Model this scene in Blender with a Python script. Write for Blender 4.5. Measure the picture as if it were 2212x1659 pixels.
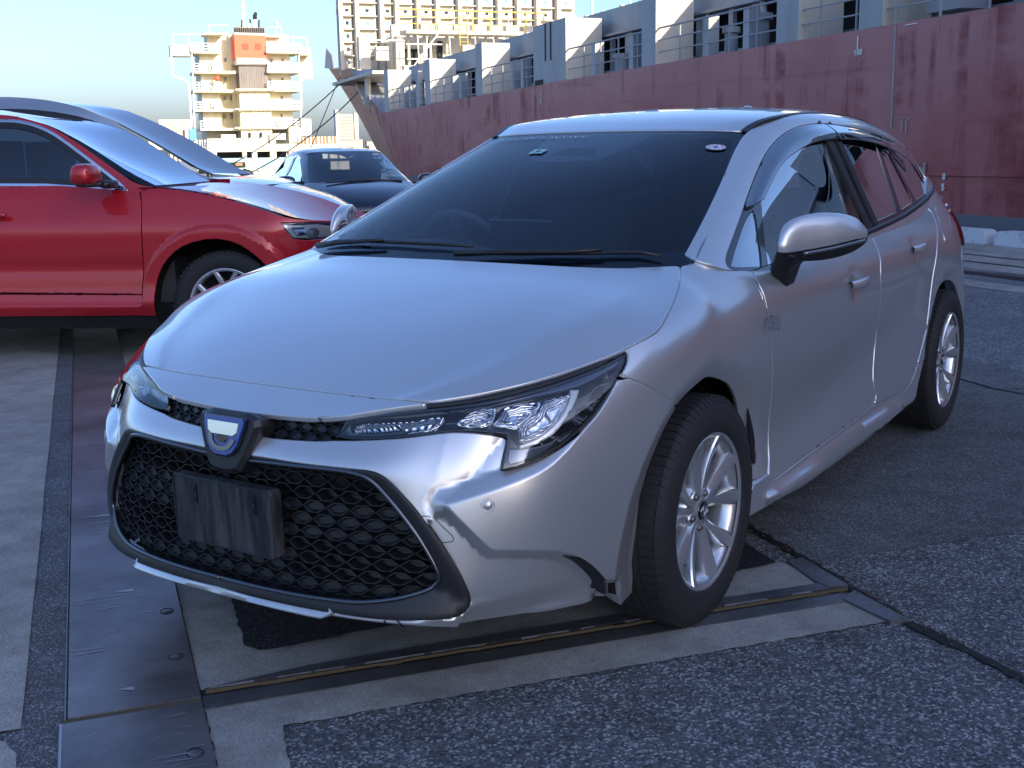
import bpy, bmesh, math, random
import numpy as np
from mathutils import Vector, Matrix
from mathutils.geometry import delaunay_2d_cdt
for o in list(bpy.data.objects): bpy.data.objects.remove(o)
scene=bpy.context.scene
COL=scene.collection
R=math.radians
# ------------------------------------------------------------------ camera, world, sun, exposure
def rotm(yaw,pitch,roll):
    f=np.array([math.cos(pitch)*math.cos(yaw),math.cos(pitch)*math.sin(yaw),-math.sin(pitch)])
    r=np.cross(f,[0,0,1]);r/=np.linalg.norm(r);u=np.cross(r,f)
    return r*math.cos(roll)+u*math.sin(roll),-r*math.sin(roll)+u*math.cos(roll),f
CAM=np.array([2.86156,2.10320,1.29507]);r_,u_,f_=rotm(3.72273,0.198131,-0.0156869)
cam=bpy.data.cameras.new('camera');camo=bpy.data.objects.new('camera',cam);COL.objects.link(camo)
cam.sensor_width=36;cam.lens=36*2552.3/2212;cam.clip_start=.05;cam.clip_end=6000
camo.matrix_world=Matrix([[r_[0],u_[0],-f_[0],CAM[0]],[r_[1],u_[1],-f_[1],CAM[1]],[r_[2],u_[2],-f_[2],CAM[2]],[0,0,0,1]])
scene.camera=camo
SUN_AZ=R(73);SUN_EL=R(20)      # direction towards the sun
world=bpy.data.worlds.new('World');scene.world=world;world.use_nodes=True
nt=world.node_tree;nt.nodes.clear()
sky=nt.nodes.new('ShaderNodeTexSky');sky.sky_type='NISHITA';sky.sun_disc=False
sky.sun_elevation=SUN_EL;sky.sun_rotation=math.pi/2-SUN_AZ;sky.air_density=1.0;sky.dust_density=2.2;sky.ozone_density=5;sky.altitude=0
bg=nt.nodes.new('ShaderNodeBackground');bg.inputs[1].default_value=.15
wo=nt.nodes.new('ShaderNodeOutputWorld');tn=nt.nodes.new('ShaderNodeMix');tn.data_type='RGBA';tn.blend_type='MULTIPLY';tn.inputs[0].default_value=1;tn.inputs[7].default_value=(1.02,.95,1.0,1);nt.links.new(sky.outputs[0],tn.inputs[6]);nt.links.new(tn.outputs[2],bg.inputs[0]);nt.links.new(bg.outputs[0],wo.inputs[0])
sl=bpy.data.lights.new('sun','SUN');sl.energy=4.0;sl.angle=R(.5);sl.color=(1,.86,.62)
so=bpy.data.objects.new('sun',sl);COL.objects.link(so)
sd=Vector((math.cos(SUN_EL)*math.cos(SUN_AZ),math.cos(SUN_EL)*math.sin(SUN_AZ),math.sin(SUN_EL)))
so.rotation_euler=sd.to_track_quat('Z','Y').to_euler();so.location=(0,0,30)
scene.view_settings.view_transform='Standard';scene.view_settings.look='None';scene.view_settings.exposure=1.1;scene.view_settings.gamma=1
scene.render.engine='CYCLES';scene.cycles.max_bounces=8;scene.cycles.transparent_max_bounces=16;scene.cycles.caustics_reflective=False;scene.cycles.caustics_refractive=False
# ------------------------------------------------------------------ materials
def mat(name,base=(.5,.5,.5),rough=.5,metal=0,coat=0,spec=.5,alpha=None,emis=None,croug=.03):
    m=bpy.data.materials.new(name);m.use_nodes=True;b=m.node_tree.nodes['Principled BSDF']
    b.inputs['Base Color'].default_value=(*base,1);b.inputs['Roughness'].default_value=rough;b.inputs['Metallic'].default_value=metal
    b.inputs['Coat Weight'].default_value=coat;b.inputs['Coat Roughness'].default_value=croug;b.inputs['Specular IOR Level'].default_value=spec
    if emis: b.inputs['Emission Color'].default_value=(*emis[0],1);b.inputs['Emission Strength'].default_value=emis[1]
    return m
def nodes(m): return m.node_tree.nodes,m.node_tree.links,m.node_tree.nodes['Principled BSDF']
def ramp(N,stops):
    r=N.new('ShaderNodeValToRGB');e=r.color_ramp.elements
    while len(e)<len(stops): e.new(.5)
    for x,(p,c) in zip(e,stops):
        x.position=p;x.color=(*c,1) if len(c)==3 else c
    return r
def noise(N,L,scale,detail=4,rough=.55,vec=None,dist=0):
    n=N.new('ShaderNodeTexNoise');n.inputs['Scale'].default_value=scale;n.inputs['Detail'].default_value=detail;n.inputs['Roughness'].default_value=rough;n.inputs['Distortion'].default_value=dist
    if vec is not None: L.new(vec,n.inputs['Vector'])
    return n
def mapping(N,L,scale=(1,1,1),rot=(0,0,0),loc=(0,0,0)):
    t=N.new('ShaderNodeTexCoord');m=N.new('ShaderNodeMapping');m.inputs['Scale'].default_value=scale;m.inputs['Rotation'].default_value=rot;m.inputs['Location'].default_value=loc
    L.new(t.outputs['Object'],m.inputs['Vector']);return m.outputs[0]
def mixc(N,L,f,a,b,mode='MIX'):
    x=N.new('ShaderNodeMix');x.data_type='RGBA';x.blend_type=mode
    for k,v in ((0,f),(6,a),(7,b)):
        if hasattr(v,'links'): L.new(v,x.inputs[k])
        elif isinstance(v,(int,float)): x.inputs[k].default_value=v
        else: x.inputs[k].default_value=(*v,1)
    return x.outputs[2]
def bump(N,L,b,h,strength=.3,dist=.01,prev=None):
    x=N.new('ShaderNodeBump');x.inputs['Strength'].default_value=strength;x.inputs['Distance'].default_value=dist;L.new(h,x.inputs['Height'])
    if prev is not None: L.new(prev,x.inputs['Normal'])
    L.new(x.outputs[0],b.inputs['Normal']);return x.outputs[0]
def paint(name,base,metal=.85,rough=.34,dust=.05):
    m=mat(name,base,rough,metal,1.0);N,L,b=nodes(m)
    v=mapping(N,L);n=noise(N,L,3.,5,.6,v);r=N.new('ShaderNodeMapRange');r.inputs[3].default_value=rough-.03;r.inputs[4].default_value=rough+.05;L.new(n.outputs[0],r.inputs[0]);L.new(r.outputs[0],b.inputs['Roughness'])
    fl=noise(N,L,900.,1,.5,v);L.new(mixc(N,L,fl.outputs[0],tuple(c*.9 for c in base),tuple(min(1,c*1.1) for c in base)),b.inputs['Base Color'])
    # faint wash marks in the clear coat
    w=noise(N,L,14.,6,.7,v);r2=N.new('ShaderNodeMapRange');r2.inputs[1].default_value=.35;r2.inputs[2].default_value=.8;r2.inputs[3].default_value=.02;r2.inputs[4].default_value=.02+dust;L.new(w.outputs[0],r2.inputs[0]);L.new(r2.outputs[0],b.inputs['Coat Roughness'])
    return m
def glassmat(name,tint=(.75,.85,.9),refl=1.0,dark=0.0):
    """thin sheet of automotive glass: tinted see-through plus fresnel mirror"""
    m=bpy.data.materials.new(name);m.use_nodes=True;N=m.node_tree.nodes;L=m.node_tree.links;N.clear()
    o=N.new('ShaderNodeOutputMaterial');mx=N.new('ShaderNodeMixShader');t=N.new('ShaderNodeBsdfTransparent');g=N.new('ShaderNodeBsdfGlossy');f=N.new('ShaderNodeFresnel')
    f.inputs['IOR'].default_value=1.5;t.inputs[0].default_value=(*tint,1);g.inputs['Roughness'].default_value=.0;g.inputs['Color'].default_value=(.95,.97,1,1)
    k=N.new('ShaderNodeMath');k.operation='MULTIPLY_ADD';k.inputs[1].default_value=1.5*refl;k.inputs[2].default_value=.01
    L.new(f.outputs[0],k.inputs[0]);L.new(k.outputs[0],mx.inputs[0]);L.new(t.outputs[0],mx.inputs[1]);L.new(g.outputs[0],mx.inputs[2]);L.new(mx.outputs[0],o.inputs[0])
    return m
M={}
M['silver']=paint('silver_metallic_paint',(.62,.63,.65),.70,.32)
M['red']=paint('red_paint',(.46,.006,.014),.3,.42)
M['mpv']=paint('pale_silver_paint',(.42,.45,.50),.75,.36)
M['navy']=paint('dark_blue_paint',(.006,.010,.03),.3,.35)
def plastic(name,c,rough=.45,bs=.15,sc=900):
    m=mat(name,c,rough);N,L,b=nodes(m);n=noise(N,L,sc,2,.5,mapping(N,L));bump(N,L,b,n.outputs[0],bs,.0006);return m
M['trim']=plastic('black_trim',(.016,.017,.020),.42)
M['gloss']=mat('gloss_black',(.008,.008,.010),.08,0,.6)
M['grille']=plastic('grille_black',(.012,.013,.016),.32,.1)
M['rubber']=plastic('tyre_rubber',(.018,.018,.020),.75,.5,300)
M['dark']=mat('dark_void',(.004,.004,.005),.9)
M['chrome']=mat('chrome',(.82,.84,.88),.07,1)
M['alloy']=mat('alloy_wheel_silver',(.60,.62,.65),.26,.75,.5)
M['steel']=mat('brake_steel',(.25,.23,.21),.4,1)
M['ws']=glassmat('windshield_glass',(.74,.86,.92),.5)
M['sg']=glassmat('side_glass',(.42,.50,.50),3.0)
M['pg']=glassmat('privacy_glass',(.06,.065,.07),2.4)
M['lens']=glassmat('lamp_lens',(.93,.95,.97),.9)
M['visor']=glassmat('smoked_visor',(.10,.115,.13),2.4)
M['frit']=mat('glass_frit',(.005,.007,.012),.25)
M['interior']=mat('cabin_dark',(.055,.060,.070),.6)
M['seat']=mat('seat_cloth',(.05,.055,.065),.9)
# ------------------------------------------------------------------ object helpers
def link(o,parent=None):
    COL.objects.link(o)
    if parent is not None: o.parent=parent
    return o
def tag(o,label=None,cat=None,group=None,kind=None):
    if label: o['label']=label
    if cat: o['category']=cat
    if group: o['group']=group
    if kind: o['kind']=kind
    return o
def empty(name,loc=(0,0,0),rz=0,label=None,cat=None,group=None,parent=None):
    o=bpy.data.objects.new(name,None);o.empty_display_size=.2;o.location=loc;o.rotation_euler=(0,0,rz);link(o,parent);return tag(o,label,cat,group)
def meshobj(name,V,F,m,parent=None,smooth=False,auto=None):
    me=bpy.data.meshes.new(name);me.from_pydata([tuple(map(float,v)) for v in V],[],[tuple(int(i) for i in f) for f in F]);me.materials.append(m)
    if smooth: me.polygons.foreach_set('use_smooth',[True]*len(me.polygons))
    me.update();o=bpy.data.objects.new(name,me);link(o,parent)
    if auto is not None:
        bm=bmesh.new();bm.from_mesh(me);bmesh.ops.recalc_face_normals(bm,faces=bm.faces)
        for e in bm.edges:
            if len(e.link_faces)==2 and e.calc_face_angle()>auto: e.smooth=False
        bm.to_mesh(me);bm.free();me.polygons.foreach_set('use_smooth',[True]*len(me.polygons));me.update()
    return o
class MB:
    """collects simple shapes into one mesh"""
    def __init__(s): s.V=[];s.F=[]
    def add(s,V,F):
        n=len(s.V);s.V+= [tuple(v) for v in V];s.F+=[tuple(i+n for i in f) for f in F];return s
    def box(s,c,d,ax=None):
        c=Vector(c);X,Y,Z=[Vector(a) for a in (ax or ((1,0,0),(0,1,0),(0,0,1)))];h=[k/2 for k in d]
        V=[c+X*(i*h[0])+Y*(j*h[1])+Z*(k*h[2]) for i in(-1,1) for j in(-1,1) for k in(-1,1)]
        return s.add(V,[(0,1,3,2),(4,6,7,5),(0,4,5,1),(2,3,7,6),(0,2,6,4),(1,5,7,3)])
    def bar(s,a,b,w,h=None,up=(0,0,1)):
        a=Vector(a);b=Vector(b);d=(b-a);l=d.length
        if l<1e-6: return s
        d.normalize();u=Vector(up)
        if abs(d.dot(u))>.99: u=Vector((1,0,0))
        y=u.cross(d).normalized();z=d.cross(y);return s.box((a+b)/2,(l,w,h or w),(d,y,z))
    def tube(s,pts,r,n=8,caps=True,closed=False):
        P=[Vector(p) for p in pts];m=len(P);rings=[];prev=None
        rs=r if hasattr(r,'__len__') else [r]*m
        for i,p in enumerate(P):
            a=P[i-1] if (i>0 or closed) else p;b=P[(i+1)%m] if (i<m-1 or closed) else p
            d=(b-a).normalized()
            if prev is None:
                u=Vector((0,0,1)) if abs(d.z)<.9 else Vector((1,0,0));x=d.cross(u).normalized()
            else: x=(prev-d*prev.dot(d)).normalized()
            prev=x;y=d.cross(x);rings.append([p+(x*math.cos(2*math.pi*k/n)+y*math.sin(2*math.pi*k/n))*rs[i] for k in range(n)])
        V=[v for g in rings for v in g];F=[]
        for i in range(m if closed else m-1):
            j=(i+1)%m
            for k in range(n): F.append((i*n+k,i*n+(k+1)%n,j*n+(k+1)%n,j*n+k))
        if caps and not closed: F+= [tuple(range(n))[::-1],tuple((m-1)*n+k for k in range(n))]
        return s.add(V,F)
    def cyl(s,a,b,r,n=16,r2=None): return s.tube([a,b],[r,r if r2 is None else r2],n)
    def lathe(s,prof,c=(0,0,0),axis='y',n=48):
        V=[];F=[];m=len(prof)
        for i in range(n):
            t=2*math.pi*i/n;ct,st=math.cos(t),math.sin(t)
            for r,h in prof:
                if axis=='y': V.append((c[0]+r*ct,c[1]+h,c[2]+r*st))
                elif axis=='z': V.append((c[0]+r*ct,c[1]+r*st,c[2]+h))
                else: V.append((c[0]+h,c[1]+r*ct,c[2]+r*st))
        for i in range(n):
            j=(i+1)%n
            for k in range(m-1): F.append((i*m+k,i*m+k+1,j*m+k+1,j*m+k))
        return s.add(V,F)
    def prism(s,poly,d):
        d=Vector(d);P=[Vector(p) for p in poly];n=len(P);V=P+[p+d for p in P]
        return s.add(V,[tuple(range(n))[::-1],tuple(range(n,2*n))]+[(i,(i+1)%n,n+(i+1)%n,n+i) for i in range(n)])
    def grid(s,G):
        nu=len(G);nv=len(G[0]);return s.add([p for r in G for p in r],[(i*nv+j,i*nv+j+1,(i+1)*nv+j+1,(i+1)*nv+j) for i in range(nu-1) for j in range(nv-1)])
    def build(s,name,m,parent=None,smooth=False,auto=None): return meshobj(name,s.V,s.F,m,parent,smooth,auto)

# ---------------- smooth surfaces of the front car (metres; x forward, y to its left, z up)
def _interp_ctrl(P,w):
    # blend between data and interpolating control points along both axes (clamped, reflected phantoms)
    def solve(A):
        n=len(A);M=np.zeros((n,n))
        for i in range(n):
            if i in(0,n-1): M[i,i]=1
            else: M[i,i-1]=1/6;M[i,i]=4/6;M[i,i+1]=1/6
        return np.linalg.solve(M,A.reshape(n,-1)).reshape(A.shape)
    Q=solve(P);Q=np.swapaxes(solve(np.swapaxes(Q,0,1)),0,1)
    return P+w*(Q-P)
class Net:
    def __init__(s,P,w=.7):
        P=np.array(P,float);Q=_interp_ctrl(P,w)
        e=np.concatenate([2*Q[:1]-Q[1:2],Q,2*Q[-1:]-Q[-2:-1]],0)
        e=np.concatenate([2*e[:,:1]-e[:,1:2],e,2*e[:,-1:]-e[:,-2:-1]],1)
        e=np.concatenate([2*e[:1]-e[1:2],e,2*e[-1:]-e[-2:-1]],0)
        e=np.concatenate([2*e[:,:1]-e[:,1:2],e,2*e[:,-1:]-e[:,-2:-1]],1)
        s.E=e;s.nu,s.nv=P.shape[:2]
        s.su=np.linalg.norm(np.diff(P,axis=0),axis=2).mean();s.sv=np.linalg.norm(np.diff(P,axis=1),axis=2).mean()
    def __call__(s,U,V):
        U=np.clip(np.atleast_1d(np.array(U,float)),-1,s.nu-1e-9)+1;V=np.clip(np.atleast_1d(np.array(V,float)),-1,s.nv-1e-9)+1
        i=U.astype(int);j=V.astype(int);a=U-i;b=V-j
        def B(t): return [(1-t)**3/6,(3*t**3-6*t*t+4)/6,(-3*t**3+3*t*t+3*t+1)/6,t**3/6]
        Bu=B(a);Bv=B(b);r=0
        for k in range(4):
            for l in range(4): r=r+(Bu[k]*Bv[l])[:,None]*s.E[i+k,j+l]
        return r
    def nrm(s,U,V,disp=None,h=.02):
        f=s.__call__ if disp is None else lambda u,v:s.full(u,v,disp)
        U=np.atleast_1d(U);V=np.atleast_1d(V)
        n=np.cross(f(U+h,V)-f(U-h,V),f(U,V+h)-f(U,V-h));return n/np.linalg.norm(n,axis=1)[:,None]
# ---- body side + front fascia, columns rear->front centre->right rear, rows top->bottom
def col(x,l): return [(x,y,z) for y,z in l]
S=[
 [(-3.50,.15,1.03),(-3.53,.15,.95),(-3.55,.15,.86),(-3.56,.15,.77),(-3.57,.15,.66),(-3.57,.15,.55),(-3.56,.15,.43),(-3.54,.15,.33),(-3.50,.15,.23)],
 [(-3.42,.47,1.03),(-3.46,.52,.95),(-3.48,.56,.86),(-3.49,.58,.77),(-3.50,.59,.66),(-3.50,.60,.55),(-3.49,.60,.43),(-3.47,.59,.33),(-3.43,.57,.23)],
 [(-3.20,.63,1.05),(-3.22,.69,.96),(-3.24,.74,.87),(-3.25,.765,.77),(-3.26,.78,.66),(-3.26,.785,.55),(-3.25,.78,.43),(-3.24,.77,.33),(-3.22,.75,.23)],
 col(-2.93,[(.685,1.075),(.755,.97),(.81,.88),(.842,.78),(.857,.67),(.86,.55),(.858,.43),(.85,.33),(.835,.22)]),
 col(-2.64,[(.735,1.025),(.795,.955),(.845,.875),(.868,.785),(.874,.68),(.875,.56),(.873,.43),(.865,.32),(.85,.22)]),
 col(-2.30,[(.76,.995),(.81,.94),(.858,.865),(.868,.775),(.868,.66),(.862,.54),(.860,.42),(.865,.32),(.868,.235)]),
 col(-1.90,[(.775,.98),(.815,.93),(.860,.86),(.865,.765),(.861,.65),(.853,.53),(.852,.41),(.862,.31),(.868,.24)]),
 col(-1.30,[(.785,.962),(.823,.915),(.862,.845),(.865,.755),(.861,.645),(.853,.53),(.852,.41),(.862,.31),(.868,.24)]),
 col(-.70,[(.788,.955),(.825,.91),(.862,.835),(.865,.75),(.862,.645),(.855,.53),(.853,.41),(.863,.31),(.868,.24)]),
 [(-.33,.72,.985),(-.34,.785,.945),(-.35,.845,.875),(-.35,.866,.785),(-.35,.867,.67),(-.35,.861,.55),(-.35,.857,.42),(-.35,.864,.31),(-.35,.867,.235)],
 [(-.13,.70,.955),(-.13,.765,.92),(-.13,.832,.855),(-.13,.863,.77),(-.13,.873,.66),(-.13,.868,.54),(-.13,.862,.42),(-.13,.862,.31),(-.13,.86,.22)],
 [(-.05,.735,.932),(-.04,.785,.907),(-.02,.838,.855),(.0,.867,.765),(.0,.876,.66),(.0,.870,.54),(.0,.862,.42),(.0,.858,.31),(.0,.852,.21)],
 [(.10,.785,.888),(.11,.823,.862),(.12,.854,.81),(.13,.870,.735),(.13,.873,.64),(.13,.867,.53),(.13,.859,.41),(.13,.85,.31),(.13,.84,.20)],
 [(.27,.815,.838),(.28,.837,.803),(.285,.852,.752),(.285,.859,.68),(.285,.859,.59),(.285,.853,.49),(.285,.845,.385),(.28,.832,.28),(.27,.815,.17)],
 [(.42,.762,.797),(.44,.792,.755),(.455,.811,.70),(.465,.821,.632),(.47,.822,.55),(.47,.816,.46),(.465,.806,.365),(.46,.79,.275),(.45,.77,.19)],
 [(.56,.68,.763),(.595,.715,.717),(.622,.743,.66),(.638,.76,.595),(.648,.765,.52),(.65,.76,.435),(.65,.75,.35),(.645,.735,.275),(.635,.715,.20)],
 [(.67,.59,.742),(.70,.625,.697),(.728,.652,.64),(.748,.668,.575),(.758,.673,.50),(.762,.672,.425),(.765,.665,.35),(.765,.655,.28),(.755,.64,.21)],
 [(.742,.50,.727),(.757,.53,.69),(.785,.553,.628),(.81,.57,.56),(.824,.58,.49),(.830,.588,.42),(.832,.596,.35),(.835,.602,.285),(.835,.60,.23)],
 [(.80,.41,.711),(.818,.42,.668),(.866,.44,.602),(.875,.455,.545),(.880,.465,.48),(.886,.475,.41),(.894,.48,.345),(.904,.48,.285),(.908,.475,.237)],
 [(.852,.24,.692),(.860,.245,.642),(.903,.26,.594),(.914,.265,.54),(.924,.27,.48),(.937,.275,.41),(.949,.28,.345),(.961,.28,.287),(.966,.275,.242)],
 [(.872,0,.678),(.880,0,.640),(.915,0,.597),(.928,0,.545),(.94,0,.482),(.953,0,.417),(.965,0,.352),(.976,0,.29),(.981,0,.245)]]
def mirror_cols(S): return S+[[(x,-y,z) for x,y,z in c] for c in S[-2::-1]]
BN=Net(mirror_cols(S))
BC=len(S)-1   # centre column index
def mirror_rows(rows): # each row centre..edge -> left edge .. centre .. right edge
    return [[p for p in r[::-1]]+[(x,-y,z) for x,y,z in r[1:]] for r in rows]
HR=[
 [(.875,0,.676),(.867,.13,.679),(.852,.26,.688),(.828,.36,.700),(.80,.43,.709),(.765,.50,.718)],
 [(.778,0,.7265),(.776,.16,.727),(.770,.30,.7278),(.760,.40,.7278),(.752,.45,.7272),(.740,.505,.7265)],
 [(.69,0,.772),(.687,.19,.772),(.675,.36,.771),(.655,.48,.769),(.635,.565,.765),(.600,.655,.756)],
 [(.55,0,.831),(.545,.21,.831),(.53,.39,.828),(.51,.53,.820),(.49,.625,.810),(.455,.742,.788)],
 [(.37,0,.888),(.365,.23,.887),(.36,.42,.883),(.355,.57,.874),(.35,.67,.861),(.340,.800,.820)],
 [(.20,0,.931),(.20,.24,.930),(.20,.44,.924),(.20,.60,.911),(.20,.69,.897),(.200,.812,.861)],
 [(.10,0,.954),(.098,.24,.952),(.09,.44,.945),(.08,.59,.931),(.075,.67,.918),(.060,.775,.900)],
 [(.04,0,.970),(.035,.24,.969),(.01,.43,.964),(-.035,.56,.956),(-.07,.63,.950),(-.115,.708,.951)],
 [(-.04,0,.992),(-.05,.24,.990),(-.07,.42,.983),(-.11,.54,.976),(-.14,.61,.970),(-.18,.69,.965)]]
HN=Net(mirror_rows(HR))
WR=[
 [(.12,0,.915),(.10,.25,.912),(.05,.45,.910),(-.02,.62,.905),(-.06,.73,.90)],
 [(.0,0,.966),(-.015,.25,.966),(-.05,.46,.965),(-.095,.60,.963),(-.14,.70,.957)],
 [(-.3,0,1.106),(-.315,.25,1.103),(-.34,.43,1.097),(-.375,.56,1.088),(-.42,.652,1.076)],
 [(-.62,0,1.235),(-.63,.24,1.232),(-.655,.40,1.226),(-.685,.51,1.217),(-.72,.588,1.206)],
 [(-.955,0,1.343),(-.965,.22,1.343),(-.985,.38,1.341),(-1.005,.455,1.339),(-1.035,.525,1.335)],
 [(-1.2,0,1.402),(-1.2,.20,1.401),(-1.2,.38,1.396),(-1.2,.47,1.391),(-1.2,.545,1.383)],
 [(-1.6,0,1.438),(-1.6,.20,1.436),(-1.6,.38,1.427),(-1.6,.48,1.418),(-1.6,.555,1.406)],
 [(-2.1,0,1.440),(-2.1,.20,1.437),(-2.1,.38,1.423),(-2.1,.48,1.410),(-2.1,.55,1.394)],
 [(-2.6,0,1.405),(-2.6,.20,1.400),(-2.6,.37,1.380),(-2.6,.46,1.362),(-2.6,.535,1.340)],
 [(-3.0,0,1.340),(-3.0,.20,1.333),(-3.0,.35,1.308),(-3.0,.44,1.283),(-3.0,.51,1.252)],
 [(-3.3,0,1.26),(-3.3,.20,1.25),(-3.3,.34,1.22),(-3.3,.42,1.19),(-3.3,.48,1.150)]]
WN=Net(mirror_rows(WR))
# greenhouse side (left): columns front->rear, rows seam->belt
GC=[
 [(-.06,.695,.945),(-.07,.72,.94),(-.09,.75,.925),(-.10,.775,.905),(-.11,.80,.88)],
 [(-.18,.685,.975),(-.20,.715,.972),(-.23,.75,.962),(-.26,.775,.945),(-.28,.80,.92)],
 [(-.44,.645,1.085),(-.47,.685,1.075),(-.52,.725,1.045),(-.56,.76,.99),(-.60,.80,.93)],
 [(-.74,.583,1.213),(-.79,.632,1.200),(-.85,.675,1.16),(-.91,.735,1.05),(-.96,.80,.935)],
 [(-1.035,.525,1.335),(-1.09,.585,1.325),(-1.16,.635,1.28),(-1.22,.71,1.13),(-1.26,.80,.945)],
 [(-1.3,.54,1.395),(-1.34,.60,1.378),(-1.38,.642,1.325),(-1.42,.71,1.16),(-1.46,.80,.95)],
 [(-1.7,.55,1.408),(-1.7,.605,1.388),(-1.7,.645,1.335),(-1.7,.71,1.17),(-1.7,.797,.955)],
 [(-2.15,.545,1.391),(-2.15,.60,1.370),(-2.15,.64,1.315),(-2.15,.703,1.16),(-2.15,.785,.975)],
 [(-2.6,.53,1.338),(-2.6,.585,1.315),(-2.6,.625,1.262),(-2.6,.685,1.13),(-2.6,.755,1.00)],
 [(-2.92,.515,1.272),(-2.92,.565,1.245),(-2.92,.602,1.20),(-2.92,.652,1.11),(-2.92,.715,1.02)],
 [(-3.2,.485,1.185),(-3.2,.535,1.16),(-3.2,.572,1.12),(-3.2,.615,1.07),(-3.2,.66,1.03)],
 [(-3.36,.44,1.11),(-3.37,.48,1.09),(-3.38,.52,1.07),(-3.38,.55,1.05),(-3.38,.58,1.03)]]
GN=Net(GC)

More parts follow.
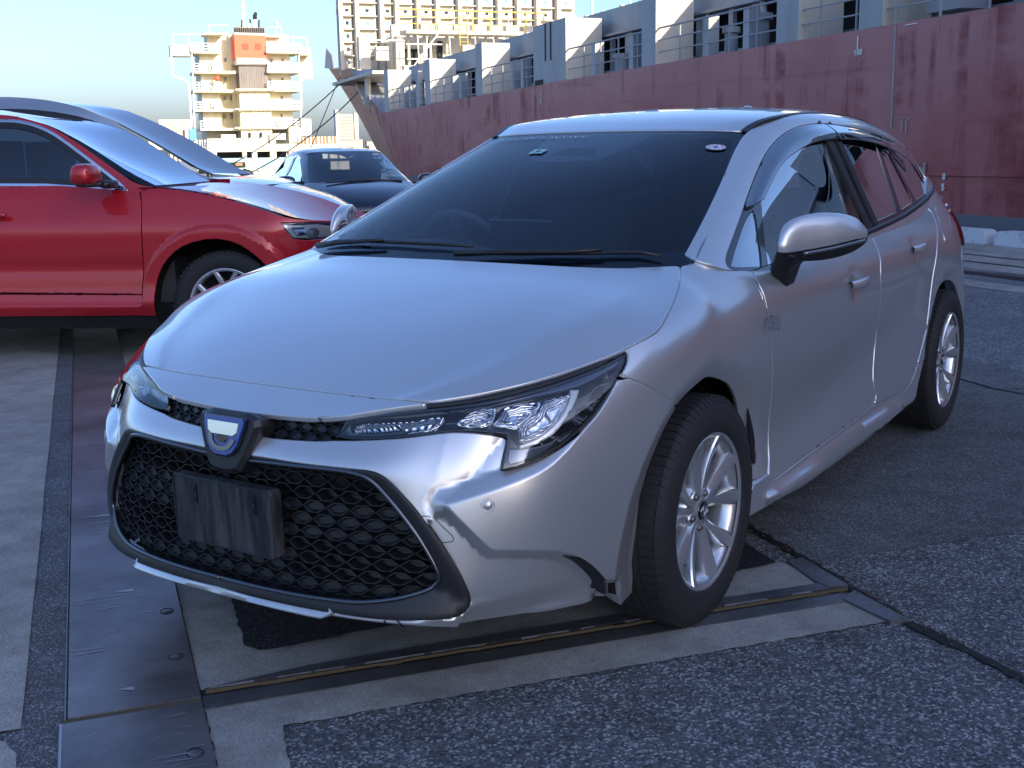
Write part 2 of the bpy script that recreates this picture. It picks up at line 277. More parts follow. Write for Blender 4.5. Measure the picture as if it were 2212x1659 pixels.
# ---------------- outlines of its panels on those surfaces
D={
'hood':[(7.033,4.269),(7.026,4.123),(7.091,3.068),(7.286,2.069),(7.512,0.802),(7.609,0.207),(7.478,0.063),(7.144,0.002),(6.81,-0.036),(6.54,-0.048),(6.297,-0.038),(6.08,-0.024),(5.871,-0.004),(5.503,0.008),(5.163,-0.006),(4.963,-0.032),(4.799,-0.047),(4.668,-0.06),(4.525,-0.056),(4.395,-0.044),(4.242,-0.024),(4.053,-0.009),(3.84,-0.007),(3.83,-0.01),(3.397,-0.025),(3.085,-0.024),(2.666,-0.018),(2.321,-0.001),(2.018,-0.015),(1.751,-0.052),(1.499,-0.085),(1.252,-0.042),(1.077,0.065),(0.959,0.172),(0.88,0.37),(0.95,1.981),(0.964,3.529),(0.963,4.778),(0.969,5.653),(0.951,6.338)],
'nose':[(0.92,6.327),(0.925,5.634),(0.92,4.754),(0.902,3.48),(0.85,1.823),(0.787,0.413),(0.591,0.11),(0.245,1.242),(0.035,2.081),(-0.116,2.438),(-0.105,3.084),(-0.069,2.931),(-0.119,3.186),(-0.073,3.597),(-0.031,4.452),(-0.033,5.394)],
'bumper':[(20.158,1.323),(19.648,1.419),(19.254,1.34),(18.879,1.29),(18.779,1.246),(18.132,1.305),(17.387,1.423),(16.529,1.486),(16.087,1.584),(15.84,1.676),(15.769,1.76),(15.749,1.828),(15.808,2.201),(15.867,2.576),(15.898,2.88),(15.862,2.924),(15.532,2.893),(15.237,2.832),(14.945,2.739),(14.597,2.489),(14.283,2.131),(14.083,1.747),(13.905,1.312),(13.838,1.084),(13.813,1.076),(13.633,1.561),(13.265,2.403),(12.956,2.953),(12.776,3.245),(12.549,3.7),(12.77,3.888),(12.939,4.23),(13.038,4.508),(13.097,4.739),(13.169,5.155),(13.216,5.592),(13.228,6.179),(13.213,6.798),(13.183,7.474),(13.159,8.131),(13.155,8.163),(13.36,8.228),(13.552,8.28),(13.642,8.236),(13.714,8.125),(13.992,8.294),(14.563,8.242),(15.113,8.142),(15.615,8.2),(16.473,8.221),(17.24,8.263),(17.743,8.201),(17.615,8.375),(18.054,8.243),(18.648,8.096),(19.107,8.087),(19.557,8.106),(20.025,8.078),(20.326,8.054)],
'surround_out':[(20.147,2.388),(19.814,2.333),(19.543,2.284),(19.187,2.282),(18.679,2.243),(18.345,2.284),(18.187,2.342),(18.06,2.483),(17.955,2.73),(17.852,3.046),(17.555,3.812),(17.228,4.746),(17.02,5.357),(16.705,6.184),(16.551,6.618),(16.49,6.917),(16.502,7.183),(16.664,7.449),(16.87,7.592),(17.13,7.682),(17.627,7.796),(18.168,7.842),(18.656,7.801),(19.113,7.785),(19.561,7.796),(20.025,7.853),(20.325,7.862)],
'ring':[(20.142,2.549),(19.796,2.545),(19.184,2.407),(18.732,2.348),(18.515,2.386),(18.324,2.518),(18.233,2.699),(18.148,2.954),(17.883,3.729),(17.591,4.577),(17.345,5.452),(17.267,5.794),(17.226,5.999),(17.236,6.237),(17.345,6.441),(17.485,6.582),(17.644,6.696),(17.875,6.872),(18.062,6.986),(18.239,7.093),(18.434,7.192),(18.671,7.216),(19.124,7.258),(19.567,7.309),(20.026,7.37),(20.323,7.381)],
'hookcap':[(17.712,4.028),(17.545,4.024),(17.341,4.047),(17.254,4.151),(17.094,4.457),(16.881,4.822),(16.859,4.939),(16.906,5.001),(17.202,4.998),(17.419,4.977)],
'towflap':[(18.054,8.243),(18.072,8.07),(18.037,7.899),(17.96,7.853),(17.874,8.056),(17.828,8.301),(17.799,8.364)],
'sensor':[(16.156,3.883),(16.073,3.903)],
'ln_ledge':[(16.992,3.723),(16.706,3.639),(16.422,3.56),(16.118,3.484),(15.832,3.4),(15.56,3.318),(15.349,3.259),(15.167,3.162),(15.009,3.037),(14.849,2.848),(14.74,2.728),(14.354,2.047),(14.166,1.84)],
'ln_step':[(16.992,3.723),(16.808,4.062),(16.589,4.45),(16.333,4.9),(16.068,5.325),(15.853,5.355),(15.565,5.416),(15.291,5.495),(15.022,5.63),(14.805,5.772),(14.634,5.98),(14.451,6.313),(14.252,6.715),(14.035,7.197),(13.858,7.657),(13.71,8.1)],
'duct':[(14.78,5.967),(14.62,6.203),(14.43,6.585),(14.222,7.049),(14.089,7.402),(14.029,7.732),(13.747,8.037),(13.824,7.699),(13.967,7.289),(14.153,6.861),(14.359,6.432),(14.575,6.082)],
'ln_wing':[(16.404,7.451),(15.731,7.292),(15.184,7.159),(14.656,7.153),(14.293,7.205),(14.092,7.214)],
'ln_blade':[(15.559,8.132),(15.127,7.956),(14.599,7.825),(14.27,7.771),(14.03,7.715)],
'ln_flare':[(13.773,7.443),(13.73,6.605),(13.62,5.58),(13.497,4.862),(13.37,4.016)],
'lamp':[(18.778,1.072),(18.652,0.372),(18.575,0.276),(18.178,0.265),(17.247,0.316),(16.868,0.35),(16.404,0.324),(15.97,0.285),(15.568,0.251),(15.186,0.244),(14.817,0.248),(14.449,0.26),(14.197,0.26),(13.908,0.247),(13.643,0.176),(13.606,0.252),(13.643,0.575),(13.733,0.841),(13.841,1.059),(14.093,1.696),(14.293,2.083),(14.607,2.444),(14.951,2.692),(15.236,2.79),(15.531,2.856),(15.874,2.878),(15.886,2.832),(15.848,2.581),(15.792,2.206),(15.742,1.83),(15.758,1.738),(15.813,1.674),(16.085,1.564),(16.528,1.46),(17.388,1.386),(18.137,1.252),(18.479,1.199)],
'gapstrip':[(17.218,0.094),(16.836,0.151),(16.379,0.148),(15.95,0.093),(15.55,0.054),(15.168,0.023),(14.794,0.011),(14.423,0.029),(14.171,0.049),(13.886,0.075),(13.594,0.029),(13.619,0.174),(13.906,0.227),(14.195,0.241),(14.446,0.234),(14.814,0.223),(15.184,0.22),(15.565,0.226),(15.967,0.253),(16.399,0.289),(16.862,0.311),(17.243,0.282)],
'rf_turn':[(18.671,1.051),(18.543,0.565),(17.979,0.645),(17.552,0.753),(17.165,0.686),(16.951,0.763),(17.109,1.145),(17.281,1.291),(17.904,1.196)],
'rf1':[(16.736,1.165),(16.601,0.884),(16.324,0.619),(16.082,0.54),(15.864,0.586),(15.94,0.954),(16.03,1.186),(16.21,1.245),(16.512,1.233)],
'rf2':[(16.005,1.23),(15.866,1.063),(15.732,0.622),(15.345,0.643),(15.082,0.761),(15.193,1.081),(15.316,1.228),(15.538,1.489),(15.591,1.518),(15.818,1.337)],
'rf3':[(15.511,1.553),(15.346,1.293),(15.178,1.204),(15.046,0.775),(14.866,0.798),(14.584,0.861),(14.651,1.23),(14.823,1.791),(15.08,2.059),(15.449,2.095),(15.526,2.034)],
'drl':[(14.621,0.741),(14.484,0.88),(14.554,1.207),(14.693,1.637),(14.911,2.056),(15.188,2.266),(15.547,2.301),(15.549,2.175),(15.253,2.126),(14.998,1.912),(14.783,1.558),(14.654,1.111)],
'drltop':[(16.897,0.541),(15.987,0.443),(15.198,0.383),(14.461,0.367),(13.84,0.35),(13.677,0.281),(13.754,0.543),(13.981,0.611),(14.424,0.715),(14.612,0.652),(15.085,0.51),(15.586,0.463),(16.135,0.504),(16.752,0.616)],
'lmlow':[(15.812,2.762),(15.736,2.226),(15.584,2.285),(15.075,2.415),(14.875,2.263),(14.985,2.529),(15.281,2.706),(15.528,2.752)],
'fender':[(9.902,-0.103),(10.061,0.027),(10.448,0.153),(11.031,0.116),(11.384,0.112),(11.631,0.128),(11.834,0.121),(12.131,0.118),(12.387,0.128),(12.537,0.17),(12.673,0.182),(12.784,0.197),(12.921,0.16),(13.05,0.114),(13.202,0.06),(13.375,0.033),(13.551,0.039),(13.564,0.096),(13.581,0.373),(13.636,0.705),(13.751,1),(13.82,1.066),(13.8,1.083),(13.629,1.552),(13.264,2.383),(12.955,2.934),(12.776,3.228),(12.559,3.671),(12.102,3.644),(11.664,3.679),(11.32,3.639),(10.923,3.753),(10.497,3.886),(10.177,4.019),(9.889,4.219),(9.54,4.725),(9.281,5.382),(9.143,5.983),(9.142,6.576),(9.173,6.943),(9.096,6.971),(8.895,6.954),(8.731,6.911),(8.646,6.433),(8.626,5.459),(8.722,4.276),(8.811,3.465),(8.89,2.58),(8.96,2.058),(8.894,1.5),(8.891,2.656),(8.935,2.245),(8.929,1.707),(8.818,1.188),(9.034,1.099),(9.144,1.023),(9.171,0.867),(9.114,0.655),(9.029,0.422),(8.857,0.011),(8.653,-0.574),(9.289,-0.175),(9.431,-0.034),(9.578,0.035),(9.716,0.017)],
'front_door':[(8.803,1.176),(8.402,1.082),(8.219,0.911),(7.845,0.593),(7.439,0.34),(7.046,0.205),(6.706,0.097),(6.516,0.041),(6.55,0.328),(6.564,0.911),(6.633,1.554),(6.677,2.389),(6.639,3.426),(6.606,4.378),(6.605,4.237),(6.606,5.128),(6.648,5.774),(6.649,6.184),(6.622,6.607),(6.661,6.821),(6.871,6.903),(7.293,7.016),(7.697,7.119),(8.101,7.204),(8.555,7.283),(8.672,7.222),(8.708,7.165),(8.692,6.866),(8.619,6.45),(8.609,5.466),(8.7,4.282),(8.79,3.468),(8.87,2.583),(8.943,2.06),(8.883,1.513),(8.873,2.658),(8.919,2.248),(8.918,1.719)],
'rear_door':[(6.501,0.038),(6.301,0.039),(5.902,-0.036),(5.312,-0.125),(4.838,-0.174),(4.342,-0.187),(4.269,0.012),(4.23,0.497),(4.349,0.961),(4.805,1.831),(4.969,3.056),(5.025,4.053),(5.166,5.234),(5.122,5.105),(5.361,5.969),(5.477,6.327),(5.575,6.694),(5.774,7.008),(6.012,7.072),(6.254,7.002),(6.462,6.965),(6.643,6.844),(6.603,6.629),(6.63,6.203),(6.629,5.791),(6.586,5.144),(6.585,4.252),(6.591,4.39),(6.624,3.437),(6.663,2.4),(6.621,1.565),(6.552,0.924),(6.543,0.337)],
'quarter':[(4.293,-0.183),(4.24,0.037),(4.194,0.503),(4.317,0.977),(4.768,1.847),(4.931,3.072),(4.989,4.071),(5.132,5.252),(5.09,5.122),(5.331,5.988),(5.443,6.326),(5.319,6.35),(5.196,6.382),(5.116,6.089),(5.053,5.802),(4.985,5.449),(4.926,5.1),(4.879,4.688),(4.824,4.329),(4.745,4.135),(4.652,4.024),(4.479,3.948),(4.288,3.936),(4.074,3.969),(3.93,4.016)],
'fuel':[(3.888,0.452),(3.454,0.584),(3.115,0.887),(3.055,1.102),(3.524,1.468),(3.898,2.095),(4.007,2.182),(4.336,2.187),(4.397,2.113),(4.34,1.521),(4.108,1.001)],
'rocker':[(8.721,7.222),(8.673,7.252),(8.556,7.319),(8.102,7.235),(7.697,7.15),(7.294,7.048),(6.872,6.934),(6.656,6.86),(6.463,6.999),(6.248,7.047),(6.005,7.119),(5.76,7.052),(5.554,6.733),(5.45,6.372),(5.208,6.405),(5.331,6.824),(5.468,7.394),(5.566,8.081),(5.906,8.063),(6.228,8.293),(6.584,8.385),(6.894,8.435),(7.446,8.503),(8.115,8.511),(8.527,8.308),(8.908,8.204),(9.324,8.077),(9.293,7.645),(9.238,7.231),(9.175,6.991),(9.097,6.995),(8.896,6.979),(8.728,6.939)],
'skirt':[(8.896,7.842),(8.835,7.542),(8.676,7.404),(8.106,7.465),(7.702,7.377),(6.879,7.241),(6.503,7.226),(6.254,7.313),(6.057,7.572),(5.927,7.865),(5.938,8.02),(6.227,8.247),(6.894,8.435),(7.446,8.503),(8.115,8.511),(8.527,8.308),(8.824,8.102)],
'opening':[(1.24,2.462),(1.377,2.215),(1.638,1.949),(1.907,1.741),(2.38,1.483),(2.664,1.366),(2.93,1.295),(3.188,1.251),(3.43,1.234),(3.667,1.264),(3.908,1.317),(4.101,1.356),(4.303,1.369),(4.489,1.394),(4.673,1.412),(5.027,1.45),(5.452,1.513),(5.849,1.626),(6.243,1.707),(6.645,1.754),(7.204,1.815),(7.573,1.783),(7.884,1.763),(8.316,1.684),(8.813,1.531),(9.363,1.832),(9.467,2.62),(9.392,3.135),(9.125,3.403),(8.748,3.541),(8.093,3.677),(7.601,3.773),(6.959,3.866),(6.466,3.892),(5.956,3.91),(5.237,3.935),(4.385,3.949),(3.234,3.986),(2.566,4.067),(2.047,4.184),(1.845,4.22),(1.443,3.989),(1.232,3.658),(1.126,3.393),(1.101,3.05),(1.145,2.758)],
'g_quarter':[(1.205,3.009),(1.516,2.468),(1.8,2.136),(2.116,1.897),(2.399,1.908),(2.428,2.015),(2.16,2.667),(1.724,3.922),(1.297,3.469)],
'g_front':[(1.84,3.995),(2.183,2.948),(2.593,2.08),(2.878,1.926),(3.34,1.81),(3.75,1.76),(4.096,1.771),(4.539,1.778),(4.961,1.768),(5.371,1.769),(5.238,2.25),(5.131,2.61),(5.057,2.999),(4.991,3.338),(4.825,3.729),(4.77,3.831),(3.846,3.854),(2.908,3.862),(2.14,3.963)],
'g_rear':[(5.726,2.363),(5.881,1.972),(6.364,1.987),(6.902,2.03),(6.907,2.386),(6.89,2.878),(6.848,3.362),(6.796,3.782),(6.184,3.818),(5.341,3.85),(5.491,3.507),(5.62,3.056)],
'g_rear2':[(7.005,2.367),(7.091,2.034),(7.268,2.043),(7.259,2.413),(7.351,2.829),(7.422,3.249),(7.463,3.682),(6.924,3.77),(6.956,3.339),(6.985,2.871)],
'g_rear3':[(7.336,2.376),(7.394,2.042),(7.648,2.022),(8.012,2.084),(8.291,2.247),(8.607,2.586),(8.765,3.045),(8.779,3.386),(8.312,3.537),(7.623,3.659),(7.54,3.247),(7.431,2.781)],
'visor_f':[(2.352,1.594),(2.353,1.679),(2.388,1.762),(2.588,2.002),(2.65,1.994),(2.774,1.98),(3.044,1.937),(3.34,1.938),(3.61,1.999),(3.896,2.104),(4.208,2.159),(4.549,2.185),(4.839,2.192),(5.109,2.203),(5.53,2.231),(5.525,2.003),(5.447,1.584),(4.996,1.514),(4.639,1.47),(4.263,1.425),(3.868,1.363),(3.637,1.297),(3.396,1.27),(3.157,1.286),(2.9,1.331),(2.635,1.403),(2.398,1.495)],
'visor_r':[(5.466,1.604),(5.548,2.005),(5.56,2.248),(6.047,2.265),(6.383,2.279),(6.963,2.337),(7.316,2.398),(7.649,2.494),(8.135,2.736),(8.224,2.273),(7.81,1.933),(7.164,1.931),(6.617,1.85),(6.219,1.789),(5.826,1.696)],
'pillar_low':[(1.71,0.664),(1.707,0.939),(1.692,1.199),(1.645,1.581),(1.564,1.986)],
'ws':[(1.015,0.068),(1.079,-0.107),(1.139,-0.197),(1.221,-0.254),(1.313,-0.274),(1.877,-0.218),(2.638,-0.172),(3.344,-0.183),(3.922,-0.115),(3.981,0.091),(4.035,0.166),(4.044,1.034),(4.05,2.127),(4.076,4.121),(4.03,4.86)],
'frit':[(1.393,0.337),(1.478,0.029),(1.658,-0.08),(2.122,-0.047),(2.657,0.035),(3.202,0.196),(3.588,0.342),(3.718,0.423),(3.815,0.609),(3.837,1.148),(3.848,2.531),(3.862,3.292)],
'ditchW':[(4.091,0.185),(4.256,0.124),(4.52,0.08),(5.07,0.258),(5.541,0.647)]}

# ------------------------------------------------------------------ trimmed surface panels
def inpoly(P,poly):
    x,y=P[:,0],P[:,1];r=np.zeros(len(P),bool);n=len(poly)
    for i in range(n):
        x1,y1=poly[i];x2,y2=poly[i-1]
        if y1==y2: continue
        c=((y1>y)!=(y2>y))&(x<(x2-x1)*(y-y1)/(y2-y1)+x1);r^=c
    return r
def pdist(P,pl,closed=False):
    pl=np.asarray(pl,float);a=pl if closed else pl[:-1];b=np.roll(pl,-1,0) if closed else pl[1:]
    best=np.full(len(P),1e9)
    for p,q in zip(a,b):
        d=q-p;l=d@d
        if l<1e-14: continue
        t=np.clip(((P-p)@d)/l,0,1);best=np.minimum(best,np.hypot(*(P-p-t[:,None]*d).T))
    return best
def smooth01(x): x=np.clip(x,0,1);return x*x*(3-2*x)
class Surf:
    """a Net with metric parameter space (s,t in metres along mid lines)"""
    def __init__(s,net,mid_v=None,mid_u=None):
        s.net=net;U=np.linspace(-1,net.nu-1e-6,60*net.nu);V=np.linspace(-1,net.nv-1e-6,60*net.nv)
        mv=mid_v if mid_v is not None else (net.nv-1)/2;mu=mid_u if mid_u is not None else (net.nu-1)/2
        P=net(U,U*0+mv);s.U=U;s.S=np.r_[0,np.cumsum(np.linalg.norm(np.diff(P,axis=0),axis=1))]
        P=net(V*0+mu,V);s.V=V;s.T=np.r_[0,np.cumsum(np.linalg.norm(np.diff(P,axis=0),axis=1))]
    def st(s,uv): uv=np.atleast_2d(uv);return np.c_[np.interp(uv[:,0],s.U,s.S),np.interp(uv[:,1],s.V,s.T)]
    def uv(s,st): st=np.atleast_2d(st);return np.interp(st[:,0],s.S,s.U),np.interp(st[:,1],s.T,s.V)
    def raw(s,st): return s.net(*s.uv(st))
    def pn(s,st,disp=None,h=.004,base_n=True):
        def f(q):
            p=s.raw(q)
            if disp is None: return p
            n=s.nr(q);return p+n*disp(q)[:,None]
        st=np.atleast_2d(st);e1=np.array([h,0]);e2=np.array([0,h])
        n=np.cross(f(st+e1)-f(st-e1),f(st+e2)-f(st-e2));n/=np.linalg.norm(n,axis=1)[:,None]+1e-12
        return f(st),n*s.sign
    sign=1
    def nr(s,st,h=.004):
        e1=np.array([h,0]);e2=np.array([0,h])
        n=np.cross(s.raw(st+e1)-s.raw(st-e1),s.raw(st+e2)-s.raw(st-e2));n/=np.linalg.norm(n,axis=1)[:,None]+1e-12
        return n*s.sign
def densify(pl,h,closed=True):
    pl=np.asarray(pl,float);out=[];n=len(pl)
    for i in range(n if closed else n-1):
        a=pl[i];b=pl[(i+1)%n];l=np.hypot(*(b-a));k=max(1,int(round(l/h)))
        for j in range(k): out.append(a+(b-a)*j/k)
    if not closed: out.append(pl[-1])
    return np.array(out)
def smooth_poly(pl,it=1,ang=R(50)):
    """corner cutting only where the turn is gentle"""
    pl=np.asarray(pl,float)
    for _ in range(it):
        n=len(pl);out=[]
        for i in range(n):
            a,b,c=pl[i-1],pl[i],pl[(i+1)%n];v=b-a;w=c-b
            t=abs(math.atan2(v[0]*w[1]-v[1]*w[0],v@w))
            if t<ang and np.hypot(*v)>.004 and np.hypot(*w)>.004: out+=[b*.75+a*.25,b*.75+c*.25]
            else: out.append(b)
        pl=np.array(out)
    return pl
def panel(name,S,uvpoly,m,parent,res=.03,holes=(),lines=(),disp=None,gap=.0015,flange=.010,mirror=False,off=0.0,edge=None,rnd=True):
    outer=smooth_poly(S.st(uvpoly)) if rnd else S.st(uvpoly)
    loops=[densify(outer,edge or res*.6)]+[densify(smooth_poly(S.st(h)),edge or res*.6) for h in holes]
    pts=[];edges=[];fixed=[]
    for lp in loops:
        k=len(pts);pts+=list(lp);edges+=[(k+i,k+(i+1)%len(lp)) for i in range(len(lp))]
    nb=len(pts)
    for ln in lines:
        d=densify(ln,res*.5,False);d=d[inpoly(d,loops[0])&(pdist(d,loops[0],True)>.004)]
        if len(d)>1:
            k=len(pts);pts+=list(d)
            for i in range(len(d)-1):
                if np.hypot(*(d[i+1]-d[i]))<res: edges.append((k+i,k+i+1))
    lo=loops[0].min(0);hi=loops[0].max(0);G=[]
    ny=int((hi[1]-lo[1])/(res*.866))+2
    for j in range(ny):
        y=lo[1]+j*res*.866;xs=np.arange(lo[0]+(j%2)*res/2,hi[0],res);G.append(np.c_[xs,xs*0+y])
    G=np.concatenate(G);k=inpoly(G,loops[0])&(pdist(G,loops[0],True)>res*.45)
    for h in loops[1:]: k&=~inpoly(G,h)&(pdist(G,h,True)>res*.45)
    G=G[k]
    for ln in lines: G=G[pdist(G,ln)>res*.35]
    pts+=list(G)
    vo,_,fo,ov,_,_=delaunay_2d_cdt([Vector(p) for p in pts],edges,[],0,1e-7)
    vo=np.array([tuple(v) for v in vo]);fo=np.array([f for f in fo if len(f)==3])
    cen=vo[fo].mean(1);k=inpoly(cen,loops[0])
    for h in loops[1:]: k&=~inpoly(cen,h)
    fo=fo[k]
    f2=(lambda q:(disp(q) if disp else 0)+off) if (disp or off) else None
    if f2 and not disp: f2=lambda q:np.full(len(q),off)
    P,Nn=S.pn(vo,f2)
    # orient faces along normals
    fn=np.cross(P[fo[:,1]]-P[fo[:,0]],P[fo[:,2]]-P[fo[:,0]]);fl=(fn*Nn[fo].mean(1)).sum(1)<0;fo[fl]=fo[fl][:,::-1]
    # boundary edges
    E={}
    for t in fo:
        for a,b in ((t[0],t[1]),(t[1],t[2]),(t[2],t[0])):
            if (b,a) in E: del E[(b,a)]
            else: E[(a,b)]=1
    E=list(E)
    bi=sorted({i for e in E for i in e});mp={v:i for i,v in enumerate(bi)}
    ins=np.zeros((len(vo),3));cnt=np.zeros(len(vo))
    for a,b in E:
        d=P[b]-P[a];n=np.cross(Nn[a],d);l=np.linalg.norm(n)
        if l>1e-9: ins[a]+=n/l;ins[b]+=n/l;cnt[a]+=1;cnt[b]+=1
    k=cnt>0;ins[k]/=np.linalg.norm(ins[k],axis=1)[:,None]+1e-9
    P[k]+=ins[k]*gap
    V=list(P);F=[tuple(t) for t in fo];base=len(V);nrm=[Nn[i] for t in fo for i in t]
    if flange:
        # small rolled edge then the return flange
        r=min(.0025,flange/2)
        ring1=[P[i]-ins[i]*r*.7-Nn[i]*r*.5 for i in bi];ring2=[P[i]-ins[i]*r*.9-Nn[i]*flange for i in bi]
        # keep the outline: pull rolled ring back to the gap edge
        for i,v in enumerate(bi): V[v]=P[v]+ins[v]*r*.7
        V+=ring1+ring2;nbv=len(bi)
        for a,b in E:
            A,Bq=mp[a],mp[b];F.append((b,a,base+A,base+Bq));nrm+=[Nn[b],Nn[a],Nn[a]*.5-ins[a]*.86,Nn[b]*.5-ins[b]*.86]
            F.append((base+Bq,base+A,base+nbv+A,base+nbv+Bq));nrm+=[Nn[b]*.5-ins[b]*.86,Nn[a]*.5-ins[a]*.86,-ins[a],-ins[b]]
    V=np.array(V);nrm=np.array(nrm)
    out=[]
    for sgn in ((1,-1) if mirror else (1,)):
        Vs=V*[1,sgn,1];Ns=nrm*[1,sgn,1];Fs=F
        if sgn<0:
            Fs=[f[::-1] for f in F];Ns2=[];i=0
            for f in F: Ns2.append(Ns[i:i+len(f)][::-1]);i+=len(f)
            Ns=np.concatenate(Ns2)
        me=bpy.data.meshes.new(name);me.from_pydata([tuple(v) for v in Vs],[],[tuple(int(i) for i in f) for f in Fs]);me.materials.append(m)
        me.polygons.foreach_set('use_smooth',[True]*len(me.polygons));me.update()
        if len(me.loops)==len(Ns): me.normals_split_custom_set([tuple(n) for n in Ns])
        o=bpy.data.objects.new(name,me);link(o,parent);out.append(o)
    return out
def curve3(S,uvl,off=0,closed=False,h=.01):
    st=densify(S.st(uvl),h,closed)
    return S.raw(st)+S.nr(st)*off

# ------------------------------------------------------------------ the silver wagon in front
SB=Surf(BN,4.5,len(S)-3);SH=Surf(HN);SW=Surf(WN);SG=Surf(GN);SG.sign=-1
BC2=2*BC
def mir(ch,w): return [(w-u,v) for u,v in ch]
def symB(ch,rev=True): return list(ch)+[(BC2-u,v) for u,v in ch[::-1]]
def symv(ch,w): return list(ch)+[(u,w-v) for u,v in ch[::-1]]
car=empty('parked_car',(0,0,0),0,'silver estate car with black honeycomb grille and no number plate, parked in front','car')
def PNL(name,S_,poly,m,**k):
    par=k.pop('parent',car);return panel(name,S_,poly,m,par,**k)
SI=M['silver']
# hood with its two long creases
def hood_chain(): 
    c=[p for p in D['hood'] if p[1]<4.95];c[0]=(c[0][0],5.0);c[-1]=(c[-1][0],5.0);return c
hc=hood_chain();crease=SH.st([(7.2,1.35),(6.4,1.25),(5.5,1.22),(4.5,1.25),(3.5,1.35),(2.5,1.5),(1.6,1.62),(1.0,1.7)])
crease2=np.c_[crease[:,0],2*SH.st([(4,5.0)])[0,1]-crease[:,1]]
def hood_disp(q):
    # raised shoulders outside of a soft crease, hollow just inside
    yc=SH.st([(4,5.0)])[0,1];side=np.where(q[:,1]<yc,1,-1);a=np.interp(q[:,0],crease[::-1,0] if crease[0,0]>crease[-1,0] else crease[:,0],crease[::-1,1] if crease[0,0]>crease[-1,0] else crease[:,1])
    d=np.where(q[:,1]<yc,q[:,1],2*yc-q[:,1])-a   # >0 towards the centre
    return np.where(d>0,-.006*(1-np.exp(-d/.05))*np.exp(-d/.28),0)
hood=PNL('hood',SH,symv(hc,10),SI,res=.035,lines=(crease,crease2),disp=hood_disp,gap=.002,flange=.014)[0]
nc=[p for p in D['nose']];nc=[(u,min(v,5.0)) for u,v in nc];nc[0]=(nc[0][0],5.0);nc[-1]=(nc[-1][0],5.0)
PNL('nose_panel',SH,symv(nc,10),SI,res=.03,gap=.002,flange=.014)
# ---- bumper sculpting
def curvy(pl,it=3):
    pl=np.asarray(pl,float)
    for _ in range(it):
        o=[pl[0]]
        for a,b in zip(pl[:-1],pl[1:]): o+=[a*.75+b*.25,a*.25+b*.75]
        o.append(pl[-1]);pl=np.array(o)
    return pl
lnL=curvy(SB.st(D['ln_ledge']));lnS=curvy(SB.st(D['ln_step'][:1]+D['ln_step'][2:4]+D['ln_step'][4:5]+D['ln_step'][5::2]));apex=(lnL[0]+lnS[0])/2
bump_out=SB.st(D['bumper'])
lampcorner=SB.st([D['lamp'][31]])[0]
def offs(pl,d):
    t=np.gradient(pl,axis=0);t/=np.linalg.norm(t,axis=1)[:,None];return pl+np.c_[-t[:,1],t[:,0]]*d
PR=np.concatenate([lnL,SB.st([(13.9,1.1),(12.2,3.2),(12.0,8.8),(13.0,8.8)]),lnS[::-1]])
lnW=SB.st(D['ln_wing']);lnB=SB.st(D['ln_blade']);lnF=SB.st(D['ln_flare'])
ringst=SB.st([(min(u,float(BC)),v) for u,v in D['ring']]);surst=SB.st([(min(u,float(BC)),v) for u,v in D['surround_out']])
Cst=SB.st([(BC,4)])[0,0]
def fold(q): q=q.copy();r=q[:,0]>Cst;q[r,0]=2*Cst-q[r,0];return q
wingpoly=np.concatenate([lnW,SB.st([(13.6,7.6),(13.6,9.2),(16.9,9.2)])])
bladepoly=np.concatenate([lnB,SB.st([(13.9,8.05),(13.9,9.3),(15.5,9.3)])])
flarepoly=np.concatenate([lnF,SB.st([(12.6,3.0),(12.4,5.0),(12.4,9.0),(13.3,9.0),(13.62,8.2)])])
bb_=[p for p in D['bumper'] if p[1]>8.0 and p[0]>15.3];_f=np.polyfit([p[0] for p in bb_],[p[1] for p in bb_],2);lipst=SB.st([(float(u),float(np.polyval(_f,u))) for u in np.linspace(15.3,BC,26)]);lip_t0=SB.st([(17,7.2)])[0,1];surst_poly=np.concatenate([surst,[[Cst,surst[-1,1]],[Cst,surst[0,1]]]])
def arch_flare(q):
    P=SB.raw(q);o=np.zeros(len(q))
    for cx,rf,rr,k in ((0,.425,.405,.40),(-2.64,.415,.42,.30)):
        dx=P[:,0]-cx;dz=P[:,2]-.318;r=np.hypot(dx,dz);f=smooth01((dx/np.maximum(r,1e-6)+1)/2);r0=rr+(rf-rr)*f
        o=np.maximum(o,np.where((r<r0)&(P[:,1]*0+abs(P[:,1])>.5),np.minimum(k*(r0-r),.034),0))
    return o
def bump_disp(q):
    q=fold(q);n=len(q);z=np.zeros(n)
    inP=inpoly(q,PR);dL=pdist(q,lnL);dS=pdist(q,lnS);da=np.hypot(*(q-apex).T)
    crs=pdist(q,np.array([apex,lampcorner]))
    left=((lampcorner[0]-apex[0])*(q[:,1]-apex[1])-(lampcorner[1]-apex[1])*(q[:,0]-apex[0]))
    fadeL=np.exp(-np.where(is_left(q),crs,0)/.07)
    sL=np.minimum(.85*np.minimum(dL,1.6*dS),.030)*fadeL
    sS=.019*smooth01(dS/.020)*np.exp(-np.maximum(dS-.02,0)/.13)*smooth01(dL/.06)
    out=-np.maximum(sL,sS)
    z=np.where(inP,0,out)
    iw=inpoly(q,wingpoly);dw=pdist(q,lnW);ib=inpoly(q,bladepoly);db=pdist(q,lnB)
    z-=np.where(iw,np.minimum(.42*dw,.034),0)
    z+=np.where(ib,.012*smooth01(db/.012)*smooth01((Wb0-q[:,0])/.15+0.0),0)
    d1=pdist(q,surst);z+=np.where((q[:,1]>lip_t0)&~inpoly(q,surst_poly),.013*smooth01(d1/.009)*np.exp(-np.maximum(d1-.012,0)/.022),0)
    return z-arch_flare(q)
_ac=SB.st([(17,3.7),(16.0,2.9)])
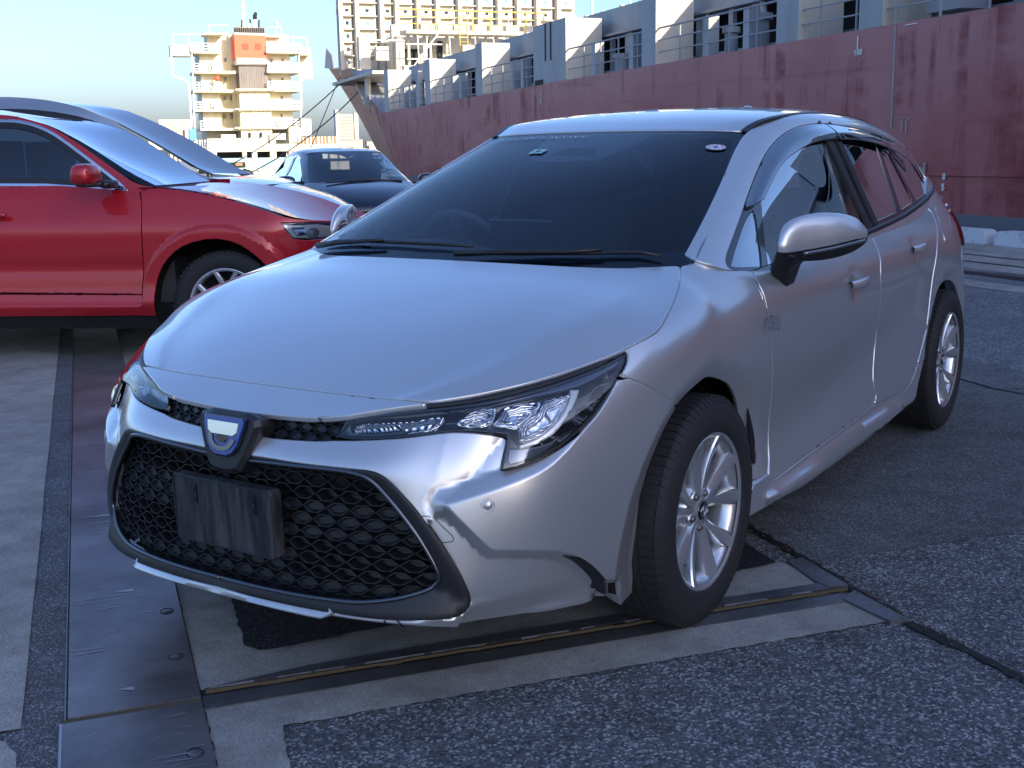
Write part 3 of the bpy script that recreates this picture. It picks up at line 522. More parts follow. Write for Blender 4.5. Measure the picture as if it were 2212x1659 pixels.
def is_left(q):
    a,b=apex,lampcorner;s=(b[0]-a[0])*(q[:,1]-a[1])-(b[1]-a[1])*(q[:,0]-a[0]);ref=a+np.array([.1,0]) # +s is towards the centre line
    s0=(b[0]-a[0])*(ref[1]-a[1])-(b[1]-a[1])*(ref[0]-a[0]);return s*s0>0
Wb0=lnB[:,0].max()
bb_=[p for p in D['bumper'] if p[1]>8.0 and p[0]>15.3];_f=np.polyfit([p[0] for p in bb_],[p[1] for p in bb_],2);bot_=[(float(u),float(np.polyval(_f,u))) for u in np.linspace(15.3,BC-.1,26)]
bc=[p for p in D['bumper'] if p[0]<=BC-.02 and not (p[1]>8.0 and p[0]>15.3)]+bot_
bc=[(float(BC),1.31)]+bc+[(float(BC),float(np.polyval(_f,BC)))]
so_=[p for p in D['surround_out'] if p[0]<=BC-.02];so_=[(float(BC),so_[0][1])]+so_+[(float(BC),so_[-1][1])]
dm=D['duct']
def cl(a): return [a,np.c_[2*Cst-a[:,0],a[:,1]]]
lines=[l for a in (lnL,lnS,offs(lnL,.0045)[5:],offs(lnL,-.0045)[5:],offs(lnS,.0045)[5:],offs(lnS,-.0045)[5:],offs(lnS,.010)[6:],offs(lnS,.020)[8:],offs(lnS,-.010)[6:],offs(lnS,-.020)[8:],lnW,lnB,lnF,np.array([apex,lampcorner])) for l in cl(a)]
bumper=PNL('front_bumper',SB,symB(bc),SI,res=.011,edge=.009,holes=(symB(so_),),lines=lines,disp=bump_disp,gap=.0012,flange=.012)[0]
def duct_disp(q): return bump_disp(q)+.0045
PNL('bumper_duct',SB,dm,M['trim'],res=.012,disp=duct_disp,gap=0,flange=.003,mirror=True)
# panel line of the tow-eye / washer cover as a narrow groove
def groove(name,S_,uvl,w=.0016,closed=False,disp=None,mirror=True,m=None,parent=None,lift=.0006):
    st=densify(S_.st(uvl),.008,closed);f=(lambda q:disp(q)+lift) if disp else (lambda q:np.full(len(q),lift))
    P,N=S_.pn(st,f);t=np.gradient(P,axis=0);b=np.cross(N,t);b/=np.linalg.norm(b,axis=1)[:,None]+1e-9
    V=np.stack([P-b*w,P+b*w],1)
    for sg in ((1,-1) if mirror else (1,)):
        mb=MB();mb.grid([[tuple(a*[1,sg,1]),tuple(c*[1,sg,1])] for a,c in V]);mb.build(name,m or M['dark'],parent or car,True)
groove('washer_cover_seam',SB,D['hookcap'],.0010,disp=bump_disp,mirror=False)
tf=D['towflap'];tf=[tf[0]]+tf[1:]
groove('splitter_notch',SB,tf,.0022,disp=bump_disp,mirror=False)
# parking sensor
sp,sn=SB.pn(SB.st([D['sensor'][0]]),bump_disp)
for sg in (1,-1):
    s_=MB();c=sp[0]*[1,sg,1];n=Vector(sn[0]*[1,sg,1]);q=n.to_track_quat('Y','Z').to_matrix()
    mb=MB().lathe([(.0,.0018),(.0095,.0018),(.0105,.0008),(.0112,-.0012),(.0130,-.0012),(.0135,.0016),(.0150,.002),(.0162,-.001)],n=28)
    V=[Vector(c)+q@Vector(v) for v in mb.V];meshobj('parking_sensor',V,mb.F,SI,car,True)
# ---- lower grille surround, ring and honeycomb
def sur_disp(q):
    q=fold(q);d=pdist(q,surst);return -np.minimum(.004+.30*d,.030)
rg=[p for p in D['ring'] if p[0]<=BC-.02];rg=[(float(BC),rg[0][1])]+rg+[(float(BC),rg[-1][1])]
PNL('grille_surround',SB,symB(so_),M['trim'],res=.02,holes=(symB(rg),),disp=sur_disp,gap=.0005,flange=.01)
st=densify(smooth_poly(SB.st(symB(rg)),2),.012,True);P,N=SB.pn(st,sur_disp)
M['ringm']=mat('satin_dark_chrome',(.13,.14,.16),.22,.9)
MB().tube([tuple(p) for p in P+N*.001],.0062,8,closed=True).build('grille_ring',M['ringm'],car,True)
# mapping (y,z) -> surface
def solve_yz(Y,Z,u0=None,v0=None):
    Y=np.array(Y,float);Z=np.array(Z,float);U=np.full(len(Y),float(BC))-Y*3.6;V=np.interp(-Z,[-.68,-.6,-.5,-.4,-.3,-.22],[0,2,3.7,5.2,6.8,8.2])
    for _ in range(14):
        p=BN(U,V);h=1e-3;a=(BN(U+h,V)-p)/h;b=(BN(U,V+h)-p)/h;ey=Y-p[:,1];ez=Z-p[:,2]
        det=a[:,1]*b[:,2]-b[:,1]*a[:,2];det=np.where(abs(det)<1e-6,1e-6,det)
        U=np.clip(U+np.clip((ey*b[:,2]-b[:,1]*ez)/det,-.4,.4),BC-5,BC+5);V=np.clip(V+np.clip((a[:,1]*ez-a[:,2]*ey)/det,-.4,.4),-.9,8.9)
    return U,V
def clip_poly(poly,clip):
    # Sutherland-Hodgman against a convex ccw polygon
    out=poly
    for i in range(len(clip)):
        a=clip[i-1];b=clip[i];inp=out;out=[]
        if not inp: return []
        f=lambda p:(b[0]-a[0])*(p[1]-a[1])-(b[1]-a[1])*(p[0]-a[0])
        for j in range(len(inp)):
            p,q=inp[j-1],inp[j];fp,fq=f(p),f(q)
            if fq>=0:
                if fp<0: t=fp/(fp-fq);out.append((p[0]+(q[0]-p[0])*t,p[1]+(q[1]-p[1])*t))
                out.append(q)
            elif fp>=0: t=fp/(fp-fq);out.append((p[0]+(q[0]-p[0])*t,p[1]+(q[1]-p[1])*t))
    return out
def hull(pts):
    pts=sorted(set(map(tuple,pts)));f=lambda o,a,b:(a[0]-o[0])*(b[1]-o[1])-(a[1]-o[1])*(b[0]-o[0])
    lo=[];up=[]
    for p in pts:
        while len(lo)>1 and f(lo[-2],lo[-1],p)<=0: lo.pop()
        lo.append(p)
    for p in pts[::-1]:
        while len(up)>1 and f(up[-2],up[-1],p)<=0: up.pop()
        up.append(p)
    return lo[:-1]+up[:-1]
def honeycomb(name,region,pw,ph,depth_fn,front_off,wall,skip=None,m=None,back=.03):
    """region: convex polygon in (y,z).  hexagonal wells with sloping walls"""
    y0=min(p[0] for p in region);y1=max(p[0] for p in region);z0=min(p[1] for p in region);z1=max(p[1] for p in region)
    V2=[];F=[];dep=[]
    rows=int((z1-z0)/ph)+3;cols=int((y1-y0)/pw)+3
    cells=[]
    for r in range(rows):
        for c in range(cols):
            cy=y0+(c+.5*(r%2))*pw;cz=z0+r*ph
            cells.append((cy,cz,r,c))
    hx=[(-pw*.335,ph*1.0*.5+ph*.16),(pw*.335-.0,ph*.5+ph*.16)]
    for cy,cz,r,c in cells:
        H=[(cy-pw/2,cz-ph*.0-ph*.18),(cy-pw*.0-pw*.17,cz-ph*.66),(cy+pw*.17,cz-ph*.66),(cy+pw/2,cz-ph*.18),(cy+pw/2,cz+ph*.18),(cy+pw*.17,cz+ph*.66),(cy-pw*.17,cz+ph*.66),(cy-pw/2,cz+ph*.18)]
        H=[(cy-pw*.5,cz),(cy-pw*.20,cz-ph*.98*.5-ph*.0),(cy+pw*.20,cz-ph*.98*.5),(cy+pw*.5,cz),(cy+pw*.20,cz+ph*.98*.5),(cy-pw*.20,cz+ph*.98*.5)]
        yield_=H
        P0=clip_poly(H,region)
        if len(P0)<3: continue
        A=abs(sum(P0[i-1][0]*P0[i][1]-P0[i][0]*P0[i-1][1] for i in range(len(P0))))/2
        if A<pw*ph*.06: continue
        cx=sum(p[0] for p in P0)/len(P0);cc=sum(p[1] for p in P0)/len(P0)
        def shr(P,w):
            out=[]
            for p in P:
                d=math.hypot(p[0]-cx,p[1]-cc);k=max(.15,(d-w)/d) if d>1e-6 else 1;out.append((cx+(p[0]-cx)*k,cc+(p[1]-cc)*k))
            return out
        dp=depth_fn(cx,cc)
        L=[(P0,0),(shr(P0,wall),0),(shr(P0,wall*1.6),-.004),(shr(P0,wall*3.0),-dp)]
        b=len(V2);n=len(P0)
        for P,d in L:
            for p in P: V2.append(p);dep.append(d)
        for k in range(3):
            for i in range(n): F.append((b+k*n+i,b+k*n+(i+1)%n,b+(k+1)*n+(i+1)%n,b+(k+1)*n+i))
        F.append(tuple(b+3*n+i for i in range(n)))
    V2=np.array(V2);dep=np.array(dep);U,Vv=solve_yz(V2[:,0],V2[:,1]);st=SB.st(np.c_[U,Vv]);P=BN(U,Vv);N=SB.nr(st)
    # push mostly backwards (along -x) so wells point forward
    dirv=N*.5+np.array([.5,0,0]);dirv/=np.linalg.norm(dirv,axis=1)[:,None]
    P=P+N*front_off+dirv*dep[:,None]
    return meshobj(name,P,F,m or M['grille'],car)
ringP=SB.raw(smooth_poly(SB.st(symB(rg)),1));reg=hull([(p[1]*.997,p[2]) for p in ringP])
plate_c=(0,.427)
def dfn(y,z):
    openr=(.50<z<.56 and abs(y)>.06) or (z<.405 and z>.31 and abs(y)>.20)
    return .030 if openr else .009
honeycomb('lower_grille',reg,.066,.0295,dfn,-.031,.0028)
# upper grille band
nb=SH.raw(SH.st([(u,v) for u,v in symv([p for p in nc[-9:]],10)]))
bt=SB.raw(SB.st([(float(BC),1.31)]+[p for p in bc[1:6]]))
upz=[(p[1],p[2]) for p in SH.net(*np.array(nc[-8:]).T)];upz=[(abs(a),b) for a,b in upz]
loz=[(abs(p[1]),p[2]) for p in bt]
tipz=SB.raw(SB.st([D['lamp'][0],D['lamp'][1]]))
regu=[(0,.660),(.16,.667),(.27,.678),(.325,.687),(.288,.634),(.18,.6235),(.0,.6195)]
regu=hull(regu+[(-a,b) for a,b in regu])
honeycomb('upper_grille',regu,.043,.0175,lambda y,z:.006,-.016,.0016)
PNL('grille_backing',SB,[(BC-3.6,-.3),(BC+3.6,-.3),(BC+3.2,3.2),(BC-3.2,3.2)],M['dark'],res=.05,off=-.05,flange=0,rnd=False)
PNL('grille_backing',SB,[(BC-4.6,1.5),(BC+4.6,1.5),(BC+4.6,8.4),(BC-4.6,8.4)],M['dark'],res=.05,off=-.085,flange=0,rnd=False)
# black lip below the nose
# plate holder
def face_at(y,z): 
    U,V=solve_yz([y],[z]);st=SB.st(np.c_[U,V]);return BN(U,V)[0],SB.nr(st)[0]
PC=np.array([.9435,0,.427]);tilt=R(1.5)
mb=MB();X=Vector((math.sin(R(2)),0,math.cos(R(2))));Xn=Vector((math.cos(R(2)),0,-math.sin(R(2))))
def rrect(w,h,r,n=4):
    out=[]
    for cx,cy,a0 in ((w/2-r,h/2-r,0),(-w/2+r,h/2-r,90),(-w/2+r,-h/2+r,180),(w/2-r,-h/2+r,270)):
        for k in range(n+1): a=R(a0+90*k/n);out.append((cx+r*math.cos(a),cy+r*math.sin(a)))
    return out
def slab(name,prof,c,ex,ey,en,th,m,parent,bev=.002):
    c=Vector(c);ex=Vector(ex);ey=Vector(ey);en=Vector(en);V=[];F=[];n=len(prof);g=(sum(p[0] for p in prof)/n,sum(p[1] for p in prof)/n)
    for k,(s,d) in enumerate(((0,-th),(0,-bev),(bev,0))):
        for p in prof:
            l=math.hypot(p[0]-g[0],p[1]-g[1]);q=(l-s)/l;V.append(c+ex*(g[0]+(p[0]-g[0])*q)+ey*(g[1]+(p[1]-g[1])*q)+en*d)
    for k in range(2):
        for i in range(n): F.append((k*n+i,k*n+(i+1)%n,(k+1)*n+(i+1)%n,(k+1)*n+i))
    F.append(tuple(2*n+i for i in range(n)));return meshobj(name,V,F,m,parent)
M['plate']=mat('dusty_plate_holder',(.02,.022,.026),.5);N_,L_,b_=nodes(M['plate'])
v=mapping(N_,L_,(3,14,1.6));nz=noise(N_,L_,3.,6,.65,v);rp=ramp(N_,[(.42,(.012,.013,.016)),(.75,(.085,.088,.095))]);L_.new(nz.outputs[0],rp.inputs[0]);L_.new(rp.outputs[0],b_.inputs['Base Color'])
EY=(0,1,0)
ph_=slab('plate_holder',rrect(.340,.172,.012),PC+np.array(Xn)*.004,EY,X,Xn,.03,M['plate'],car)
# rim and clips of the plate holder
mb=MB();mb.tube([tuple(Vector(PC)+Xn*.0045+Vector(EY)*a+X*b) for a,b in rrect(.335,.167,.012)],.0022,6,closed=True);mb.build('plate_holder_rim',M['trim'],car,True)
mb=MB()
for yy in (-.095,.105):
    mb.box(Vector(PC)+Xn*.0055+Vector((0,yy,0))+X*.045,(.004,.022,.050),(Xn,EY,X));mb.box(Vector(PC)+Xn*.0075+Vector((0,yy,0))+X*.030,(.004,.012,.010),(Xn,EY,X));mb.box(Vector(PC)+Xn*.0075+Vector((0,yy,0))+X*.055,(.004,.012,.010),(Xn,EY,X))
mb.build('plate_clip',M['gloss'],car)
# ---- badge block
BCt=Vector((.928,0,.622));bn=Vector((math.cos(R(12)),0,math.sin(R(12))));bx=Vector((-math.sin(R(12)),0,math.cos(R(12))))
base=[(-.098,.052),(-.060,.062),(.060,.062),(.098,.052),(.104,.035),(.074,-.045),(.050,-.082),(.02,-.090),(-.02,-.090),(-.050,-.082),(-.074,-.045),(-.104,.035)]
slab('badge_mount',base,BCt-bn*.004,EY,bx,bn,.06,M['trim'],car,.012)
def scale(p,s,dy=0): return [(a*s,b*s+dy) for a,b in p]
trap=[(-.069,.042),(-.062,.047),(.062,.047),(.069,.042),(.066,.025),(.050,-.020),(.036,-.038),(.018,-.046),(-.018,-.046),(-.036,-.038),(-.050,-.020),(-.066,.025)]
slab('badge_rim',scale(trap,1.06),BCt+bn*.003,EY,bx,bn,.01,M['gloss'],car,.003)
M['blue']=mat('badge_blue',(.008,.05,.30),.15,.4,1.);M['lensgrey']=mat('badge_lens_grey',(.16,.18,.21),.15,.5,1.)
slab('badge_blue_field',trap,BCt+bn*.0065,EY,bx,bn,.006,M['blue'],car,.002)
slab('badge_lamp',[(-.054,.036),(.054,.036),(.050,.012),(.038,.004),(-.038,.004),(-.050,.012)],BCt+bn*.0085,EY,bx,bn,.004,M['chrome'],car,.002)
def ringpoly(outer,w,c,m,name,off):
    g=(0,0);n=len(outer);V=[];F=[]
    for s in (1,w):
        for a,b in outer: V.append(c+Vector(EY)*(a*s)+bx*(b*s-.004*(1-s)*0)+bn*off)
    for i in range(n-1): F.append((i,i+1,n+i+1,n+i))
    return meshobj(name,V,F,m,car)
ush=[(-.047,.006),(-.040,-.016),(-.028,-.028),(-.012,-.034),(.012,-.034),(.028,-.028),(.040,-.016),(.046,-.004)]
ringpoly(ush,.70,BCt,M['lensgrey'],'badge_grey_band',.0092)
slab('badge_centre',[(-.016,.004),(.016,.004),(.018,-.006),(.010,-.014),(-.010,-.014),(-.018,-.006)],BCt+bn*.0095,EY,bx,bn,.003,M['gloss'],car,.001)
mb=MB()
for a in (-.030,0,.030): mb.lathe([(0,.0),(.0045,.0),(.006,-.003)],(BCt.x+bn.x*.0115-.006+bx.x*.026,a,BCt.z+bn.z*.0115+bx.z*.026),'x',14)
mb.build('badge_led',M['lensgrey'],car,True)
# ---- headlights
def lampside(sg):
    par=empty('headlight',parent=car);par_y=sg
    k=dict(parent=par)
    def one(name,poly,m,**kw):
        o=panel(name,SB,poly,m,par,mirror=True,**kw);a,b=o;keep,kill=(a,b) if sg>0 else (b,a);bpy.data.objects.remove(kill);return keep
    top=SB.st(D['lamp'][2:17])
    def lens_d(q): return np.full(len(q),.0)-.006+ .006*smooth01(pdist(q,lampst,True)/.012)
    one('lamp_lens',D['lamp'],M['lens'],res=.022,disp=lens_d,gap=.001,flange=.004)
    one('lamp_housing',D['lamp'],M['gloss'],res=.03,disp=lambda q:-.010-.040*smooth01(pdist(q,lampst,True)/.03),gap=.0015,flange=0)
    one('lamp_rim',D['lamp'],M['gloss'],res=.03,off=-.008,gap=.0008,flange=.01,holes=(shrink(D['lamp'],.006),))
    def refl(q):
        return -.030+.0012*np.sin(q[:,0]*520)
    one('turn_reflector',D['rf_turn'],M['flute'],res=.012,disp=lambda q:-.022-.010*smooth01(pdist(q,np.array(SB.st(D['rf_turn'])),True)/.012),gap=.001,flange=.006)
    for nme in ('rf1','rf2','rf3'):
        pst=SB.st(D[nme])
        one('reflector',D[nme],M['flute'],res=.010,disp=lambda q:-.016-.016*smooth01(pdist(q,pst,True)/.022),gap=.001,flange=.012)
    one('daytime_light_bar',D['drl'],M['drl'],res=.012,disp=lambda q:-.010+0*q[:,0],gap=.001,flange=.012)
    one('upper_light_guide',D['drltop'],M['guide'],res=.015,disp=lambda q:-.012+0*q[:,0],gap=.001,flange=.008)
    one('lower_light_guide',D['lmlow'],M['guide'],res=.015,disp=lambda q:-.016+0*q[:,0],gap=.001,flange=.008)
    one('lamp_gap_trim',D['gapstrip'],M['trim'],res=.02,off=-.004,gap=.0,flange=.01)
lampst=SB.st(D['lamp'])
def shrink(uvp,d):
    st=smooth_poly(SB.st(uvp));n=len(st);out=[];A=sum(st[i-1][0]*st[i][1]-st[i][0]*st[i-1][1] for i in range(n));s=1 if A>0 else -1
    for i in range(n):
        a,b,c=st[i-1],st[i],st[(i+1)%n];t=(c-a);t/=np.hypot(*t)+1e-9;out.append(b+np.array([-t[1],t[0]])*s*d)
    u,v=SB.uv(np.array(out));return list(zip(u,v))
M['flute']=mat('fluted_reflector',(.80,.82,.85),.10,1);N_,L_,b_=nodes(M['flute'])
v=mapping(N_,L_,(1,1,1));wv=N_.new('ShaderNodeTexWave');wv.wave_type='BANDS';wv.bands_direction='DIAGONAL';wv.inputs['Scale'].default_value=62;wv.inputs['Distortion'].default_value=5.5;wv.inputs['Detail'].default_value=0;wv.inputs['Detail Scale'].default_value=.4;L_.new(v,wv.inputs[0]);bump(N_,L_,b_,wv.outputs['Fac'],.9,.003)
M['drl']=mat('daytime_bar',(.72,.76,.80),.12,.2,1.);M['guide']=mat('light_guide',(.10,.13,.18),.12,.5,1.)
lampside(1);lampside(-1)
# ---- sides
def cup(q,c,a,b,rot,dep):
    d=q-c;cs,sn=math.cos(rot),math.sin(rot);x=(d[:,0]*cs+d[:,1]*sn)/a;y=(-d[:,0]*sn+d[:,1]*cs)/b;return -dep*smooth01(1.15-np.sqrt(x*x+y*y))
def locate(x,z,guess=(7,2)):
    u,v=guess
    for _ in range(30):
        p=BN([u],[v])[0];h=1e-3;a=(BN([u+h],[v])[0]-p)/h;b=(BN([u],[v+h])[0]-p)/h
        Mx=np.array([[a[0],b[0]],[a[2],b[2]]]);d=np.linalg.solve(Mx,[x-p[0],z-p[2]]);u+=float(np.clip(d[0],-.5,.5));v+=float(np.clip(d[1],-.5,.5))
    return u,v
H1=SB.st([locate(-1.215,.818)])[0];H2=SB.st([locate(-2.03,.873)])[0]
lnA=SB.st([locate(x,z) for x,z in ((-.30,.862),(-.6,.842),(-1.0,.845),(-1.4,.855),(-1.9,.872),(-2.3,.884),(-2.8,.90))])
skst=SB.st(D['skirt'])
lnLow=SB.st([locate(x,z,(7,6)) for x,z in ((-.46,.335),(-.8,.365),(-1.2,.41),(-1.6,.46),(-1.95,.53),(-2.1,.58))])
def side_disp(q):
    z=np.zeros(len(q))
    z+=cup(q,H1,.075,.048,R(-8),.016)+cup(q,H2,.075,.048,R(-8),.016)
    # shoulder crease: sharpen with a shallow hollow beneath
    yl=np.interp(q[:,0],lnA[:,0][::-1] if lnA[0,0]>lnA[-1,0] else lnA[:,0],lnA[:,1][::-1] if lnA[0,0]>lnA[-1,0] else lnA[:,1]);d=q[:,1]-yl
    z+=np.where(d>0,-.006*(1-np.exp(-d/.02))*np.exp(-d/.12),-.0)
    # scoop above the sill, edge rising towards the rear wheel
    yl2=np.interp(q[:,0],lnLow[::-1,0] if lnLow[0,0]>lnLow[-1,0] else lnLow[:,0],lnLow[::-1,1] if lnLow[0,0]>lnLow[-1,0] else lnLow[:,1]);e=yl2-q[:,1]
    z+=-.012*np.exp(-((e-.05)/.07)**2)
    return z
PNL('front_fender',SB,D['fender'],SI,res=.025,disp=lambda q:side_disp(q)-arch_flare(q),lines=(lnA,),gap=.0018,mirror=True,flange=.012)
PNL('front_door',SB,D['front_door'],SI,res=.025,disp=side_disp,lines=(lnA,),gap=.0018,mirror=True,flange=.012)
PNL('rear_door',SB,D['rear_door'],SI,res=.025,disp=side_disp,lines=(lnA,),gap=.0018,mirror=True,flange=.012)
# quarter panel runs round the tail; fill in what the photo hides
q_=[p for p in D['quarter']]
archc=(-2.64,.316);hid=[locate(archc[0]+.362*math.cos(R(a)),archc[1]+.362*math.sin(R(a)),(3,4)) for a in (75,90,110,130,150,170)]
x_last=BN([q_[-1][0]],[q_[-1][1]])[0]
hid=[h for h in hid if BN([h[0]],[h[1]])[0][0]<x_last[0]-.03]
qpoly=q_+hid+[(2.4,6.3),(1.0,6.0),(0,6.0),(0.0,0.0),(1.0,-.6),(2.0,-.6),(3.0,-.5),(4.0,-.25)]
PNL('quarter_panel',SB,qpoly,SI,res=.03,holes=(D['fuel'],),disp=lambda q:side_disp(q)-arch_flare(q),gap=.0018,mirror=True,flange=.012)
PNL('fuel_flap',SB,D['fuel'],SI,res=.03,gap=.0012,flange=.01)
def rock_disp(q):
    ins=inpoly(q,skst);d=pdist(q,skst,True)
    return np.where(ins,.022*smooth01(d/.012),0)-.003
PNL('sill_skirt',SB,D['rocker'],SI,res=.016,edge=.012,disp=rock_disp,lines=(skst,),gap=.0015,mirror=True,flange=.02)
# ---- greenhouse
opn=D['opening']
outerG=[(1.0,3.05),(.95,2.0),(1.0,.9),(1.15,-.05),(1.6,-.1),(2.0,-.1),(3.0,-.1),(3.9,-.08),(4.4,.0),(5,.02),(6,.02),(7,.02),(8,.02),(9,.0),(10,.0),(11,.0),(11,4.1),(10,4.15),(9,4.15),(8.4,3.95),(7.6,4.05),(7.6,4.3),(5,4.3),(3,4.3),(1.4,4.3)]
PNL('body_side_frame',SG,outerG,SI,res=.03,holes=(opn,),gap=.0,mirror=True,flange=.012)
PNL('window_trim',SG,opn,M['gloss'],res=.03,holes=[D[k] for k in ('g_quarter','g_front','g_rear','g_rear2','g_rear3')],off=-.004,gap=-.001,mirror=True,flange=.012)
for k,nm,mm in (('g_quarter','quarter_light','sg'),('g_front','front_side_window','sg'),('g_rear','rear_side_window','pg'),('g_rear2','rear_side_window','pg'),('g_rear3','cargo_side_window','pg')):
    PNL(nm,SG,D[k],M[mm],res=.04,off=-.008,gap=-.002,mirror=True,flange=0)
def vis(q): return .004+.016*smooth01(pdist(q,opst,True)/.05)
opst=SG.st(opn)
PNL('wind_deflector',SG,D['visor_f'],M['visor'],res=.02,disp=vis,gap=.003,mirror=True,flange=.004)
PNL('wind_deflector',SG,D['visor_r'],M['visor'],res=.02,disp=vis,gap=.003,mirror=True,flange=.004)
# belt moulding
bl=[p for p in opn[32:47]]
P=curve3(SG,[(9.2,3.35),(8.748,3.56),(8.093,3.70),(7.6,3.79),(6.96,3.88),(6.466,3.91),(5.956,3.93),(5.237,3.95),(4.385,3.965),(3.234,4.0),(2.3,4.03)],.004,h=.03)
for sg in (1,-1): MB().tube([tuple(p*[1,sg,1]) for p in P],[.011]*len(P),8).build('belt_moulding',M['trim'],car,True)
# pillars of the doors stand slightly proud of the glass
def pill(a,b,w,nm='door_pillar_trim',m='trim',off=.004):
    A=SG.raw(SG.st([a]))[0];B=SG.raw(SG.st([b]))[0];N=SG.nr(SG.st([((a[0]+b[0])/2,(a[1]+b[1])/2)]))[0]
    st=densify(SG.st([a,b]),.04,False);P,Nn=SG.pn(st);t=np.gradient(P,axis=0);q=np.cross(Nn,t);q/=np.linalg.norm(q,axis=1)[:,None]
    for sg in (1,-1):
        g=[[tuple((p+qq*k*w+n*o)*[1,sg,1]) for k,o in ((-1,-.004),(-.92,off),(.92,off),(1,-.004))] for p,qq,n in zip(P,q,Nn)]
        MB().grid(g).build(nm,M[m],car)
def uvof(k,x,y,z=None): pass
pill((5.30,1.55),(5.62,3.9),.030);pill((5.62,1.6),(5.93,3.9),.026)
# roof, glass
wc=[(u,v) for u,v in D['ws'] if v<3.99];wc=wc[:13]
wsp=[(0.80,4.0),(0.83,2.0),(.93,.6)]+[p for p in wc]+[(4.06,4.0)]
wsp=symv(wsp,8)
PNL('windshield',SW,wsp,M['ws'],res=.06,off=-.004,gap=0,flange=0)
fr=D['frit'];inner=[(1.17,4.0),(1.16,2.0)]+[(u,max(v,.0)) for u,v in fr][:-1]+[(3.93,1.2),(3.94,4.0)]
PNL('windshield_frit',SW,wsp,M['frit'],res=.05,holes=(symv(inner,8),),off=-.0085,gap=0,flange=0)
PNL('cowl_panel',SW,symv([(0.3,4.0),(0.3,.3),(1.02,.2),(1.12,.6),(1.10,2.0),(1.08,4.0)],8),M['trim'],res=.06,off=-.014,gap=0,flange=0)
rp_=[(4.09,4.0),(4.06,2.0),(4.05,1.0),(4.045,.36),(4.4,.16),(5,.10),(6,.10),(7,.10),(8,.10),(9,.10),(9.7,.15),(9.9,1.0),(10,4.0)]
PNL('roof',SW,symv(rp_,8),SI,res=.05,gap=.0,flange=.006)
dt=[(4.02,.22),(4.4,.10),(5,.04),(6,.03),(7,.03),(8,.03),(9,.03),(9.7,.06)]
st=densify(SW.st(dt),.03,False);P,N=SW.pn(st);t=np.gradient(P,axis=0);q=np.cross(N,t);q/=np.linalg.norm(q,axis=1)[:,None]
for sg in (1,-1):
    g=[[tuple((p+qq*k*.014+n*o)*[1,sg,1]) for k,o in ((-1,-.006),(-.8,.0015),(.8,.0015),(1,-.006))] for p,qq,n in zip(P,q,N)]
    mb=MB().grid(g);a=g[0];mb.build('roof_moulding',M['trim'],car)
# shark fin low on the roof rear
fin=MB();fx,fz=-2.35,1.425
G=[]
for i in range(9):
    s=i/8;x=fx+.10-.20*s;h=.036*math.sin(math.pi*min(1,s*1.02)**.6*.98)+.001;w=.030*math.sin(math.pi*(.08+.84*s))
    G.append([(x,w*math.cos(a),fz+h*math.sin(a)) for a in [math.pi*k/8 for k in range(9)]])
fin.grid(G).build('antenna_fin',SI,car,True)
# rear: tail panel, tail lamps, rear glass (mostly out of sight)
PNL('tailgate',SB,[(-1,-.4),(1.6,-.4),(1.2,4),(0.6,8.3),(-1,8.3)],SI,res=.08,mirror=True,flange=.01,off=-.004)
def bb(name,c,d,m,ax=None,bev=.01,parent=None,seg=2):
    o=MB().box(c,d,ax).build(name,m,parent or car)
    bm=bmesh.new();bm.from_mesh(o.data);bmesh.ops.recalc_face_normals(bm,faces=bm.faces);bmesh.ops.bevel(bm,geom=list(bm.edges),offset=bev,segments=seg,affect='EDGES',profile=.5);bm.to_mesh(o.data);bm.free()
    o.data.polygons.foreach_set('use_smooth',[True]*len(o.data.polygons));return o
M['tail']=mat('tail_lamp_red',(.12,.004,.006),.08,0,1.)
for sg in (1,-1):
    tl=[locate(x,z,(3,1)) for x,z in ((-3.08,.975),(-3.20,.99),(-3.24,.95),(-3.245,.86),(-3.23,.78),(-3.18,.80),(-3.12,.90))]
PNL('tail_lamp',SB,tl,M['tail'],res=.03,off=.012,mirror=True,flange=.02)
# ---- interior
cab=MB();cab.box((-1.65,0,.30),(3.2,1.4,.05));cab.build('cabin_floor',M['dark'],car)
dash=[[(x,y,z) for y in np.linspace(-.70,.70,15)] for x,z in ((.02,.93),(-.12,.955),(-.30,.965),(-.45,.955),(-.52,.90),(-.54,.70),(-.54,.35))]
for r in dash:
    for i,(x,y,z) in enumerate(r): r[i]=(x-.05*(abs(y)/.7)**2,y,z+(.035*math.exp(-((y+.36)/.16)**2) if x<-.25 and x>-.5 else 0)-.03*(abs(y)/.7)**4)
MB().grid(dash).build('dashboard',M['interior'],car,True)
M['screen']=mat('screen_glass',(.02,.025,.03),.12,0,.8)
bb('centre_screen',(-.42,.0,1.005),(.02,.24,.12),M['screen'],((math.cos(R(15)),0,-math.sin(R(15))),(0,1,0),(math.sin(R(15)),0,math.cos(R(15)))),.006)
sw=Vector((-.62,-.37,.90));ax=Vector((-math.cos(R(24)),0,math.sin(R(24))));yy=Vector((0,1,0));zz=ax.cross(yy)
MB().tube([tuple(sw+yy*math.cos(t)*.185+zz*math.sin(t)*.185) for t in [2*math.pi*k/40 for k in range(40)]],.015,8,closed=True).build('steering_wheel',M['interior'],car,True)
mb=MB();mb.cyl(sw-ax*.02,sw+ax*.03,.065,20);mb.bar(sw,sw+yy*.18,.03);mb.bar(sw,sw-yy*.18,.03);mb.bar(sw,sw-zz*.18,.03);mb.bar(sw-ax*.03,sw-ax*.25,.05);mb.build('steering_hub',M['interior'],car)
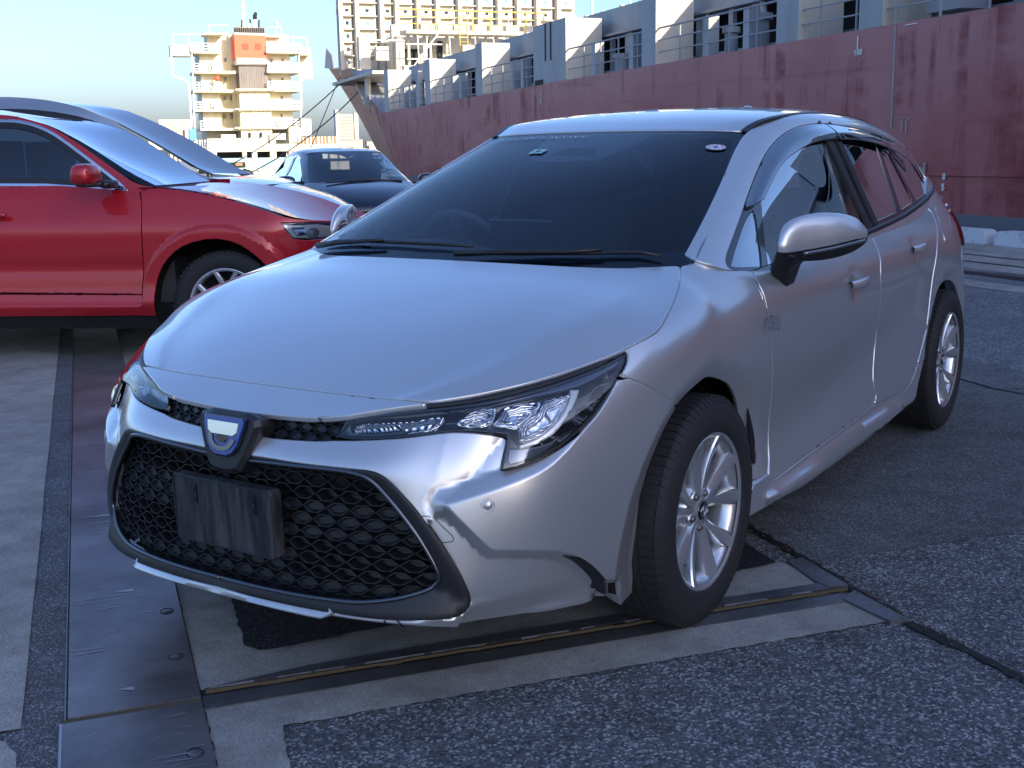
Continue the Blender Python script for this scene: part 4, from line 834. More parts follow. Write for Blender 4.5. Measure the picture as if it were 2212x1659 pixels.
def seat(x,y,head=True,w=.50):
    s=MB();prof=[]
    for t in range(9):
        a=t/8;z=.45+.62*a;xx=x-.10-.22*a;ww=w*(.5-.06*a-.12*max(0,a-.75)*2);G=[(xx+.05*math.cos(k*math.pi/8)*0+.055*math.sin(k*math.pi/8)-.02,y+ww*math.cos(k*math.pi/8),z) for k in range(9)];prof.append(G+[(xx-.08,y-ww,z),(xx-.08,y+ww,z),G[0]])
    s.grid(prof);s.build('seat_back',M['seat'],car,True)
    bb('seat_cushion',(x+.15,y,.44),(.52,w,.14),M['seat'],None,.05)
    if head: bb('headrest',(x-.335,y,1.165),(.10,.26,.17),M['seat'],None,.045,None,3);mb=MB();mb.cyl((x-.325,y-.06,1.0),(x-.335,y-.06,1.12),.007,6);mb.cyl((x-.325,y+.06,1.0),(x-.335,y+.06,1.12),.007,6);mb.build('headrest_post',M['chrome'],car)
seat(-1.15,.37);seat(-1.15,-.37);seat(-2.05,.36,True,.46);seat(-2.05,-.36,True,.46)
for y in (-.45,.45): pass
MB().box((-2.95,0,.6),(.04,1.3,.8)).build('cargo_wall',M['interior'],car)
# headliner and inner pillars
M['liner']=mat('headliner_grey',(.30,.30,.29),.9)
PNL('headliner',SW,symv([(4.1,4.0),(4.1,.7),(5,.5),(7,.5),(9,.6),(9.6,4.0)],8),M['liner'],res=.12,off=-.035,gap=0,flange=0)
PNL('inner_pillar_trim',SG,[(1.2,-.1),(4.2,.2),(11,.2),(11,4.1),(8.4,3.95),(2,4.2),(1.0,3.4)],M['interior'],res=.06,holes=(opn,),off=-.05,gap=-.0,mirror=True,flange=0)
PNL('inner_pillar_trim',SG,[(5.05,1.4),(5.95,1.4),(6.2,4.0),(5.3,4.0)],M['interior'],res=.06,off=-.045,gap=0,mirror=True,flange=0)
for sg in (1,-1):
    MB().grid([[(-.4,sg*.80,.93),(-2.9,sg*.74,1.0)],[(-.4,sg*.76,.90),(-2.9,sg*.68,.98)],[(-.4,sg*.77,.3),(-2.9,sg*.75,.3)]]).build('door_card',M['interior'],car)
# camera housing, rear-view mirror
bb('camera_housing',(-.88,-.0,1.255),(.13,.17,.045),M['interior'],((math.cos(R(22)),0,-math.sin(R(22))),(0,1,0),(math.sin(R(22)),0,math.cos(R(22)))),.012)
bb('interior_mirror',(-.93,0,1.235),(.03,.23,.06),M['interior'],None,.012)
PNL('camera_frit',SW,symv([(3.99,4.0),(3.99,3.02),(3.62,3.12),(3.15,3.45),(3.12,4.0)],8),M['frit'],res=.05,holes=([(3.52,3.75),(3.52,4.25),(3.30,4.38),(3.30,3.62)],),off=-.007,gap=0,flange=0)
# stickers
M['stk']=mat('sticker_pale',(.55,.62,.68),.4);M['stkp']=mat('sticker_pink',(.55,.28,.42),.4);M['stkg']=mat('sticker_green',(.30,.55,.52),.4);M['white']=mat('white_marker',(.75,.78,.80),.5)
def wquad(name,c,du,dv,m,off=-.0015,n=None):
    # small disc or rectangle laid on the windshield: du,dv in metres
    st0=SW.st([c])[0]
    pts=[st0+np.array([a,b]) for a,b in (n or [(-du/2,-dv/2),(du/2,-dv/2),(du/2,dv/2),(-du/2,dv/2)])]
    P,N=SW.pn(np.array(pts));return meshobj(name,P+N*off,[tuple(range(len(pts)))],m,car)
disc=lambda r,rv:[(r*math.cos(t),rv*math.sin(t)) for t in [2*math.pi*k/24 for k in range(24)]]
wquad('inspection_sticker',(3.52,.93),0,0,M['stk'],.0005,disc(.026,.030))
for k in range(10):
    a=2*math.pi*k/10;wquad('sticker_dot',(3.52,.93),0,0,M['stkp'],.0012,[(.020*math.cos(a)+x,.023*math.sin(a)+y) for x,y in disc(.0038,.0044)])
wquad('sticker_core',(3.52,.93),0,0,M['blue'],.0012,disc(.007,.008))
wquad('permit_sticker',(3.38,4.62),.045,.05,M['stkg'],.0005)
wquad('sticker_mark',(3.38,4.62),.026,.008,M['frit'],.001)
wquad('sticker_mark',(3.38,4.60),.008,.022,M['frit'],.001)
wquad('round_sticker',(1.28,7.22),0,0,M['stk'],.0005,disc(.026,.022))
def strokes(name,S_,c,paths,w,m,off=.0015,mirror=False,parent=None,flip=False):
    """hand-drawn or moulded strokes: paths in metres on the surface, as thin raised ribbons"""
    st0=S_.st([c])[0];mb=MB()
    for pa in paths:
        pa=np.array(pa,float);pp=densify(st0+pa,.004,False);P,N=S_.pn(pp);P=P+N*off;t=np.gradient(P,axis=0);b=np.cross(N,t);b/=np.linalg.norm(b,axis=1)[:,None]+1e-9
        mb.grid([[tuple(p-q*w),tuple(p+q*w)] for p,q in zip(P,b)])
    return mb.build(name,m,parent or car)
rng=random.Random(5)
# hand-written lot marks along the top edge of the screen
pa=[];s=0
for k in range(17):
    L0=s;h=.016+.006*rng.random();q=[(0-.0,L0),(h*rng.choice((1,.2)),L0+.006),(h*rng.random(),L0+.012),(h*rng.choice((0,1)),L0+.016)]
    pa.append([(-a,b) for a,b in q]);s+=.021+.006*rng.random()
strokes('marker_writing',SW,(3.86,4.15),[[(a+.0*b,b) for a,b in p] for p in pa],.0011,M['white'])
strokes('marker_writing',SW,(1.48,7.05),[[(0,0),(-.02,.01),(0,.02),(-.02,.03)],[(-.01,.04),(.01,.02),(-.03,.015)],[(.03,-.01),(.015,.03)]],.0011,M['white'])
# ---- wipers
def wiper(pts,arm):
    P=[SW.raw(SW.st([p]))[0]+SW.nr(SW.st([p]))[0]*.009 for p in pts]
    w=empty('wiper',parent=car);pp=[tuple(p) for p in P];MB().tube(pp,[.004]+[.0065]*(len(pp)-2)+[.003],6).build('wiper_blade',M['trim'],w,True)
    A=[SW.raw(SW.st([p]))[0]+SW.nr(SW.st([p]))[0]*.018 for p in arm];MB().tube([tuple(p) for p in A],[.012,.009,.007,.005],6).build('wiper_arm',M['trim'],w,True)
wiper([(1.16,.62),(1.22,1.2),(1.17,2.0),(1.10,3.1),(1.06,3.7)],[(1.0,3.9),(1.06,3.3),(1.12,2.4),(1.18,1.9)])
wiper([(1.22,3.8),(1.24,4.6),(1.24,5.6),(1.20,6.6),(1.14,7.2)],[(1.0,7.1),(1.10,6.4),(1.17,5.7),(1.22,5.3)])
# ---- door mirrors: shell lofted from sections across its width
def door_mirror(sg):
    # keys: s outward position y ; centre x,z ; half depth (x), half height
    m0=empty('door_mirror',parent=car)
    secs=[(.852,-.475,1.035,.995,.975,.05),(.862,-.455,1.062,.982,.955,.09),(.885,-.470,1.078,.980,.950,.11),(.915,-.515,1.087,.984,.947,.12),(.945,-.560,1.087,.989,.948,.12),(.975,-.605,1.080,.995,.955,.115),(1.000,-.650,1.065,1.002,.967,.10),(1.020,-.700,1.038,1.008,.985,.07),(1.028,-.735,1.022,1.010,1.0,.03)]
    def cr(P,n=4):
        P=[P[0]]+list(P)+[P[-1]];out=[]
        for i in range(1,len(P)-2):
            for k in range(n):
                t=k/n;a,b_,c,d=[np.array(P[i+j],float) for j in (-1,0,1,2)];out.append(tuple(.5*(2*b_+(c-a)*t+(2*a-5*b_+4*c-d)*t*t+(3*b_-a-3*c+d)*t**3)))
        out.append(P[-1]);return out
    def dens(S_): return cr(S_,3)
    S2=dens(secs);up=[];lo=[];gl=[]
    for y,xf,zt,zs,zb,dp in S2:
        h=zt-zs;h2=zs-zb;m=min(1,dp/.1)
        up.append([(x,sg*y,z) for x,z in cr([(xf-.003*m,zs),(xf,zs+.22*h),(xf-.006*m,zs+.45*h),(xf-.022*m,zs+.74*h),(xf-.050*m,zt-.03*h),(xf-.085*m,zt),(xf-dp,zt-.06*h),(xf-dp-.012*m,zs+.5*h)],3)])
        lo.append([(x,sg*y,z) for x,z in cr([(xf-.006*m,zs-.003),(xf-.012*m,zs-.35*h2),(xf-.030*m,zs-.8*h2),(xf-.060*m,zb),(xf-dp,zb+.2*h2),(xf-dp-.012*m,zs+.3*h)],3)])
        gl.append((xf-dp-.008*m,sg*y,zb+.15*h2,zt-.12*h))
    MB().grid(up).build('mirror_shell',SI,m0,True)
    MB().grid(lo).build('mirror_underside',M['trim'],m0,True)
    MB().tube([(xf-.004,sg*y,zs-.010) for y,xf,zt,zs,zb,dp in S2[9:]],.0055,6).build('mirror_indicator',M['lensgrey'],m0,True)
    MB().grid([[(x,y,z0),(x,y,z1)] for x,y,z0,z1 in gl[2:-2]]).build('mirror_glass',M['chrome'],m0)
    # stalk: faceted foot dropping to the door
    A=[(-.40,.885,.955),(-.50,.885,.955),(-.50,.935,.955),(-.40,.935,.965)]
    Bq=[(-.405,.838,.905),(-.50,.838,.900),(-.50,.86,.875),(-.42,.868,.885)]
    ft=MB();V=[(-.375,.880,.985),(-.51,.880,.985),(-.53,.935,.970),(-.40,.93,.968),(-.40,.852,.925),(-.545,.852,.935),(-.550,.897,.93),(-.43,.897,.92),(-.485,.842,.858),(-.568,.845,.862),(-.570,.868,.862),(-.492,.872,.857)]
    V=[(x-.085,sg*(y-.028),z) for x,y,z in V]
    F=[(0,3,2,1)]+[(a+4*k,(a+1)%4+4*k,(a+1)%4+4+4*k,a+4+4*k) for k in (0,1) for a in range(4)]+[(8,9,10,11)]
    o=ft.add(V,F).build('mirror_foot',M['trim'],m0);md=o.modifiers.new('b','BEVEL');md.width=.008;md.segments=3
door_mirror(1);door_mirror(-1)
# ---- door handles
for (c,ang) in ((H1,R(7)),(H2,R(7))):
    uvv=SB.uv([c]);p0=BN(uvv[0],uvv[1])[0]
    for sg in (1,-1):
        h=empty('door_handle',parent=car);G=[]
        for i in range(13):
            s=i/12;x=p0[0]+.095-.19*s;z=p0[2]+.004-.012*s+.014*(s-.5)*1;o=.036*math.sin(math.pi*min(1,max(0,.06+.88*s)))**.55
            w=.0135+.004*math.sin(math.pi*s);th=.009
            y=p0[1]-.006+o
            G.append([(x,sg*(y+th*math.cos(a)),z+w*math.sin(a)) for a in [2*math.pi*k/12 for k in range(13)]])
        MB().grid(G).build('handle_grip',SI,h,True)
# ---- side badge lettering HYBRID on the fender
LET={'H':[[(0,0),(0,1)],[(.7,0),(.7,1)],[(0,.5),(.7,.5)]],'Y':[[(0,1),(.35,.5),(.7,1)],[(.35,.5),(.35,0)]],'B':[[(0,0),(0,1),(.55,1),(.68,.78),(.55,.53),(0,.53)],[(.55,.53),(.7,.27),(.55,0),(0,0)]],'R':[[(0,0),(0,1),(.55,1),(.7,.76),(.55,.5),(0,.5)],[(.35,.5),(.7,0)]],'I':[[(.2,0),(.2,1)]],'D':[[(0,0),(0,1),(.45,1),(.7,.7),(.7,.3),(.45,0),(0,0)]],
 '0':[[(.1,.1),(.1,.9),(.35,1),(.6,.9),(.6,.1),(.35,0),(.1,.1)]],'1':[[(.35,0),(.35,1),(.15,.8)]],'2':[[(.05,.8),(.3,1),(.6,.8),(.55,.5),(.05,0),(.65,0)]],'4':[[(.5,0),(.5,1),(0,.35),(.7,.35)]],'6':[[(.6,.9),(.3,1),(.08,.7),(.08,.2),(.35,0),(.62,.2),(.6,.45),(.3,.55),(.08,.4)]],'8':[[(.35,.53),(.1,.75),(.35,1),(.6,.75),(.35,.53),(.06,.25),(.35,0),(.64,.25),(.35,.53)]],'5':[[(.6,1),(.15,1),(.1,.55),(.4,.6),(.63,.3),(.4,0),(.08,.1)]],'M':[[(0,0),(0,1),(.35,.4),(.7,1),(.7,0)]],'F':[[(0,0),(0,1),(.65,1)],[(0,.5),(.5,.5)]],'9':[[(.1,.1),(.4,0),(.6,.3),(.6,.8),(.35,1),(.08,.8),(.1,.55),(.35,.45),(.6,.6)]],
 'L':[[(0,1),(0,0),(.6,0)]],'O':[[(.1,.1),(.05,.5),(.1,.9),(.35,1),(.6,.9),(.65,.5),(.6,.1),(.35,0),(.1,.1)]],'T':[[(0,1),(.7,1)],[(.35,0),(.35,1)]],'S':[[(.6,.85),(.35,1),(.08,.8),(.2,.58),(.5,.45),(.62,.2),(.35,0),(.05,.15)]],'A':[[(0,0),(.35,1),(.7,0)],[(.13,.4),(.57,.4)]],'N':[[(0,0),(0,1),(.7,0),(.7,1)]],'G':[[(.6,.85),(.35,1),(.08,.75),(.08,.2),(.35,0),(.62,.15),(.62,.45),(.35,.45)]],'J':[[(.55,1),(.55,.2),(.35,0),(.1,.15)]],'U':[[(0,1),(0,.2),(.3,0),(.6,.2),(.6,1)]],'E':[[(.6,1),(0,1),(0,0),(.6,0)],[(0,.5),(.5,.5)]]}
pos=locate(-.345,.762,(9,3));h=.024;x=0;paths=[]
for ch in 'HYBRID':
    for s in LET[ch]: paths.append([(-(x+a*h*.9),-b*h) for a,b in s])
    x+=h*.98 if ch!='I' else h*.6
# s grows towards the front on this surface, so letters run towards the rear
letters=strokes('fender_lettering',SB,pos,[[(a,b) for a,b in p] for p in paths],.0019,M['chrome'],.003)
# ---- wheels
M['tread']=M['rubber']
def wheel(sx,sg,steer=0,valve=R(300),spin=0):
    w=empty('wheel',(sx,sg*.765,.316),0,parent=car);w.rotation_euler=(0,0,steer)
    y=lambda v:v*sg
    # tyre profile (r, outward offset)
    prof=[(.205,-.095),(.225,-.108),(.265,-.112),(.290,-.104),(.306,-.092),(.3125,-.075),(.315,-.040),(.3155,0),(.315,.040),(.3125,.072),(.306,.086),(.298,.094),(.285,.101),(.262,.1045),(.240,.104),(.224,.100),(.213,.092),(.207,.080)]
    t=MB().lathe([(r,y(o)) for r,o in prof],n=96)
    t.build('tyre',M['tread'],w,True)
    tr=MB()
    for k in range(76):
        a=2*math.pi*k/76
        for (o0,o1,r0,r1,da) in ((.040,.080,.3165,.3135,0.0),(-.080,-.040,.3135,.3165,0.03)):
            ca,sa=math.cos(a+da),math.sin(a+da);tg=Vector((-sa,0,ca));rd=Vector((ca,0,sa))
            c=rd*.3135+Vector((0,y((o0+o1)/2),0));tr.box(c,(.0185,o1-o0,.009),(tg,Vector((0,1,0)),rd))
        # shoulder blocks
        ca,sa=math.cos(a),math.sin(a);tg=Vector((-sa,0,ca));rd=Vector((ca,0,sa));nn=(rd*.75+Vector((0,sg*.66,0))).normalized();bt=tg.cross(nn)
        tr.box(rd*.3035+Vector((0,y(.0875),0)),(.0175,.020,.005),(tg,bt,nn))
    for o in (-.028,0,.028): tr.lathe([(.314,y(o-.010)),(.3185,y(o-.009)),(.3185,y(o+.009)),(.314,y(o+.010))],n=96)
    tr.build('tyre_tread',M['tread'],w)
    rim=[(.150,-.09),(.196,-.088),(.206,-.094),(.214,-.092),(.210,-.084),(.188,-.070),(.183,0),(.187,.045),(.193,.072),(.2065,.084),(.2165,.0895),(.2185,.0935),(.2165,.0965),(.2125,.0955),(.206,.090)]
    MB().lathe([(r,y(o)) for r,o in rim],n=80).build('rim',M['alloy'],w,True)
    # disc and caliper behind
    MB().lathe([(.0,y(.0)),(.06,y(.0)),(.062,y(-.012)),(.135,y(-.012)),(.137,y(-.03)),(.05,y(-.03))],n=48).build('brake_disc',M['steel'],w,True)
    MB().lathe([(.0,y(-.05)),(.18,y(-.05)),(.184,y(-.01))],n=32).build('brake_shield',M['dark'],w)
    cal=MB();cal.box((sg*0-.11,y(-.012),.03),(.06,.06,.14));cal.build('brake_caliper',M['trim'],w)
    # ten blades in five pairs
    for k in range(10):
        a0=2*math.pi*(k//2)/5+(R(13) if k%2 else -R(13))+R(90)+spin
        G=[];tw=(1 if k%2 else -1)
        for i in range(11):
            s=i/10;r=.042+(.207-.042)*s;an=a0+tw*R(6)*s**1.4;wd=.0125+.0065*s+(.006*smooth(s)) ;o=.062+.026*s-.006*math.sin(math.pi*s)
            ca,sa=math.cos(an),math.sin(an);tg=(-sa,ca)
            c=(r*ca,r*sa);row=[]
            for (kx,ho) in ((-1.0,-.034),(-1.0,-.006),(-.86,.000),(.15*tw,.0045),(.86,.000),(1.0,-.006),(1.0,-.034)):
                hh=ho-(.006*kx*tw if ho>-.03 else 0);row.append((c[0]+tg[0]*kx*wd,y(o+hh),c[1]+tg[1]*kx*wd))
            G.append(row)
        MB().grid(G).build('spoke',M['alloy'],w,auto=R(32))
    MB().lathe([(.0,y(.072)),(.030,y(.072)),(.0335,y(.069)),(.040,y(.066)),(.052,y(.060)),(.070,y(.050)),(.076,y(.02))],n=40).build('hub',M['alloy'],w,True)
    MB().lathe([(.0,y(.0765)),(.024,y(.0760)),(.0275,y(.073)),(.028,y(.068))],n=32).build('hub_cap',M['gloss'],w,True)
    cc=MB()
    E1=lambda a,b,n=28:[(a*math.cos(t),y(.0775),b*math.sin(t)) for t in [2*math.pi*i/n for i in range(n)]]
    cc.tube(E1(.0195,.0135),.0011,6,closed=True);cc.tube([(x,yy_,z+.0) for x,yy_,z in E1(.0065,.0130)],.0011,6,closed=True);cc.tube([(x,yy_,z+.006) for x,yy_,z in E1(.0125,.0062)],.0011,6,closed=True)
    cc.build('hub_emblem',M['chrome'],w,True)
    for k in range(5):
        a=2*math.pi*k/5+R(54)+spin;cx,cz=.050*math.cos(a),.050*math.sin(a)
        MB().lathe([(.0,y(.072)),(.007,y(.072)),(.0085,y(.069)),(.0085,y(.05))],(cx,0,cz),n=6).build('wheel_nut',M['steel'],w)
        MB().lathe([(.0095,y(.064)),(.0145,y(.066)),(.0165,y(.058))],(cx,0,cz),n=20).build('nut_well',M['alloy'],w,True)
    va=valve;MB().cyl((.187*math.cos(va),y(.060),.187*math.sin(va)),(.175*math.cos(va),y(.088),.175*math.sin(va)),.004,8).build('valve_stem',M['trim'],w,True)
    return w
def smooth(s): return s*s*(3-2*s)
wheel(0,1,R(0),R(-40),R(3));wheel(0,-1);wheel(-2.64,1,0,R(-30),R(0));wheel(-2.64,-1)
# wheel housings and underbody
for sx in (0,-2.64):
    for sg in (1,-1):
        G=[]
        for k in range(17):
            a=R(-20)+R(215)*k/16;r=.395;G.append([(sx+r*math.cos(a),sg*yv,max(.14,.32+r*math.sin(a))) for yv in (.772,.60,.42)])
        g=MB().grid(G);g.add([p[2] for p in G]+[(sx,sg*.42,.35)],[(i,i+1,len(G)) for i in range(len(G)-1)]);g.build('wheel_housing',M['dark'],car,True)
        G2=[[(x,y_,z) for x,y_,z in ((r[0][0],sg*.768,r[0][2]),(sx+(r[0][0]-sx)*.945,sg*.77,.32+(r[0][2]-.32)*.945))] for r in G[1:-1]]
        MB().grid(G2).build('arch_liner_lip',M['trim'],car)
        cl_=MB()
        for a in (-20,0,20,40): cl_.lathe([(0,0),(.008,0),(.009,-sg*.004)],(sx-.378*math.cos(R(a)),sg*.775,.32+.378*math.sin(R(a))),'y',10)
        cl_.build('liner_clip',M['gloss'],car)
ub=MB();ub.box((-1.32,0,.20),(2.0,1.60,.06));ub.box((.40,0,.225),(.6,.8,.05));ub.box((-3.1,0,.26),(.7,1.2,.05));ub.box((0,0,.45),(.9,.84,.5));ub.box((.50,0,.42),(.45,.95,.30));ub.box((-.9,0,.19),(1.2,.3,.08))
ub.build('underbody',M['dark'],car)
fw=MB();fw.box((-.08,0,.60),(.04,1.46,.62));fw.build('firewall',M['dark'],car)
fb=MB()
for sg in (1,-1):
    fb.box((.30,sg*.60,.66),(.50,.06,.10))
fb.build('inner_fender',M['dark'],car)
# door shut faces: dark inner skin just behind the outer panels
PNL('inner_skin',SB,[(2.0,.0),(5,-.2),(8.2,.1),(9,1.2),(8.9,7.0),(5.7,7.0),(5.3,6.0),(4.9,3.9),(4.0,3.3),(3.0,3.2),(2.2,4)],M['dark'],res=.07,off=-.020,gap=0,flange=0,mirror=True)
PNL('inner_skin',SB,[(9.1,.9),(10.0,.3),(11.8,.4),(13.2,.3),(13.7,.8),(12.9,2.2),(12.0,2.8),(11.0,3.0),(10.0,3.3),(9.4,4.2),(9,6.5),(8.8,6.5)],M['dark'],res=.05,off=-.020,gap=0,flange=0,mirror=True)
PNL('inner_hood_skin',SH,symv([(7.3,5),(7.0,.4),(6,.25),(4.6,.2),(3.7,.25),(2.4,.3),(1.3,.4),(.4,.9),(.2,5)],10),M['dark'],res=.07,off=-.022,gap=0,flange=0)

# ------------------------------------------------------------------ quay frame: a along the quay (away), p towards the water, z up; origin under the camera
ENV=Matrix.Identity(4)
_K=Vector((.0065*math.cos(R(213)),.0065*math.sin(R(213)),1)).normalized();_q=Vector((math.cos(R(233)),math.sin(R(233)),0));_q=(_q-_K*_q.dot(_K)).normalized();_n=_q.cross(_K)
_hc=(Vector(CAM)-Vector((0,0,.004))).dot(_K);_F=Vector(CAM)-_K*_hc
ENV=Matrix([[_q.x,_n.x,_K.x,_F.x],[_q.y,_n.y,_K.y,_F.y],[_q.z,_n.z,_K.z,_F.z],[0,0,0,1]])
# note: (a,p,z) is left-handed; meshes are built in it and oriented afterwards
def E3(p): return ENV@Vector(p)
def env_obj(mb,name,m,parent=None,smooth=False,auto=None,**t):
    V=[tuple(E3(v)) for v in mb.V];F=[f[::-1] for f in mb.F]
    o=meshobj(name,V,F,m,None,smooth,auto)
    if parent is not None: o.parent=parent;o.matrix_parent_inverse=parent.matrix_world.inverted()
    if t: tag(o,**t)
    return o
def env_empty(name,loc,label,cat,group=None):
    o=empty(name,tuple(E3(loc)),0,label,cat,group);o.matrix_world=Matrix.Translation(E3(loc));return o
# ---- ground materials
def ground_mat(name,c1,c2,c3,scale,bs,rough=.85,blotch=.5,spk=(.5,.62),spec=.4,stain=None):
    m=mat(name,c1,rough,0,0,spec);N,L,b=nodes(m);v=mapping(N,L)
    vo=N.new('ShaderNodeTexVoronoi');vo.inputs['Scale'].default_value=scale;L.new(v,vo.inputs['Vector'])
    sep=N.new('ShaderNodeSeparateColor');L.new(vo.outputs['Color'],sep.inputs[0])
    rp=ramp(N,[(0,c1),(spk[0],c2),(spk[1],c2),(1,c3)]);L.new(sep.outputs[0],rp.inputs[0])
    nz=noise(N,L,scale*1.7,4,.7,v);g=mixc(N,L,.55,rp.outputs[0],(1,1,1),'MULTIPLY')
    r2=ramp(N,[(.3,(.45,.45,.45)),(.7,(1.35,1.35,1.35))]);L.new(nz.outputs[0],r2.inputs[0]);c=mixc(N,L,.8,rp.outputs[0],r2.outputs[0],'MULTIPLY')
    big=noise(N,L,.9,5,.6,v);r3=ramp(N,[(.3,(1-blotch*.5,)*3),(.7,(1+blotch*.35,)*3)]);L.new(big.outputs[0],r3.inputs[0]);c=mixc(N,L,1,c,r3.outputs[0],'MULTIPLY')
    med=noise(N,L,7,5,.65,v);r4=ramp(N,[(.32,(.78,.76,.76)),(.6,(1.08,1.08,1.08))]);L.new(med.outputs[0],r4.inputs[0]);c=mixc(N,L,1,c,r4.outputs[0],'MULTIPLY')
    L.new(c,b.inputs['Base Color']);ad=N.new('ShaderNodeMath');ad.operation='ADD';L.new(vo.outputs['Distance'],ad.inputs[0]);L.new(nz.outputs[0],ad.inputs[1])
    bump(N,L,b,ad.outputs[0],bs,.006);return m
M['asphalt']=ground_mat('coarse_asphalt',(.055,.059,.065),(.155,.163,.175),(.55,.56,.57),150,.9,.85,.5,(.45,.72))
M['asphalt_fine']=ground_mat('fine_asphalt',(.06,.063,.068),(.135,.14,.15),(.42,.43,.44),240,.7,.85,.5,(.4,.75))
M['patch']=ground_mat('dark_asphalt_patch',(.008,.008,.012),(.020,.019,.025),(.07,.07,.08),170,1.,.9,.5)
M['concrete']=ground_mat('worn_concrete',(.27,.262,.24),(.37,.36,.33),(.50,.485,.45),330,.5,.85,.45,(.3,.7))
M['tar']=ground_mat('joint_tar',(.006,.006,.007),(.012,.012,.013),(.03,.03,.03),180,.6,.6)
def steelmat(name,c,sc=(1,1,1)):
    m=mat(name,c,.42,.55,0);N,L,b=nodes(m);v=mapping(N,L,(1,1,1));big=noise(N,L,2.2,6,.6,v);r=ramp(N,[(.28,tuple(k*.35 for k in c)),(.5,c),(.72,tuple(min(1,k*1.5) for k in c))]);L.new(big.outputs[0],r.inputs[0])
    v2=mapping(N,L,(3,60,3),(0,0,R(53)));scr=noise(N,L,3.,3,.6,v2);r2=ramp(N,[(.60,(1,1,1)),(.70,(1.9,1.9,1.9))]);L.new(scr.outputs[0],r2.inputs[0]);c1=mixc(N,L,.7,r.outputs[0],r2.outputs[0],'MULTIPLY')
    L.new(c1,b.inputs['Base Color']);rr=N.new('ShaderNodeMapRange');rr.inputs[3].default_value=.30;rr.inputs[4].default_value=.60;L.new(scr.outputs[0],rr.inputs[0]);L.new(rr.outputs[0],b.inputs['Roughness'])
    f=noise(N,L,60,3,.6,v);bump(N,L,b,f.outputs[0],.15,.002);return m
M['plate_steel']=steelmat('worn_cover_steel',(.19,.18,.18));M['rail_steel']=steelmat('rail_steel',(.16,.16,.165))
M['scratch']=mat('bare_scratch',(.42,.42,.43),.45,.6);M['rustdirt']=mat('joint_dirt',(.10,.075,.04),.95)
rng=random.Random(11)
def sheet(name,poly,z,m,kind='structure',jag=0,th=.0,**k):
    P=[]
    n=len(poly)
    if jag:
        for i in range(n):
            a=Vector(poly[i]);b=Vector(poly[(i+1)%n]);l=(b-a).length;s=max(1,min(160,int(l/.02)))
            for j in range(s): q=a+(b-a)*(j/s);P.append((q.x+rng.uniform(-jag,jag),q.y+rng.uniform(-jag,jag)))
    else: P=list(poly)
    mb=MB().add([(x,y,z) for x,y in P],[tuple(range(len(P)))])
    if th: mb=MB().add([(x,y,z) for x,y in P]+[(x,y,z-th) for x,y in P],[tuple(range(len(P)))]+[(i,len(P)+i,len(P)+(i+1)%len(P),(i+1)%len(P)) for i in range(len(P))])
    o=env_obj(mb,name,m)
    if kind: o['kind']=kind
    # faces up
    if o.data.polygons[0].normal.z<0: o.data.flip_normals()
    return o
sheet('ground',[(-900,-1500),(2500,-1500),(2500,11.42),(-900,11.42)],0,M['asphalt'])
sheet('asphalt_band',[(-20,-.24),(60,-.24),(60,-.115),(-20,-.115)],.004,M['asphalt_fine'])
sheet('concrete_apron',[(2.70,-3.0),(60,-3.0),(60,-.225),(2.72,-.222)],.008,M['concrete'],jag=.002)
sheet('concrete_apron',[(-6,-3.0),(2.685,-3.0),(2.69,-.27),(2.60,-.225),(-6,-.225)],.008,M['concrete'],jag=.003)
sheet('dark_patch',[(3.42,.32),(3.0,.315),(2.955,.345),(2.955,.45),(2.985,.62),(3.0,1.74),(3.03,1.95),(3.6,1.98),(6.0,1.9),(6.0,.35)],.008,M['patch'],jag=.004)
# concrete surround of the crane rail crossing
sheet('concrete_surround',[(2.70,.18),(12,.18),(12,.50),(6.0,.5),(3.01,1.98),(2.80,1.98)],.004,M['concrete'],jag=.0)
sheet('concrete_surround',[(2.52,.34),(2.40,.325),(0.4,.325),(.4,.18),(2.69,.18),(2.69,1.98),(2.515,1.98)],.004,M['concrete'],jag=.004)
sheet('fine_asphalt_strip',[(3.0,2.05),(30,2.05),(30,5.0),(3.0,5.0)],.002,M['asphalt_fine'])
# crane rail: two steel flanges with a groove
def strip(name,poly,z0,z1,m,parent=None,**k): 
    mb=MB().prism([(x,y,z0) for x,y in poly],(0,0,z1-z0));return env_obj(mb,name,m,parent,**k)
rail=env_empty('crane_rail',(2.75,.2,0),'sunken steel crane rail crossing the ground in front of the silver car','rail')
strip('rail_flange',[(2.775,.19),(2.815,.45),(2.825,.8),(2.825,1.98),(2.775,1.98)],-.01,.009,M['rail_steel'],rail)
strip('rail_flange',[(2.665,.18),(2.735,.18),(2.735,1.98),(2.675,1.98)],-.01,.007,M['rail_steel'],rail)
mb=MB()
x=.19
while x<1.97:
    l=rng.uniform(.03,.09);w=.006+rng.random()*.006;mb.box((2.752+rng.uniform(-.003,.003),x+l/2,.008),(w,l,.008+rng.random()*.004));x+=l
env_obj(mb,'rail_lip',M['rustdirt'],rail)
x=.2
while x<1.95:
    l=rng.uniform(.04,.16);strip('rail_lip_edge',[(2.766,x),(2.7695,x),(2.7695,x+l),(2.766,x+l)],-.01,.0125,M['scratch'],rail);x+=l+rng.uniform(.01,.10)
strip('rail_groove',[(2.735,.18),(2.775,.18),(2.775,1.98),(2.735,1.98)],-.02,.0055,M['tar'],rail)
for (poly) in ([(3.02,1.985),(2.835,1.965),(2.78,1.975),(2.775,2.035),(3.03,2.045)],[(2.73,2.025),(2.69,1.955),(2.50,1.975),(2.485,2.03)]):
    strip('end_angle',poly,-.01,.011,M['rail_steel'],rail)
